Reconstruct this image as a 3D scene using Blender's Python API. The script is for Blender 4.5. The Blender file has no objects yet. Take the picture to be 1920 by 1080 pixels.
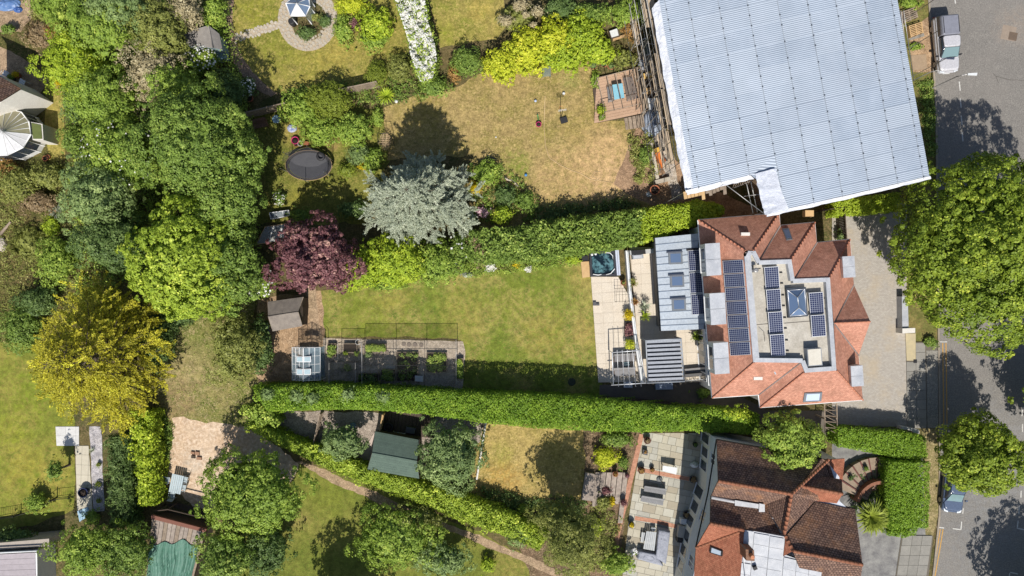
import bpy, math, random
import numpy as np
from mathutils import Vector

# ---------------------------------------------------------------- camera, sky, sun, exposure
SC = bpy.context.scene
COL = SC.collection
S = 21.0            # photograph pixels per metre on the ground
H = 64.0            # camera height above the ground
cam_d = bpy.data.cameras.new('camera'); cam = bpy.data.objects.new('camera', cam_d); COL.objects.link(cam)
cam.location = (0, 0, H); cam.rotation_euler = (0, 0, 0)
cam_d.sensor_width = 36.0; cam_d.lens = 36.0 * H / (1920.0 / S); cam_d.clip_end = 2000.0; cam_d.clip_start = 1.0
SC.camera = cam
ELEV = math.radians(52)
W = bpy.data.worlds.new('World'); SC.world = W; W.use_nodes = True
wn = W.node_tree.nodes; wl = W.node_tree.links
sky = wn.new('ShaderNodeTexSky'); sky.sky_type = 'NISHITA'; sky.sun_disc = False
sky.sun_elevation = ELEV; sky.sun_rotation = math.radians(180); sky.air_density = 1.0; sky.dust_density = 1.0
wn['Background'].inputs['Strength'].default_value = 0.092
wl.new(sky.outputs[0], wn['Background'].inputs['Color'])
sun_d = bpy.data.lights.new('sun', 'SUN'); sun = bpy.data.objects.new('sun', sun_d); COL.objects.link(sun)
sun_d.energy = 5.0; sun_d.angle = math.radians(0.55); sun_d.color = (1.0, 0.955, 0.88)
sun.rotation_euler = (math.radians(90) - ELEV, 0, math.radians(0.5)); sun.location = (0, -40, 60)
SC.view_settings.view_transform = 'Standard'; SC.view_settings.look = 'None'
SC.view_settings.exposure = 0.16; SC.view_settings.gamma = 1.0; SC.view_settings.use_curve_mapping = False
SC.cycles.max_bounces = 6; SC.cycles.transparent_max_bounces = 8

# ---------------------------------------------------------------- helpers
def P(px, py, z=0.0):
    """world x, y of the point that stands z metres up and is seen at photograph pixel px, py"""
    k = (H - z) / H / S
    return ((px - 960.0) * k, (540.0 - py) * k)
def P3(px, py, z=0.0):
    x, y = P(px, py, z); return (x, y, z)
def lin(c):
    """sRGB 0-255 -> linear"""
    o = []
    for v in c:
        v /= 255.0
        o.append(v / 12.92 if v <= 0.04045 else ((v + 0.055) / 1.055) ** 2.4)
    return tuple(o)
def col4(c): return (c[0], c[1], c[2], 1.0)
ORG = {}
def empty(name, x, y, z=0.0):
    o = bpy.data.objects.new(name, None); COL.objects.link(o); o.location = (x, y, z)
    o.empty_display_size = 0.3; ORG[o.name] = (x, y, z); return o
def tag(o, label=None, cat=None, group=None, kind=None):
    if label: o['label'] = label
    if cat: o['category'] = cat
    if group: o['group'] = group
    if kind: o['kind'] = kind
    return o
def thing(name, label, cat, x, y, z=0.0, group=None):
    return tag(empty(name, x, y, z), label, cat, group)
def link_mesh(me, name, parent=None):
    o = bpy.data.objects.new(name, me); COL.objects.link(o)
    ORG[o.name] = ORG[parent.name] if parent else (0, 0, 0)
    if parent: o.parent = parent
    return o
def unit(v):
    v = Vector(v); return v.normalized() if v.length > 1e-9 else Vector((1, 0, 0))

class MB:
    """collects shapes in world coordinates; build() links them as one mesh object"""
    def __init__(s): s.v = []; s.f = []; s.uv = {}; s.sm = set()
    def verts(s, pts):
        b = len(s.v); s.v += [tuple(p) for p in pts]; return b
    def face(s, pts, uv=None, smooth=False):
        b = s.verts(pts); s.f.append(tuple(range(b, b + len(pts))))
        if uv: s.uv[len(s.f) - 1] = uv
        if smooth: s.sm.add(len(s.f) - 1)
        return s
    def prism(s, poly, z0, z1, top=None, uvs=None):
        """poly: [(x,y)] counter-clockwise or not; extruded z0..z1; top: other outline for the top"""
        top = top or poly; n = len(poly)
        a = sum(poly[i][0] * poly[(i + 1) % n][1] - poly[(i + 1) % n][0] * poly[i][1] for i in range(n))
        if a < 0: poly = poly[::-1]; top = top[::-1]; uvs = uvs[::-1] if uvs else None
        b = s.verts([(x, y, z0) for x, y in poly] + [(x, y, z1) for x, y in top])
        s.f.append(tuple(range(b + n - 1, b - 1, -1))); s.f.append(tuple(range(b + n, b + 2 * n)))
        if uvs: s.uv[len(s.f) - 1] = uvs
        for i in range(n):
            j = (i + 1) % n; s.f.append((b + i, b + j, b + n + j, b + n + i))
        return s
    def box(s, x0, y0, z0, x1, y1, z1): return s.prism([(x0, y0), (x1, y0), (x1, y1), (x0, y1)], z0, z1)
    def obox(s, c, L, Wd, ang, z0, z1):
        """box centred at c, L along ang, Wd across"""
        ca, sa = math.cos(ang), math.sin(ang); q = []
        for a, b in ((-.5, -.5), (.5, -.5), (.5, .5), (-.5, .5)):
            q.append((c[0] + a * L * ca - b * Wd * sa, c[1] + a * L * sa + b * Wd * ca))
        return s.prism(q, z0, z1)
    def slab(s, pts, t):
        """3-D polygon with thickness t downwards, uv in metres (u level, v up the slope)"""
        p = [Vector(q) for q in pts]; n = Vector((0, 0, 0))
        for i in range(len(p)): n += (p[i] - p[0]).cross(p[(i + 1) % len(p)] - p[0])
        n.normalize()
        if n.z < 0: p = p[::-1]; n = -n
        u = Vector((0, 0, 1)).cross(n)
        u = u.normalized() if u.length > 0.02 else Vector((1, 0, 0))
        v = n.cross(u); m = len(p); b = s.verts(p)
        s.verts([q - Vector((0, 0, t)) for q in p])
        s.f.append(tuple(range(b, b + m))); s.uv[len(s.f) - 1] = [(q.dot(u), q.dot(v)) for q in p]
        s.f.append(tuple(range(b + 2 * m - 1, b + m - 1, -1)))
        for i in range(m):
            j = (i + 1) % m; s.f.append((b + j, b + i, b + m + i, b + m + j))
        return s
    def tube(s, pts, r, n=6, r1=None, cap=True):
        pts = [Vector(p) for p in pts]; m = len(pts); rings = []
        r1 = r if r1 is None else r1
        for i, p in enumerate(pts):
            d = unit(pts[min(i + 1, m - 1)] - pts[max(i - 1, 0)])
            a = d.cross(Vector((0, 0, 1)) if abs(d.z) < .95 else Vector((1, 0, 0))).normalized(); c = d.cross(a)
            rr = r + (r1 - r) * i / max(1, m - 1)
            rings.append(s.verts([p + (a * math.cos(t) + c * math.sin(t)) * rr for t in [2 * math.pi * k / n for k in range(n)]]))
        for i in range(m - 1):
            for k in range(n):
                j = (k + 1) % n; s.f.append((rings[i] + k, rings[i] + j, rings[i + 1] + j, rings[i + 1] + k)); s.sm.add(len(s.f) - 1)
        if cap:
            s.f.append(tuple(rings[0] + k for k in range(n))); s.f.append(tuple(rings[-1] + k for k in range(n - 1, -1, -1)))
        return s
    def lathe(s, c, prof, n=16, cap=True):
        """prof: [(r, z)] bottom to top around c=(x,y)"""
        rings = []
        for r, z in prof:
            rings.append(s.verts([(c[0] + r * math.cos(2 * math.pi * k / n), c[1] + r * math.sin(2 * math.pi * k / n), z) for k in range(n)]))
        for i in range(len(prof) - 1):
            for k in range(n):
                j = (k + 1) % n; s.f.append((rings[i] + k, rings[i] + j, rings[i + 1] + j, rings[i + 1] + k)); s.sm.add(len(s.f) - 1)
        if cap: s.f.append(tuple(rings[-1] + k for k in range(n))); s.f.append(tuple(rings[0] + k for k in range(n - 1, -1, -1)))
        return s
    def mesh(s, name, mat, org=(0, 0, 0)):
        me = bpy.data.meshes.new(name)
        me.from_pydata([(a - org[0], b - org[1], c - org[2]) for a, b, c in s.v], [], s.f)
        if mat: me.materials.append(mat)
        if s.uv:
            L = me.uv_layers.new(name='UVMap').data
            for fi, uvs in s.uv.items():
                pl = me.polygons[fi]
                for k, li in enumerate(pl.loop_indices): L[li].uv = uvs[k]
        for fi in s.sm: me.polygons[fi].use_smooth = True
        me.update(); return me
    def build(s, name, mat, parent=None, kind=None):
        org = ORG[parent.name] if parent else (0, 0, 0)
        o = link_mesh(s.mesh(name, mat, org), name, parent)
        if kind: o['kind'] = kind
        return o

def single(name, mb, mat, label, cat, group=None, kind=None):
    """a top-level thing that is one mesh, its origin at its base"""
    xs = [p[0] for p in mb.v]; ys = [p[1] for p in mb.v]; zs = [p[2] for p in mb.v]
    org = ((min(xs) + max(xs)) / 2, (min(ys) + max(ys)) / 2, min(zs))
    o = bpy.data.objects.new(name, mb.mesh(name, mat, org)); COL.objects.link(o); o.location = org; ORG[o.name] = org
    return tag(o, label, cat, group, kind)

# ---------------------------------------------------------------- materials
MATS = {}
def newmat(name):
    m = bpy.data.materials.new(name); m.use_nodes = True; nt = m.node_tree
    return m, nt, nt.nodes['Principled BSDF']
def N(nt, t, **kw):
    n = nt.nodes.new(t)
    for k, v in kw.items():
        if k.startswith('i_'): n.inputs[k[2:].replace('_', ' ')].default_value = v
        else: setattr(n, k, v)
    return n
def noise(nt, vec, scale, detail=4, rough=.55):
    n = N(nt, 'ShaderNodeTexNoise'); n.inputs['Scale'].default_value = scale; n.inputs['Detail'].default_value = detail
    n.inputs['Roughness'].default_value = rough; nt.links.new(vec, n.inputs['Vector']); return n.outputs['Fac']
def mrange(nt, v, a, b, c=0, d=1):
    n = N(nt, 'ShaderNodeMapRange'); nt.links.new(v, n.inputs['Value'])
    for k, x in zip(('From Min', 'From Max', 'To Min', 'To Max'), (a, b, c, d)): n.inputs[k].default_value = x
    return n.outputs['Result']
def mixc(nt, fac, a, b, mode='MIX'):
    n = N(nt, 'ShaderNodeMix', data_type='RGBA', blend_type=mode)
    for sock, x in ((n.inputs[0], fac), (n.inputs[6], a), (n.inputs[7], b)):
        if isinstance(x, (int, float)): sock.default_value = x
        elif isinstance(x, (tuple, list)): sock.default_value = col4(x)
        else: nt.links.new(x, sock)
    return n.outputs[2]
def math_(nt, op, a, b=0.0):
    n = N(nt, 'ShaderNodeMath', operation=op)
    for sock, x in zip(n.inputs, (a, b)):
        if isinstance(x, (int, float)): sock.default_value = x
        else: nt.links.new(x, sock)
    return n.outputs[0]
def bump(nt, h, strength, dist, bsdf):
    b = N(nt, 'ShaderNodeBump'); b.inputs['Strength'].default_value = strength; b.inputs['Distance'].default_value = dist
    nt.links.new(h, b.inputs['Height']); nt.links.new(b.outputs[0], bsdf.inputs['Normal'])
def pos(nt): return N(nt, 'ShaderNodeNewGeometry').outputs['Position']
def objpos(nt): return N(nt, 'ShaderNodeTexCoord').outputs['Object']

def plain(name, c, rough=.7, metal=0.0, spec=.4, c2=None, ns=3.0, amt=.5, bs=None, bstr=.3, bd=.02, rand=0.0):
    """paint, wood, metal, stone: base colour with uneven wear and fine relief; rand varies it from object to object"""
    if name in MATS: return MATS[name]
    m, nt, b = newmat(name); v = pos(nt)
    c2 = c2 or tuple(x * .72 for x in c)
    f = mrange(nt, noise(nt, v, ns, 6, .62), .35, .68, 0, amt)
    out = mixc(nt, f, c, c2)
    f2 = mrange(nt, noise(nt, v, ns * 9, 3, .6), .3, .7, .86, 1.12)
    out = mixc(nt, 1.0, out, N2rgb(nt, f2), 'MULTIPLY')
    if rand:
        oi = N(nt, 'ShaderNodeObjectInfo').outputs['Random']
        out = mixc(nt, 1.0, out, N2rgb(nt, mrange(nt, oi, 0, 1, 1 - rand, 1 + rand)), 'MULTIPLY')
    nt.links.new(out, b.inputs['Base Color'])
    b.inputs['Roughness'].default_value = rough; b.inputs['Metallic'].default_value = metal; b.inputs['Specular IOR Level'].default_value = spec
    if bs: bump(nt, noise(nt, v, bs, 5, .6), bstr, bd, b)
    MATS[name] = m; return m
def N2rgb(nt, f):
    n = N(nt, 'ShaderNodeCombineColor')
    for k in range(3): nt.links.new(f, n.inputs[k])
    return n.outputs[0]

def ground_mat(name, cols, scales=(.25, 1.6, 7), fine=.35, patches=(), rough=.95, bstr=.6, bd=.05, thr=(.455, .545), mott=.26):
    """grass, soil, gravel: cols = (main, second, third); patches = [(px,py,r_px,colour,amount)] where the turf itself is worn or lush"""
    m, nt, b = newmat(name); v = pos(nt)
    big = noise(nt, v, scales[0], 4, .6); mid = noise(nt, v, scales[1], 5, .65); small = noise(nt, v, scales[2], 4, .7)
    f1 = mrange(nt, math_(nt, 'ADD', math_(nt, 'MULTIPLY', big, .55), math_(nt, 'MULTIPLY', mid, .45)), thr[0], thr[1])
    out = mixc(nt, f1, cols[0], cols[1])
    if len(cols) > 2:
        f3 = mrange(nt, math_(nt, 'ADD', math_(nt, 'MULTIPLY', mid, .45), math_(nt, 'MULTIPLY', small, .55)), .48, .6, 0, .85)
        out = mixc(nt, f3, out, cols[2])
    m2 = noise(nt, v, 2.6, 6, .72); breakup = mrange(nt, m2, .40, .58, .15, 1.0)
    for (px, py, r, c, amt) in patches:
        x, y = P(px, py); d = N(nt, 'ShaderNodeVectorMath', operation='DISTANCE'); nt.links.new(v, d.inputs[0]); d.inputs[1].default_value = (x, y, 0)
        e = math_(nt, 'ADD', d.outputs['Value'], math_(nt, 'MULTIPLY', math_(nt, 'SUBTRACT', mid, .5), r / S * 2.2))
        out = mixc(nt, math_(nt, 'MULTIPLY', mrange(nt, e, r / S * .45, r / S * 1.15, amt, 0), breakup), out, c)
    if mott: out = mixc(nt, 1.0, out, N2rgb(nt, mrange(nt, noise(nt, v, 1.7, 7, .74), .38, .62, 1 - mott, 1 + mott)), 'MULTIPLY')
    vf = noise(nt, v, 26, 3, .75)
    out = mixc(nt, 1.0, out, N2rgb(nt, mrange(nt, vf, .36, .64, 1 - fine, 1 + fine)), 'MULTIPLY')
    out = mixc(nt, 1.0, out, N2rgb(nt, mrange(nt, small, .36, .64, .84, 1.14)), 'MULTIPLY')
    nt.links.new(out, b.inputs['Base Color']); b.inputs['Roughness'].default_value = rough; b.inputs['Specular IOR Level'].default_value = .15
    bump(nt, math_(nt, 'ADD', vf, small), bstr, bd, b)
    MATS[name] = m; return m

def brick_mat(name, c1, c2, mortar, bw, rh, ms=.012, offset=.5, uv=True, stain=None, stain_s=.6, stain_t=(.5, .66), stain_amt=.7, rough=.85, bstr=.6, bd=.03, saw=0.0, rot=0.0, spec=.2, per=.25):
    """rows of small pieces (roof tiles, paving blocks, solar cells) too fine to pick apart; uv in metres"""
    m, nt, b = newmat(name)
    vec = N(nt, 'ShaderNodeTexCoord').outputs['UV'] if uv else pos(nt)
    if rot:
        mp = N(nt, 'ShaderNodeMapping'); mp.inputs['Rotation'].default_value = (0, 0, rot); nt.links.new(vec, mp.inputs['Vector']); vec = mp.outputs[0]
    t = N(nt, 'ShaderNodeTexBrick', offset=offset); nt.links.new(vec, t.inputs['Vector'])
    t.inputs['Scale'].default_value = 1; t.inputs['Brick Width'].default_value = bw; t.inputs['Row Height'].default_value = rh
    t.inputs['Mortar Size'].default_value = ms; t.inputs['Mortar Smooth'].default_value = .2; t.inputs['Bias'].default_value = 0
    t.inputs['Color1'].default_value = col4(c1); t.inputs['Color2'].default_value = col4(c2); t.inputs['Mortar'].default_value = col4(mortar)
    out = t.outputs['Color']; v = pos(nt)
    if stain:
        f = mrange(nt, noise(nt, v, stain_s, 6, .68), stain_t[0], stain_t[1], 0, stain_amt); out = mixc(nt, f, out, stain)
    out = mixc(nt, 1.0, out, N2rgb(nt, mrange(nt, noise(nt, v, 5, 4, .7), .3, .7, 1 - per, 1 + per)), 'MULTIPLY')
    nt.links.new(out, b.inputs['Base Color']); b.inputs['Roughness'].default_value = rough; b.inputs['Specular IOR Level'].default_value = spec
    h = math_(nt, 'SUBTRACT', 1.0, t.outputs['Fac'])
    if saw:
        sx = N(nt, 'ShaderNodeSeparateXYZ'); nt.links.new(vec, sx.inputs[0])
        fr = math_(nt, 'FRACT', math_(nt, 'DIVIDE', sx.outputs[1], rh)); h = math_(nt, 'ADD', math_(nt, 'MULTIPLY', h, .4), math_(nt, 'MULTIPLY', math_(nt, 'SUBTRACT', 1.0, fr), saw))
    bump(nt, h, bstr, bd, b); MATS[name] = m; return m

def leaf_mat(name, ca, cb, cc=None, trans=.22, rough=.55, spec=.25):
    """foliage: each leaf takes its own tone between ca and cb (cc = odd leaves)"""
    m, nt, b = newmat(name)
    a = N(nt, 'ShaderNodeAttribute', attribute_name='tint').outputs['Fac']
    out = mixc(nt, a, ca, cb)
    if cc: out = mixc(nt, mrange(nt, a, .78, 1.0), out, cc)
    nt.links.new(out, b.inputs['Base Color']); b.inputs['Roughness'].default_value = rough; b.inputs['Specular IOR Level'].default_value = spec
    tr = N(nt, 'ShaderNodeBsdfTranslucent'); nt.links.new(mixc(nt, 1.0, out, (1.25, 1.25, .7), 'MULTIPLY'), tr.inputs['Color'])
    mx = N(nt, 'ShaderNodeMixShader'); mx.inputs[0].default_value = trans
    nt.links.new(b.outputs[0], mx.inputs[1]); nt.links.new(tr.outputs[0], mx.inputs[2])
    nt.links.new(mx.outputs[0], nt.nodes['Material Output'].inputs['Surface']); MATS[name] = m; return m

def glass_mat(name, c, rough=.08, spec=.8, metal=0.0):
    m, nt, b = newmat(name); b.inputs['Base Color'].default_value = col4(c); b.inputs['Roughness'].default_value = rough
    b.inputs['Specular IOR Level'].default_value = spec; b.inputs['Metallic'].default_value = metal; MATS[name] = m; return m
def clear_mat(name, tint, mixf=.75, rough=.22):
    """see-through pane or net: part clear, part gloss"""
    m, nt, b = newmat(name); b.inputs['Base Color'].default_value = col4(tint); b.inputs['Roughness'].default_value = rough
    tr = N(nt, 'ShaderNodeBsdfTransparent'); mx = N(nt, 'ShaderNodeMixShader'); mx.inputs[0].default_value = mixf
    nt.links.new(b.outputs[0], mx.inputs[1]); nt.links.new(tr.outputs[0], mx.inputs[2])
    nt.links.new(mx.outputs[0], nt.nodes['Material Output'].inputs['Surface']); MATS[name] = m; return m

# ---------------------------------------------------------------- foliage
RNG = np.random.default_rng(7)
def norm(a): return a / np.maximum(np.linalg.norm(a, axis=1, keepdims=True), 1e-9)
class Leaves:
    def __init__(s): s.p = []; s.t = []
    def add(s, p, n, size, asp=.6, jit=.5, tint=None, along=None):
        """diamond leaves at p with normals near n; along = preferred long axis"""
        k = len(p)
        if k == 0: return s
        nn = norm(n + RNG.normal(0, jit, (k, 3)))
        a = RNG.normal(0, 1, (k, 3)) if along is None else along + RNG.normal(0, .25, (k, 3))
        t = norm(a - nn * np.sum(a * nn, axis=1, keepdims=True)); b = np.cross(nn, t)
        sz = (size * RNG.uniform(.65, 1.35, k))[:, None] * .5
        q = np.empty((k, 4, 3)); q[:, 0] = p - t * sz; q[:, 1] = p + b * sz * asp - nn * sz * .15; q[:, 2] = p + t * sz; q[:, 3] = p - b * sz * asp - nn * sz * .15
        s.p.append(q.reshape(-1, 3))
        tt = RNG.uniform(0, 1, k) if tint is None else np.clip(tint + RNG.normal(0, .2, k), 0, 1)
        s.t.append(tt); return s
    def count(s): return sum(len(t) for t in s.t)
    def mesh(s, name, mat, org=(0, 0, 0)):
        v = (np.concatenate(s.p) - np.array(org)).astype(np.float32); t = np.concatenate(s.t).astype(np.float32); n = len(t)
        me = bpy.data.meshes.new(name); me.vertices.add(4 * n); me.vertices.foreach_set('co', v.ravel())
        me.loops.add(4 * n); me.loops.foreach_set('vertex_index', np.arange(4 * n, dtype=np.int32))
        me.polygons.add(n); me.polygons.foreach_set('loop_start', np.arange(0, 4 * n, 4, dtype=np.int32))
        me.attributes.new('tint', 'FLOAT', 'FACE').data.foreach_set('value', t)
        me.materials.append(mat); me.update(calc_edges=True); return me
    def build(s, name, mat, parent):
        return link_mesh(s.mesh(name, mat, ORG[parent.name]), name, parent)
    def single(s, name, mat, label, cat, x, y, group=None, kind=None):
        o = bpy.data.objects.new(name, s.mesh(name, mat, (x, y, 0))); COL.objects.link(o); o.location = (x, y, 0); ORG[o.name] = (x, y, 0)
        return tag(o, label, cat, group, kind)
def sphere_pts(n):
    return norm(RNG.normal(0, 1, (n, 3)))
def fib(n):
    i = np.arange(n) + .5; z = 1 - 2 * i / n; r = np.sqrt(1 - z * z); a = math.pi * (1 + 5 ** .5) * i
    return np.stack([r * np.cos(a), r * np.sin(a), z], 1)
def puff_crown(L, c, R, lobe=.45, leaf=.2, dens=150, asp=.6, zmin=-.35, ragged=.18, gap=.06, jit=.38, upb=.3, tspread=.2, big=1.5, depth=.5):
    """a crown as boughs (big domes over an ellipsoid c, R) carrying many small leafy lobes; dens = leaves per square metre of crown surface"""
    c = np.array(c); R = np.array(R, float)
    area = 4 * math.pi * (((R[0] * R[1]) ** 1.6 + (R[0] * R[2]) ** 1.6 + (R[1] * R[2]) ** 1.6) / 3) ** (1 / 1.6)
    rm = float(R.mean()); big = min(big, rm * .62); lobe = min(lobe, rm * .4)
    n = max(10, int(area / (lobe * lobe * 1.9)))
    d = norm(fib(n) + RNG.normal(0, .5 / math.sqrt(n), (n, 3))); d = d[d[:, 2] > zmin]
    ph = RNG.uniform(0, 6.28, 4); az = np.arctan2(d[:, 1], d[:, 0])
    out = 1 + ragged * (.5 * np.sin(3 * az + ph[0]) + .35 * np.sin(5 * az + ph[1] + 2 * d[:, 2]) + .3 * np.sin(8 * az + ph[2])) * (1 - d[:, 2] ** 2)
    nb = max(4, int(area / (big * big * 2.4))); bd = norm(fib(nb) + RNG.normal(0, .9 / math.sqrt(nb), (nb, 3))); bh = RNG.uniform(-.5, .6, nb)
    S_ = (d * R); B_ = bd * R
    k = np.empty(len(d), int); dist = np.empty(len(d))
    for a in range(0, len(d), 2000):
        dd = np.linalg.norm(S_[a:a + 2000, None] - B_[None], axis=2); k[a:a + 2000] = dd.argmin(1); dist[a:a + 2000] = dd.min(1)
    rec = np.clip(dist / big, 0, 1.25) ** 2 * depth * big - bh[k] * depth * big * .55
    keep = RNG.uniform(0, 1, len(d)) > gap * (0.4 + 1.6 * (dist / big > .7)); d, out, rec, k = d[keep], out[keep], rec[keep], k[keep]
    lr = lobe * RNG.uniform(.65, 1.3, len(d))
    sprig = (RNG.uniform(0, 1, len(d)) < .1) * RNG.uniform(.3, 1.5, len(d)) * lobe; lr = np.where(sprig > 0, lr * .6, lr)
    base = c + d * R * out[:, None] - d * (rec + lr * .6 + RNG.normal(0, .38, len(d)) * lobe - sprig)[:, None]
    bdir = norm(S_[keep] - B_[k] * .55); tint_l = .42 + RNG.normal(0, tspread * .6, len(d)) + RNG.normal(0, tspread * .6, nb)[k]
    m = max(6, int(dens * area / max(1, len(d)) * .62 / max(.3, (1 - zmin) / 2)))
    q = sphere_pts(m * len(d)); idx = np.repeat(np.arange(len(d)), m)
    ok = (np.sum(q * bdir[idx], axis=1) > -.3) & (q[:, 2] > -.6); q = q[ok]; idx = idx[ok]
    rad = lr[idx] * (1 - .5 * RNG.uniform(0, 1, len(q)) ** 1.6)
    L.add(base[idx] + q * rad[:, None] * np.array([1, 1, .85]), q * .75 + bdir[idx] * .5 + np.array([0, 0, upb]), leaf, asp, jit, tint_l[idx])
    # larger leaves inside, so that gaps look into shade and not through the tree
    kk = int(area * 16 * (.17 / leaf)); q = sphere_pts(kk); q[:, 2] = np.abs(q[:, 2]) * 1.05 - .25
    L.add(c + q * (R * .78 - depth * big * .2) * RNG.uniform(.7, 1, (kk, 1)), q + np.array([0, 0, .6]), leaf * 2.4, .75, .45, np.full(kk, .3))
    return L
BARK = None
def trunk_mb(x, y, h, r, crown_r, limbs=5, lean=(0, 0)):
    m = MB(); top = (x + lean[0], y + lean[1], h)
    m.tube([(x, y, -.05), (x + lean[0] * .3, y + lean[1] * .3, h * .35), (x + lean[0] * .7, y + lean[1] * .7, h * .7), top], r * 1.15, 7, r * .25)
    for i in range(limbs):
        a = 6.283 * i / limbs + random.uniform(-.4, .4); z = h * random.uniform(.38, .7); l = crown_r * random.uniform(.45, .75)
        s0 = (x + lean[0] * z / h, y + lean[1] * z / h, z)
        m.tube([s0, (s0[0] + math.cos(a) * l * .5, s0[1] + math.sin(a) * l * .5, z + l * .28), (s0[0] + math.cos(a) * l, s0[1] + math.sin(a) * l, z + l * .62)], r * .45, 5, r * .1)
    return m
def tree(name, label, px, py, rx, ry, h, mat, zc=None, group=None, cat='tree', lobe=.42, leaf=.2, dens=150, ragged=.2, gap=.07, trunk_r=None, zmin=-.35, asp=.6, jit=.38, tspread=.2, flower=None, upb=.22, big=1.25, depth=.75):
    zc = zc or h * .58; k = (H - zc) / H / S; x, y = P(px, py, zc); R = (rx * k, ry * k, h - zc)
    t = thing(name, label, cat, x, y, 0, group)
    trunk_mb(x, y, h * .8, trunk_r or .05 + h * .02, min(R[0], R[1])).build('trunk', MATS['bark'], t)
    L = puff_crown(Leaves(), (x, y, zc), R, lobe, leaf, dens, asp, zmin, ragged, gap, jit, upb, tspread, big, depth)
    L.build('crown', mat, t)
    if flower: blossom((x, y, zc), R, flower[0], flower[1], flower[2]).build('blossom', flower[3], t)
    return t
def blossom(c, R, n, size, z0):
    F = Leaves(); q = sphere_pts(n * 3); q = q[q[:, 2] > z0][:n]
    F.add(np.array(c) + q * np.array(R) * RNG.uniform(.9, 1.06, (len(q), 1)), q + np.array([0, 0, .8]), size, .9, .3); return F
def shrub(name, label, px, py, rx, ry, h, mat, group=None, cat='shrub', lobe=.26, leaf=.15, dens=200, ragged=.2, gap=.05, asp=.6, zc=None, jit=.38, tspread=.2, flower=None, upb=.3, zmin=-.5, big=.7, depth=.6):
    zc = h * .5 if zc is None else zc; k = (H - h * .75) / H / S; x, y = P(px, py, h * .75); R = (rx * k, ry * k, h - zc)
    L = puff_crown(Leaves(), (x, y, zc), R, lobe, leaf, dens, asp, zmin, ragged, gap, jit, upb, tspread, big, depth)
    o = L.single(name, mat, label, cat, x, y, group)
    if flower: blossom((x, y, zc), R, flower[0], flower[1], flower[2]).build('blossom', flower[3], o)
    return o
def seg_at(poly, t):
    """point at fraction t along a polyline"""
    d = [math.dist(poly[i], poly[i + 1]) for i in range(len(poly) - 1)]; s = t * sum(d)
    for i, l in enumerate(d):
        if s <= l or i == len(d) - 1:
            f = s / max(l, 1e-6); a, b = poly[i], poly[i + 1]; return (a[0] + (b[0] - a[0]) * f, a[1] + (b[1] - a[1]) * f)
        s -= l
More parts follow.
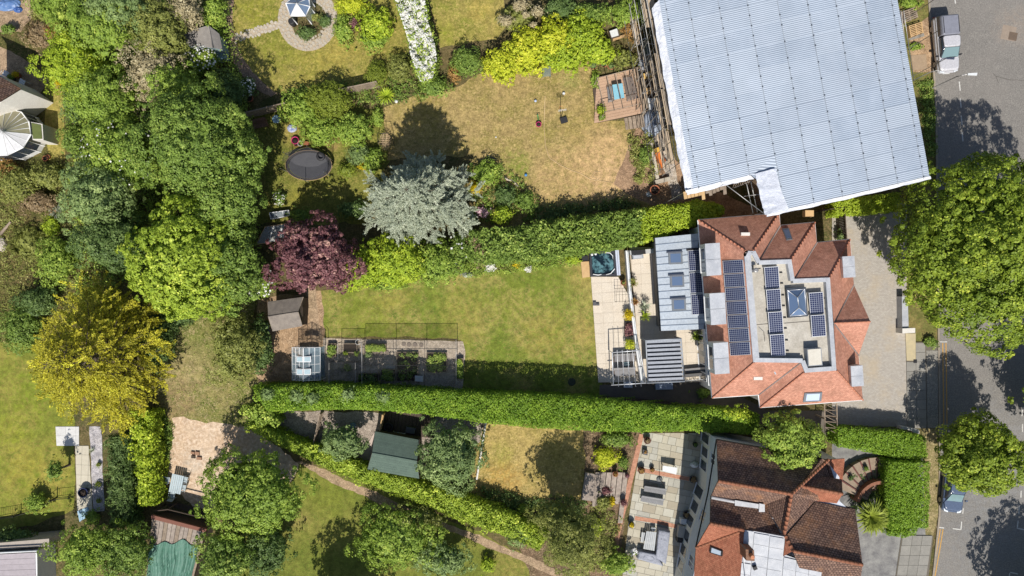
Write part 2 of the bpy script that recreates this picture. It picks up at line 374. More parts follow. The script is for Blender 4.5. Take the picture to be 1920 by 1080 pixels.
def hedge(name, label, top, bot, h, mat, leaf=.13, dens=170, wob=.1, cat='hedge', group=None, rnd=.2, clump=0.0, asp=.6, jit=.45, flower=None, tuft=0):
    """clipped hedge between two px polylines (the two edges of its top), h metres high"""
    A = [P(a, b, h) for a, b in top]; B = [P(a, b, h) for a, b in bot]
    nT = 160; ta = np.array([seg_at(A, i / nT) for i in range(nT + 1)]); tb = np.array([seg_at(B, i / nT) for i in range(nT + 1)])
    wid = np.linalg.norm(ta - tb, axis=1); ln = np.linalg.norm(np.diff((ta + tb) / 2, axis=0), axis=1).sum(); area = wid.mean() * ln
    L = Leaves(); ph = RNG.uniform(0, 6.28, 6)
    def at(t, s):
        i = np.clip((t * nT).astype(int), 0, nT - 1); f = (t * nT - i)[:, None]
        a = ta[i] * (1 - f) + ta[i + 1] * f; b = tb[i] * (1 - f) + tb[i + 1] * f
        return a * (1 - s[:, None]) + b * s[:, None]
    def wobble(q): return wob * (np.sin(q[:, 0] * 2.1 + ph[0]) * np.sin(q[:, 1] * 2.4 + ph[1]) + .6 * np.sin(q[:, 0] * 5.3 + ph[2] + q[:, 1] * 4.1) + .4 * np.sin(q[:, 1] * 9 + ph[3] - q[:, 0] * 7))
    k = int(area * dens * 1.5); t = RNG.uniform(0, 1, k); s = RNG.uniform(-.04, 1.04, k)
    q = at(t, s); e = np.abs(2 * s - 1); z = h * (1 - rnd * e ** 5) + wobble(q) - RNG.uniform(0, 1, k) ** 2 * .35
    cl = .42 + clump * np.sin(q[:, 0] * 1.7 + ph[4]) * np.sin(q[:, 1] * 2 + ph[5]) + RNG.normal(0, .06, k)
    n = np.zeros((k, 3)); n[:, 2] = 1
    L.add(np.column_stack([q, z]), n, leaf, asp, jit, cl)
    mid = (ta + tb) / 2
    for side, ar in ((0, ta), (1, tb)):
        k = int(ln * h * dens * .8); t = RNG.uniform(0, 1, k); i = np.clip((t * nT).astype(int), 0, nT - 1)
        out = norm(ar[i] - mid[i]); pp = ar[i] + (ar[i + 1] - ar[i]) * (t * nT - i)[:, None]; zz = RNG.uniform(.03, .97, k) * h
        pp = pp + out * (wobble(np.column_stack([pp[:, 0] + zz, pp[:, 1]])) - RNG.uniform(0, .3, k))[:, None]
        L.add(np.column_stack([pp, zz]), np.column_stack([out, np.full(k, .4)]), leaf, asp, jit, np.full(k, .4))
    for e_, i in ((-1, 0), (1, nT)):
        k = int(wid[i] * h * dens * .8) + 4; s = RNG.uniform(0, 1, k); d = (mid[min(i + 1, nT)] - mid[max(i - 1, 0)]); d = d / max(np.linalg.norm(d), 1e-6) * e_
        pp = ta[i] * (1 - s[:, None]) + tb[i] * s[:, None] + d * RNG.uniform(-.15, .12, (k, 1)); zz = RNG.uniform(.03, .97, k) * h
        L.add(np.column_stack([pp, zz]), np.tile([d[0], d[1], .4], (k, 1)), leaf, asp, jit, np.full(k, .4))
    k = int(area * h * 26); t = RNG.uniform(0, 1, k); s = RNG.uniform(.1, .9, k); q = at(t, s)      # leafy inside, dense enough to cast a full shadow
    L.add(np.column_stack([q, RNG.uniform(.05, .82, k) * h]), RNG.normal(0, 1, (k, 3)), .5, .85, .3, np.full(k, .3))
    if tuft:      # long shoots standing out of the top
        for _ in range(tuft):
            t = RNG.uniform(0, 1, 1); s = RNG.uniform(0, 1, 1); c = at(t, s)[0]; m = 40
            q = sphere_pts(m) * np.array([.35, .35, .3]); L.add(np.array([c[0], c[1], h + .12]) + q, q + np.array([0, 0, .5]), leaf * 1.3, asp, jit, np.full(m, .7))
    x, y = mid[nT // 2]; o = L.single(name, mat, label, cat, float(x), float(y), group)
    if flower:
        k = flower[0]; t = RNG.uniform(0, 1, k); s = RNG.uniform(0, 1, k); q = at(t, s); F = Leaves(); n = np.zeros((k, 3)); n[:, 2] = 1
        F.add(np.column_stack([q, h + wobble(q) + RNG.uniform(-.05, .12, k)]), n, flower[1], .9, .35); F.build('blossom', flower[2], o)
    return o
def conifer(name, label, px, py, rx, ry, h, mat, n_br=46, spray=.5, leaf=.2, dens=34, droop=.1, z0=.12, group=None, asp=.28, up=.25, zc=None, cat='tree', power=1.0, jit=.55, shape=.75):
    """tiers of feathery branches round a tapering trunk"""
    zc = zc or h * .5; k = (H - zc) / H / S; x, y = P(px, py, zc); R = (rx * k, ry * k)
    t = thing(name, label, cat, x, y, 0, group)
    tm = MB(); tm.tube([(x, y, -.05), (x, y, h * .5), (x, y, h * .96)], .06 + h * .02, 7, .03)
    L = Leaves(); ga = math.pi * (3 - 5 ** .5)
    for i in range(n_br):
        f = (i + .5) / n_br; z = h * (z0 + (1 - z0) * f ** power) ; a = i * ga + RNG.normal(0, .25)
        reach = (1 - f) ** shape * RNG.uniform(.75, 1.12); reach = max(reach, .08)
        ex, ey = math.cos(a) * R[0] * reach, math.sin(a) * R[1] * reach; ln = math.hypot(ex, ey); d = np.array([ex, ey, 0]) / max(ln, 1e-6); sd = np.array([-d[1], d[0], 0])
        ez = ln * (up - droop * (1 - f))
        tm.tube([(x, y, z), (x + ex * .5, y + ey * .5, z + ez * .6), (x + ex * .95, y + ey * .95, z + ez)], .03 + .012 * ln, 4, .012)
        m = max(4, int(ln / spray * 2.6))
        for j in range(m):
            g = RNG.uniform(.18, 1.02) ** .8; sgn = 1 if j % 2 else -1; w = spray * (1.35 - .75 * g) * RNG.uniform(.7, 1.3) * (1 + .25 * ln)
            ang = RNG.uniform(.35, 1.0); sdir = d * math.cos(ang) + sd * sgn * math.sin(ang); sdir[2] += RNG.uniform(-.05, .35) * (up + .4)
            b = np.array([x, y, z]) + d * ln * g + np.array([0, 0, ez * g]); kk = int(dens * w) + 4
            u = RNG.uniform(0, 1, kk); wd = spray * .3 * (1 - .75 * u)
            p = b + sdir * (u * w)[:, None] + np.cross(sdir, [0, 0, 1]) * (RNG.uniform(-1, 1, kk) * wd)[:, None]; p[:, 2] += RNG.normal(0, .05, kk)
            L.add(p, np.tile([0, 0, 1.0], (kk, 1)), leaf, asp, jit, np.full(kk, .45 + RNG.normal(0, .2)), along=np.tile(sdir, (kk, 1)) + RNG.normal(0, .5, (kk, 3)))
    tm.build('trunk', MATS['bark'], t); L.build('crown', mat, t); return t
def rosette(name, label, px, py, r, h, mat, n=40, w=.05, cat='plant', group=None, stem=0.0, fan=False):
    """sword leaves arching out of one centre (yucca, phormium, palm)"""
    k = (H - h) / H / S; x, y = P(px, py, h * .6 + stem); rr = r * k; L = []; m = MB(); M2 = None
    V = MB(); tint = []
    for i in range(n):
        a = i * 2.39996 + random.uniform(-.2, .2); e = random.uniform(.25, 1.0); l = rr * random.uniform(.75, 1.1)
        ca, sa = math.cos(a), math.sin(a); q = []
        for j in range(5):
            f = j / 4; rad = l * f * (.45 + .55 * e); z = stem + .05 + h * (1 - e * .55) * math.sin(min(1.0, f * 1.05) * (1.35 + .95 * e)) * .95
            ww = w * (1 - f) ** .6 * (1 if f > 0 else .7)
            q.append(((x + ca * rad - sa * ww, y + sa * rad + ca * ww, z), (x + ca * rad + sa * ww, y + sa * rad - ca * ww, z)))
        for j in range(4):
            V.face([q[j][0], q[j][1], q[j + 1][1], q[j + 1][0]]); tint.append(min(1, max(0, .5 + random.gauss(0, .25))))
    t = thing(name, label, cat, x, y, 0, group)
    me = V.mesh('leaves', mat, ORG[t.name]); me.attributes.new('tint', 'FLOAT', 'FACE').data.foreach_set('value', np.array(tint, dtype=np.float32))
    o = link_mesh(me, 'leaves', t)
    sm = MB(); sm.lathe((x, y), [(.09, -.03), (.08, stem * .6 + .05), (.06, stem + .12)], 8); sm.build('stem', MATS['bark'], t)
    return t
def scatter_px(poly, n):
    """n random px points inside a px polygon"""
    xs = [p[0] for p in poly]; ys = [p[1] for p in poly]; out = []
    while len(out) < n:
        x = RNG.uniform(min(xs), max(xs)); y = RNG.uniform(min(ys), max(ys)); c = False; j = len(poly) - 1
        for i in range(len(poly)):
            if (poly[i][1] > y) != (poly[j][1] > y) and x < (poly[j][0] - poly[i][0]) * (y - poly[i][1]) / (poly[j][1] - poly[i][1]) + poly[i][0]: c = not c
            j = i
        if c: out.append((x, y))
    return out
def cover(name, label, poly, h, mat, n, leaf=.13, cat='undergrowth', clump=.35, per=26, kind='stuff', asp=.6):
    """low growth nobody could count, inside a px polygon"""
    L = Leaves()
    for (px, py) in scatter_px(poly, n):
        hh = h * RNG.uniform(.35, 1.15); x, y = P(px, py, hh * .5); q = sphere_pts(per); q[:, 2] = np.abs(q[:, 2]); r = clump * RNG.uniform(.6, 1.4)
        L.add(np.array([x, y, 0]) + q * np.array([r, r, hh]) * RNG.uniform(.6, 1, (per, 1)), q + np.array([0, 0, .5]), leaf, asp, .5, np.full(per, .42 + RNG.normal(0, .25)))
    px, py = poly[0]; x, y = P(px, py); return L.single(name, mat, label, cat, x, y, None, kind)
random.seed(11)
# ---------------------------------------------------------------- material library (A = albedo of a colour seen in full sun)
def A(r, g, b): return tuple(min(.85, x / 1.32) for x in lin((r, g, b)))
plain('bark', (.11, .085, .06), .95, c2=(.06, .05, .04), ns=4, bs=12, bstr=.6)
soil = ground_mat('soil', (A(112, 100, 66), A(84, 88, 48), A(136, 116, 84)), (.2, .9, 6), .4)
wild = ground_mat('rough_grass', (A(146, 138, 84), A(116, 124, 58), A(182, 162, 122)), (.3, 1.2, 6), .45, patches=[(350, 690, 60, A(178, 160, 116), .7), (330, 750, 45, A(150, 125, 95), .7), (385, 650, 40, A(112, 122, 56), .6)])
DRY = A(190, 160, 104); STRAW = A(176, 158, 88); GRN = A(128, 142, 52); DGRN = A(104, 124, 44); TAN = A(206, 172, 122)
lawn_main = ground_mat('main_lawn_turf', (A(126, 137, 56), A(170, 157, 90), A(92, 116, 40)), (.22, 1.1, 5), .3, patches=[(690, 590, 60, A(136, 142, 56), .7), (870, 590, 55, A(178, 160, 88), .6), (1040, 560, 60, A(122, 136, 52), .7), (1020, 625, 50, A(176, 156, 84), .55), (740, 555, 40, A(166, 154, 78), .6), (1085, 520, 30, A(176, 156, 90), .7), (1100, 620, 30, A(184, 158, 92), .6), (960, 570, 45, A(132, 142, 54), .6)])
lawn_dry = ground_mat('dry_lawn_turf', (A(172, 150, 98), A(148, 136, 76), A(190, 164, 114)), (.3, 1.4, 6), .3, patches=[(1130, 300, 75, A(214, 178, 130), .85), (1060, 330, 60, A(206, 172, 122), .7), (970, 310, 30, A(126, 144, 50), .75), (1070, 150, 22, A(150, 160, 80), .55), (790, 220, 50, A(160, 146, 70), .6), (1085, 240, 40, A(168, 148, 84), .5), (1175, 215, 30, A(160, 150, 76), .5), (1150, 340, 50, A(212, 178, 134), .7), (1015, 260, 25, A(152, 146, 66), .5)])
lawn_top = ground_mat('garden_lawn_turf', (A(152, 144, 72), A(132, 134, 58), A(178, 158, 94)), (.3, 1.2, 5), .26, patches=[(480, 25, 40, A(150, 150, 50), .6), (520, 100, 40, A(136, 142, 48), .6), (640, 95, 40, A(184, 162, 84), .6), (700, 90, 25, A(190, 164, 90), .6), (590, 110, 50, A(176, 160, 74), .5)])
lawn_top2 = ground_mat('strip_lawn_turf', (A(166, 153, 82), A(140, 140, 62), A(186, 164, 100)), (.35, 1.3, 5), .26, patches=[(835, 60, 26, A(142, 150, 50), .7), (900, 20, 26, A(190, 166, 84), .6)])
lawn_left = ground_mat('west_lawn_turf', (A(136, 141, 58), A(162, 152, 76), A(110, 123, 46)), (.3, 1.1, 5), .22, patches=[(60, 740, 50, A(126, 144, 40), .6), (50, 880, 50, A(170, 158, 66), .6), (100, 900, 40, A(180, 160, 82), .6), (40, 905, 12, A(112, 132, 40), .8), (70, 890, 8, A(112, 132, 40), .8), (20, 810, 40, A(150, 156, 52), .6)])
lawn_low = ground_mat('small_dry_lawn_turf', (A(182, 160, 98), A(160, 145, 80), A(202, 176, 118)), (.35, 1.4, 6), .26, patches=[(945, 900, 40, A(196, 156, 84), .7), (940, 850, 25, A(160, 158, 74), .6), (1040, 870, 40, A(150, 136, 66), .5)])
lawn_sw = ground_mat('orchard_lawn_turf', (A(122, 128, 56), A(144, 141, 70), A(94, 110, 42)), (.3, 1.3, 6), .34, patches=[(620, 930, 50, A(140, 146, 56), .5), (960, 1060, 50, A(160, 146, 80), .8), (560, 975, 22, A(172, 150, 96), .6)])
lawn_tramp = ground_mat('shady_lawn_turf', (A(130, 130, 60), A(106, 114, 48), A(154, 142, 78)), (.4, 1.3, 6), .3, patches=[(545, 250, 24, A(182, 158, 92), .8), (620, 270, 18, A(170, 140, 94), .8), (560, 375, 24, A(166, 156, 66), .6)])
verge_m = ground_mat('verge_turf', (A(122, 120, 66), A(150, 132, 84), A(96, 110, 50)), (.6, 2, 7), .4)
road_m = ground_mat('asphalt', mott=.05, cols=(A(141, 136, 130), A(132, 128, 123), A(149, 144, 137)), scales=(.12, 1.0, 9), fine=.16, rough=.9, bstr=.25, bd=.01, patches=[(1880, 870, 130, A(148, 148, 148), .6), (1900, 50, 40, A(160, 146, 132), .5), (1840, 1030, 90, A(140, 140, 140), .5)])
pave_m = plain('paving_slab', A(158, 154, 146), .9, c2=A(132, 130, 124), ns=2, bs=30, bstr=.2, rand=.09)
pave_con = ground_mat('footway_concrete', mott=.08, cols= (A(150, 146, 138), A(136, 133, 126), A(166, 160, 150)), scales=(.5, 2, 9), fine=.2, bstr=.3, bd=.01)
kerb_m = plain('kerb_granite', A(170, 158, 142), .9, c2=A(140, 128, 112), ns=3, rand=.1)
earth_m = ground_mat('bare_earth', (A(178, 148, 116), A(160, 132, 104), A(196, 168, 136)), (.5, 2, 8), .2, bstr=.3)
joint_m = plain('mortar', A(120, 112, 100), .95)
white_paint = plain('white_road_paint', A(226, 224, 218), .8, c2=A(180, 176, 168), ns=6, amt=.7)
yellow_paint = plain('yellow_road_paint', A(214, 166, 84), .8, c2=A(180, 136, 72), ns=6, amt=.6)
drive_m = brick_mat('block_paving', A(193, 186, 176), A(176, 169, 160), A(160, 151, 140), .2, .1, .008, uv=False, stain=A(190, 174, 150), stain_s=.35, rot=math.radians(4), bstr=.25, bd=.01, per=.1)
terr_m = plain('porcelain_slab', A(226, 214, 196), .75, c2=A(216, 200, 178), ns=1.2, amt=.5, rand=.035)
stone_m = plain('garden_stone', A(208, 198, 182), .9, c2=A(170, 158, 140), ns=4, amt=.8, bs=14, bstr=.4, rand=.12)
slab_mats = [plain('flag_buff', A(198, 191, 172), .9, c2=A(180, 173, 154), ns=2.5, rand=.06), plain('flag_grey', A(190, 187, 175), .9, c2=A(172, 168, 155), ns=2.5, rand=.06), plain('flag_brown', A(184, 174, 154), .9, c2=A(168, 158, 138), ns=2.5, rand=.06), plain('flag_pale', A(203, 199, 184), .9, c2=A(186, 180, 164), ns=2.5, rand=.05)]
redbrick = brick_mat('red_brick_paver', A(206, 148, 120), A(186, 126, 100), A(186, 160, 140), .22, .075, .008, uv=False, rot=math.radians(-12), bstr=.3, per=.2)
path_m = ground_mat('trodden_path', (A(176, 150, 122), A(160, 138, 110), A(194, 168, 138)), (.6, 2.5, 9), .3)
bark_path = ground_mat('bark_path', (A(164, 138, 116), A(142, 122, 102), A(184, 156, 132)), (.6, 2.5, 9), .35)
sand_m = ground_mat('bare_patch_earth', (A(220, 194, 166), A(208, 178, 148), A(228, 208, 186)), (.35, 1.4, 4), .10, bstr=.2, mott=.1, patches=[(365, 865, 26, A(206, 194, 178), .7), (440, 830, 40, A(196, 162, 128), .6)])
timber = plain('weathered_timber', A(176, 158, 138), .9, c2=A(128, 112, 98), ns=5, amt=.8, bs=20, bstr=.3, rand=.12)
timber_dk = plain('dark_timber', A(96, 82, 70), .9, c2=A(70, 58, 50), ns=4, amt=.8, rand=.12)
timber_new = plain('new_timber', A(220, 184, 134), .85, c2=A(196, 156, 108), ns=4, rand=.1)
deckgrey = plain('silvered_deck_board', A(186, 172, 158), .9, c2=A(140, 126, 118), ns=3, amt=.9, bs=18, bstr=.35, rand=.1)
white_r = plain('white_render', A(236, 232, 224), .8, c2=A(214, 208, 198), ns=1.5, amt=.4)
bluegrey_r = plain('grey_render', A(216, 221, 232), .85, c2=A(196, 201, 212), ns=1.5, amt=.6)
upvc = plain('white_upvc', A(244, 244, 244), .4, c2=A(226, 228, 230), ns=2, amt=.3)
steel = plain('galvanised_pole', A(186, 184, 182), .45, .6, c2=A(150, 148, 146), ns=6)
dark_metal = plain('black_metal', A(52, 52, 54), .5, .3, c2=A(36, 36, 38), ns=5)
grey_metal = plain('grey_powdercoat', A(166, 172, 180), .5, .2, c2=A(150, 156, 164), ns=2, amt=.4)
zinc = plain('zinc_sheet', A(206, 215, 224), .42, .25, c2=A(190, 202, 216), ns=.8, amt=.6, rand=.03)
lead = plain('lead_sheet', A(206, 208, 212), .5, .15, c2=A(176, 180, 188), ns=1.5, amt=.8, rand=.05)
flatroof = plain('flat_roof_membrane', A(208, 202, 190), .85, c2=A(168, 160, 146), ns=.9, amt=.75)
tile_red = brick_mat('terracotta_roof_tile', A(216, 160, 136), A(194, 138, 116), A(156, 104, 86), .165, .1, .007, stain=A(164, 118, 98), stain_s=1.1, stain_t=(.48, .62), stain_amt=.6, bstr=.5, bd=.02, saw=.6, per=.2)
tile_old = brick_mat('old_brown_roof_tile', A(152, 122, 106), A(118, 92, 82), A(54, 44, 40), .24, .2, .02, stain=A(186, 134, 92), stain_s=.7, stain_t=(.5, .7), stain_amt=.5, bstr=.7, bd=.05, saw=1.0, per=.3)
tile_orange = brick_mat('small_orange_roof_tile', A(190, 126, 98), A(168, 104, 80), A(110, 70, 56), .17, .11, .009, stain=A(130, 84, 62), stain_s=.9, stain_amt=.6, bstr=.7, bd=.03, saw=.9, per=.22)
ridge_m = plain('ridge_tile_clay', A(176, 116, 86), .9, c2=A(132, 86, 66), ns=5, amt=.8, rand=.12)
solar_c = brick_mat('solar_cells', A(36, 46, 84), A(30, 38, 74), A(168, 174, 188), .158, .158, .011, offset=0, rough=.25, bstr=0, per=.04, spec=.5)
alu = plain('aluminium_frame', A(226, 228, 232), .4, .4, c2=A(206, 208, 212), ns=3, amt=.3)
glass_dk = glass_mat('window_glass', (.035, .045, .06)); glass_bl = glass_mat('skylight_glass', (.10, .15, .25), .12, .7)
pane_clear = clear_mat('greenhouse_glass', (.50, .64, .72), .74); net_m = clear_mat('netting', (.02, .025, .02), .86, .8)
tin = brick_mat('tin_dummy', (.5, .5, .5), (.5, .5, .5), (.5, .5, .5), 1, 1)
def make_tin():
    m, nt, b = newmat('corrugated_sheet'); vec = N(nt, 'ShaderNodeTexCoord').outputs['UV']
    sx = N(nt, 'ShaderNodeSeparateXYZ'); nt.links.new(vec, sx.inputs[0]); wv = math_(nt, 'SINE', math_(nt, 'MULTIPLY', sx.outputs[1], 2 * math.pi / .15))
    oi = N(nt, 'ShaderNodeObjectInfo').outputs['Random']; v = pos(nt)
    c = mixc(nt, mrange(nt, oi, 0, 1, 0, 1), A(180, 193, 209), A(196, 207, 220)); c = mixc(nt, mrange(nt, noise(nt, v, .9, 5, .6), .4, .7, 0, .6), c, A(200, 210, 224))
    c = mixc(nt, 1.0, c, N2rgb(nt, mrange(nt, noise(nt, v, .35, 3, .6), .3, .7, .93, 1.05)), 'MULTIPLY')
    nt.links.new(c, b.inputs['Base Color']); b.inputs['Roughness'].default_value = .42; b.inputs['Metallic'].default_value = .25; bump(nt, wv, .55, .02, b); return m
tin = make_tin()
sheet_white = plain('white_plastic_sheet', A(240, 242, 248), .35, c2=A(206, 212, 226), ns=1.6, amt=.8, bs=3, bstr=.9, bd=.12)
def leafset():
    G = {}
    K = 1.3
    def g(n, a, b, c=None, t=.2):
        sat = (1.0, 1.02, .84) if n in ('mid', 'fresh', 'lime', 'dark', 'bluegreen', 'maple', 'street', 'clip', 'olive', 'hedge') else (1, 1, 1)
        k_ = lambda c_: tuple(min(.8, x * s_ * (1.0 if n in ('white', 'silver', 'pink', 'yellow') else K)) for x, s_ in zip(c_, sat)) if c_ else None
        G[n] = leaf_mat('leaf_' + n, k_(a), k_(b), k_(c), t)
    g('mid', (.090, .142, .030), (.196, .268, .058), (.32, .37, .10)); g('fresh', (.132, .198, .034), (.268, .345, .066), (.42, .46, .11))
    g('lime', (.180, .250, .022), (.352, .420, .040), (.52, .54, .08)); g('gold_lime', (.28, .33, .02), (.50, .50, .036), (.62, .57, .07))
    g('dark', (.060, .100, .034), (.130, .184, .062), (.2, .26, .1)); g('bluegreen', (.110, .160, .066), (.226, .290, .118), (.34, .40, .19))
    g('purple', (.085, .032, .038), (.225, .104, .108), (.40, .24, .19)); g('silver', (.30, .34, .255), (.49, .53, .40), (.63, .66, .53))
    g('gold', (.19, .185, .018), (.49, .435, .032), (.72, .62, .06)); g('hedge', (.095, .172, .018), (.215, .318, .032), (.33, .41, .065))
    g('olive', (.136, .150, .042), (.250, .258, .078), (.37, .36, .15)); g('brown', (.16, .11, .06), (.29, .22, .12), (.42, .33, .2))
    g('tan', (.25, .21, .12), (.42, .36, .22), (.52, .47, .32)); g('rust', (.20, .11, .035), (.38, .22, .07), (.5, .34, .12)); g('yellow', (.45, .34, .01), (.72, .57, .02))
    g('white', (.62, .60, .55), (.85, .84, .80)); g('pink', (.45, .25, .32), (.7, .5, .55)); g('clip', (.112, .142, .020), (.205, .240, .034), (.28, .31, .06))
    g('straw', (.30, .25, .12), (.44, .38, .20)); g('maple', (.160, .225, .026), (.330, .400, .052), (.50, .53, .1)); g('street', (.105, .152, .018), (.232, .290, .034), (.42, .44, .07))
    return G
LF = leafset()

# ---------------------------------------------------------------- the ground and what is laid on it
def wavy(poly, step=.5, amp=.12, z=0.0, seed=None):
    """px outline -> world outline with a loose edge"""
    W_ = [P(a, b) for a, b in poly]; out = []; ph = [random.uniform(0, 6.28) for _ in range(3)]
    for i in range(len(W_)):
        a, b = W_[i], W_[(i + 1) % len(W_)]; n = max(1, int(math.dist(a, b) / step)); dx, dy = unit((b[0] - a[0], b[1] - a[1], 0))[:2]
        for j in range(n):
            f = j / n; x = a[0] + (b[0] - a[0]) * f; y = a[1] + (b[1] - a[1]) * f
            w = amp * (math.sin(x * 1.9 + y * 1.3 + ph[0]) + .6 * math.sin(x * 4.1 - y * 3.3 + ph[1]) + .4 * random.uniform(-1, 1)); out.append((x - dy * w, y + dx * w))
    return out
def area(name, poly, z, m, amp=.12, step=.5):
    mb = MB(); mb.face([(x, y, z) for x, y in (wavy(poly, step, amp) if amp else [P(a, b) for a, b in poly])])
    o = mb.build(name, m, None, 'structure')
    if o.data.polygons[0].normal.z < 0: o.data.flip_normals()
    return o
g = MB(); g.box(-260, -220, -.6, 260, 220, 0); g.build('ground', soil, None, 'structure')
area('lawn', [(590, 548), (640, 540), (860, 515), (1000, 500), (1092, 490), (1112, 520), (1120, 600), (1130, 748), (860, 750), (870, 650), (864, 636), (780, 632), (612, 632), (598, 600)], .012, lawn_main, .06)
area('lawn', [(715, 205), (760, 185), (850, 165), (920, 130), (1120, 95), (1125, 225), (1180, 230), (1192, 330), (1230, 360), (1330, 385), (1300, 400), (1080, 420), (900, 430), (870, 330), (890, 290), (730, 300)], .012, lawn_dry, .12)
area('lawn', [(436, -30), (760, -30), (775, 80), (740, 130), (690, 168), (540, 175), (506, 168), (470, 135), (445, 95), (436, 50)], .012, lawn_top, .08)
area('lawn', [(800, -30), (940, -30), (950, 50), (930, 72), (825, 90)], .012, lawn_top2, .06)
area('lawn', [(-40, 640), (85, 640), (140, 790), (140, 955), (60, 985), (-40, 1000)], .012, lawn_left, .05)
area('lawn', [(900, 775), (1110, 790), (1105, 950), (880, 950)], .012, lawn_low, .05)
area('lawn', [(540, 860), (720, 915), (900, 1000), (1060, 1075), (1080, 1130), (380, 1130), (420, 1000), (520, 930)], .012, lawn_sw, .15)
area('lawn', [(470, 210), (720, 200), (730, 300), (690, 420), (480, 420)], .010, lawn_tramp, .15)
area('rough_ground', [(280, 560), (480, 560), (490, 740), (470, 800), (300, 800)], .010, wild, .2)
area('bare_patch', [(322, 782), (420, 795), (470, 800), (560, 870), (520, 960), (370, 960), (310, 900), (322, 840)], .014, sand_m, .10)
area('garden_bed', [(484, 560), (600, 545), (612, 640), (560, 740), (484, 745)], .014, earth_m, .1)
area('path', [(424, -30), (438, -30), (436, 40), (448, 95), (470, 130), (500, 160), (520, 175), (508, 182), (478, 165), (450, 135), (430, 100), (417, 50)], .020, bark_path, .05, .3)
area('path', [(572, 541), (592, 538), (598, 600), (604, 640), (586, 640), (580, 590)], .020, path_m, .03)
area('path', [(552, 865), (566, 864), (640, 895), (730, 935), (850, 985), (960, 1030), (1060, 1075), (1120, 1105), (1105, 1112), (1040, 1080), (940, 1036), (840, 995), (720, 948), (630, 908)], .020, path_m, .07, .4)
area('yard', [(1195, 235), (1300, 330), (1420, 395), (1420, 470), (1230, 470), (1300, 420), (1180, 365), (1150, 345)], .016, ground_mat('yard_earth', (A(170, 140, 112), A(150, 122, 98), A(186, 156, 126)), (.5, 2, 8), .25), .08)
area('yard', [(500, 770), (910, 775), (900, 830), (780, 900), (690, 890), (560, 840)], .014, ground_mat('gravel_yard', (A(178, 164, 150), A(150, 136, 124), A(192, 180, 166)), (.5, 2.5, 9), .35), .06)
area('yard', [(1124, 722), (1335, 715), (1440, 770), (1560, 770), (1560, 820), (1124, 790)], .014, plain('side_alley_paving', A(120, 110, 100), .9, c2=A(96, 90, 84), ns=2), .0)
area('garden_bed', [(1095, 800), (1205, 805), (1175, 960), (1150, 1100), (1000, 1090), (960, 985), (1000, 935), (1095, 935)], .013, ground_mat('planted_bed_soil', (A(126, 104, 82), A(104, 90, 66), A(160, 136, 110)), (.5, 2, 8), .4), .1)
area('garden_bed', [(-60, -30), (425, -30), (420, 60), (470, 150), (480, 420), (300, 560), (-60, 660)], .008, ground_mat('woodland_floor', (A(104, 96, 56), A(84, 88, 44), A(132, 112, 76)), (.3, 1.2, 7), .45), .2)
# street side
area('road', [(1739, -120), (2060, -120), (2060, 1260), (1735, 1260), (1750, 1080), (1762, 960), (1762, 800), (1760, 640), (1758, 400), (1755, 200), (1746, 60)], .010, road_m, 0)
ROAD = bpy.data.objects['road']
area('driveway', [(1560, 380), (1700, 380), (1700, 640), (1702, 800), (1560, 800)], .012, drive_m, 0)
area('verge', [(1660, -60), (1737, -60), (1744, 60), (1753, 200), (1756, 400), (1758, 640), (1700, 640), (1700, 330), (1700, 130)], .014, verge_m, 0)
area('verge', [(1728, 800), (1758, 800), (1760, 960), (1748, 1010), (1735, 1010)], .014, ground_mat('dry_verge', (A(160, 144, 102), A(130, 124, 76), A(184, 164, 128)), (.8, 2, 8), .35), .03)
area('verge', [(2060, -120), (2200, -120), (2200, 1260), (2060, 1260)], .014, verge_m, 0)
area('front_yard', [(1560, 820), (1740, 860), (1740, 1130), (1560, 1130)], .011, plain('asphalt_drive', A(118, 116, 116), .9, c2=A(170, 168, 162), ns=1.2, amt=.8), 0)
def strip_poly(pts, w):
    L_ = [];R_ = []
    for i, p in enumerate(pts):
        a = pts[max(0, i - 1)]; b = pts[min(len(pts) - 1, i + 1)]; d = unit((b[0] - a[0], b[1] - a[1], 0)); L_.append((p[0] - d.y * w / 2, p[1] + d.x * w / 2)); R_.append((p[0] + d.y * w / 2, p[1] - d.x * w / 2))
    return L_ + R_[::-1]
def marking(pts, w, m, name='road_marking'):
    mb = MB(); q = strip_poly([P(a, b) for a, b in pts], w); mb.face([(x, y, .0145) for x, y in q]); o = mb.build(name, m, ROAD)
    if o.data.polygons[0].normal.z < 0: o.data.flip_normals()
    return o
for x0 in (1767.5, 1773.5): marking([(x0, 643), (x0 + 2, 795)], .09, yellow_paint, 'yellow_line')
marking([(1762, 641), (1776, 641)], .08, white_paint)
for d in (0, 5): marking([(1763 + d, 992), (1757 + d, 1030), (1748 + d, 1080), (1735 + d, 1140)], .09, yellow_paint, 'yellow_line')
for y0 in (-10, 153, 185, 217, 248): marking([(1795.5 + (y0 - 100) * .055, y0), (1796.5 + (y0 - 85) * .055, y0 + 17)], .1, white_paint)
marking([(1756, 988), (1770, 990)], .09, white_paint)
for a in ([(1786, 991), (1801, 993)], [(1801.5, 993), (1803, 978)], [(1805, 963), (1806, 953)], [(1906, 990), (1920, 993)], [(1907, 990), (1909, 976)], [(1910, 964), (1911, 948)], [(1914, 933), (1914.5, 920)], [(1916, 842), (1917, 826)], [(1917, 810), (1917, 795)], [(1916, 780), (1917, 764)], [(1916, 764), (1930, 765)], [(1894, 1073), (1908, 1076)], [(1893, 1074), (1892, 1090)]): marking(a, .09, white_paint)
for a in ([(1862, 138), (1867, 143), (1880, 146), (1893, 150), (1905, 150), (1920, 151)], [(1867, 143), (1872, 156)]): marking(a, .035, plain('road_crack', A(90, 84, 80), .9), 'crack')
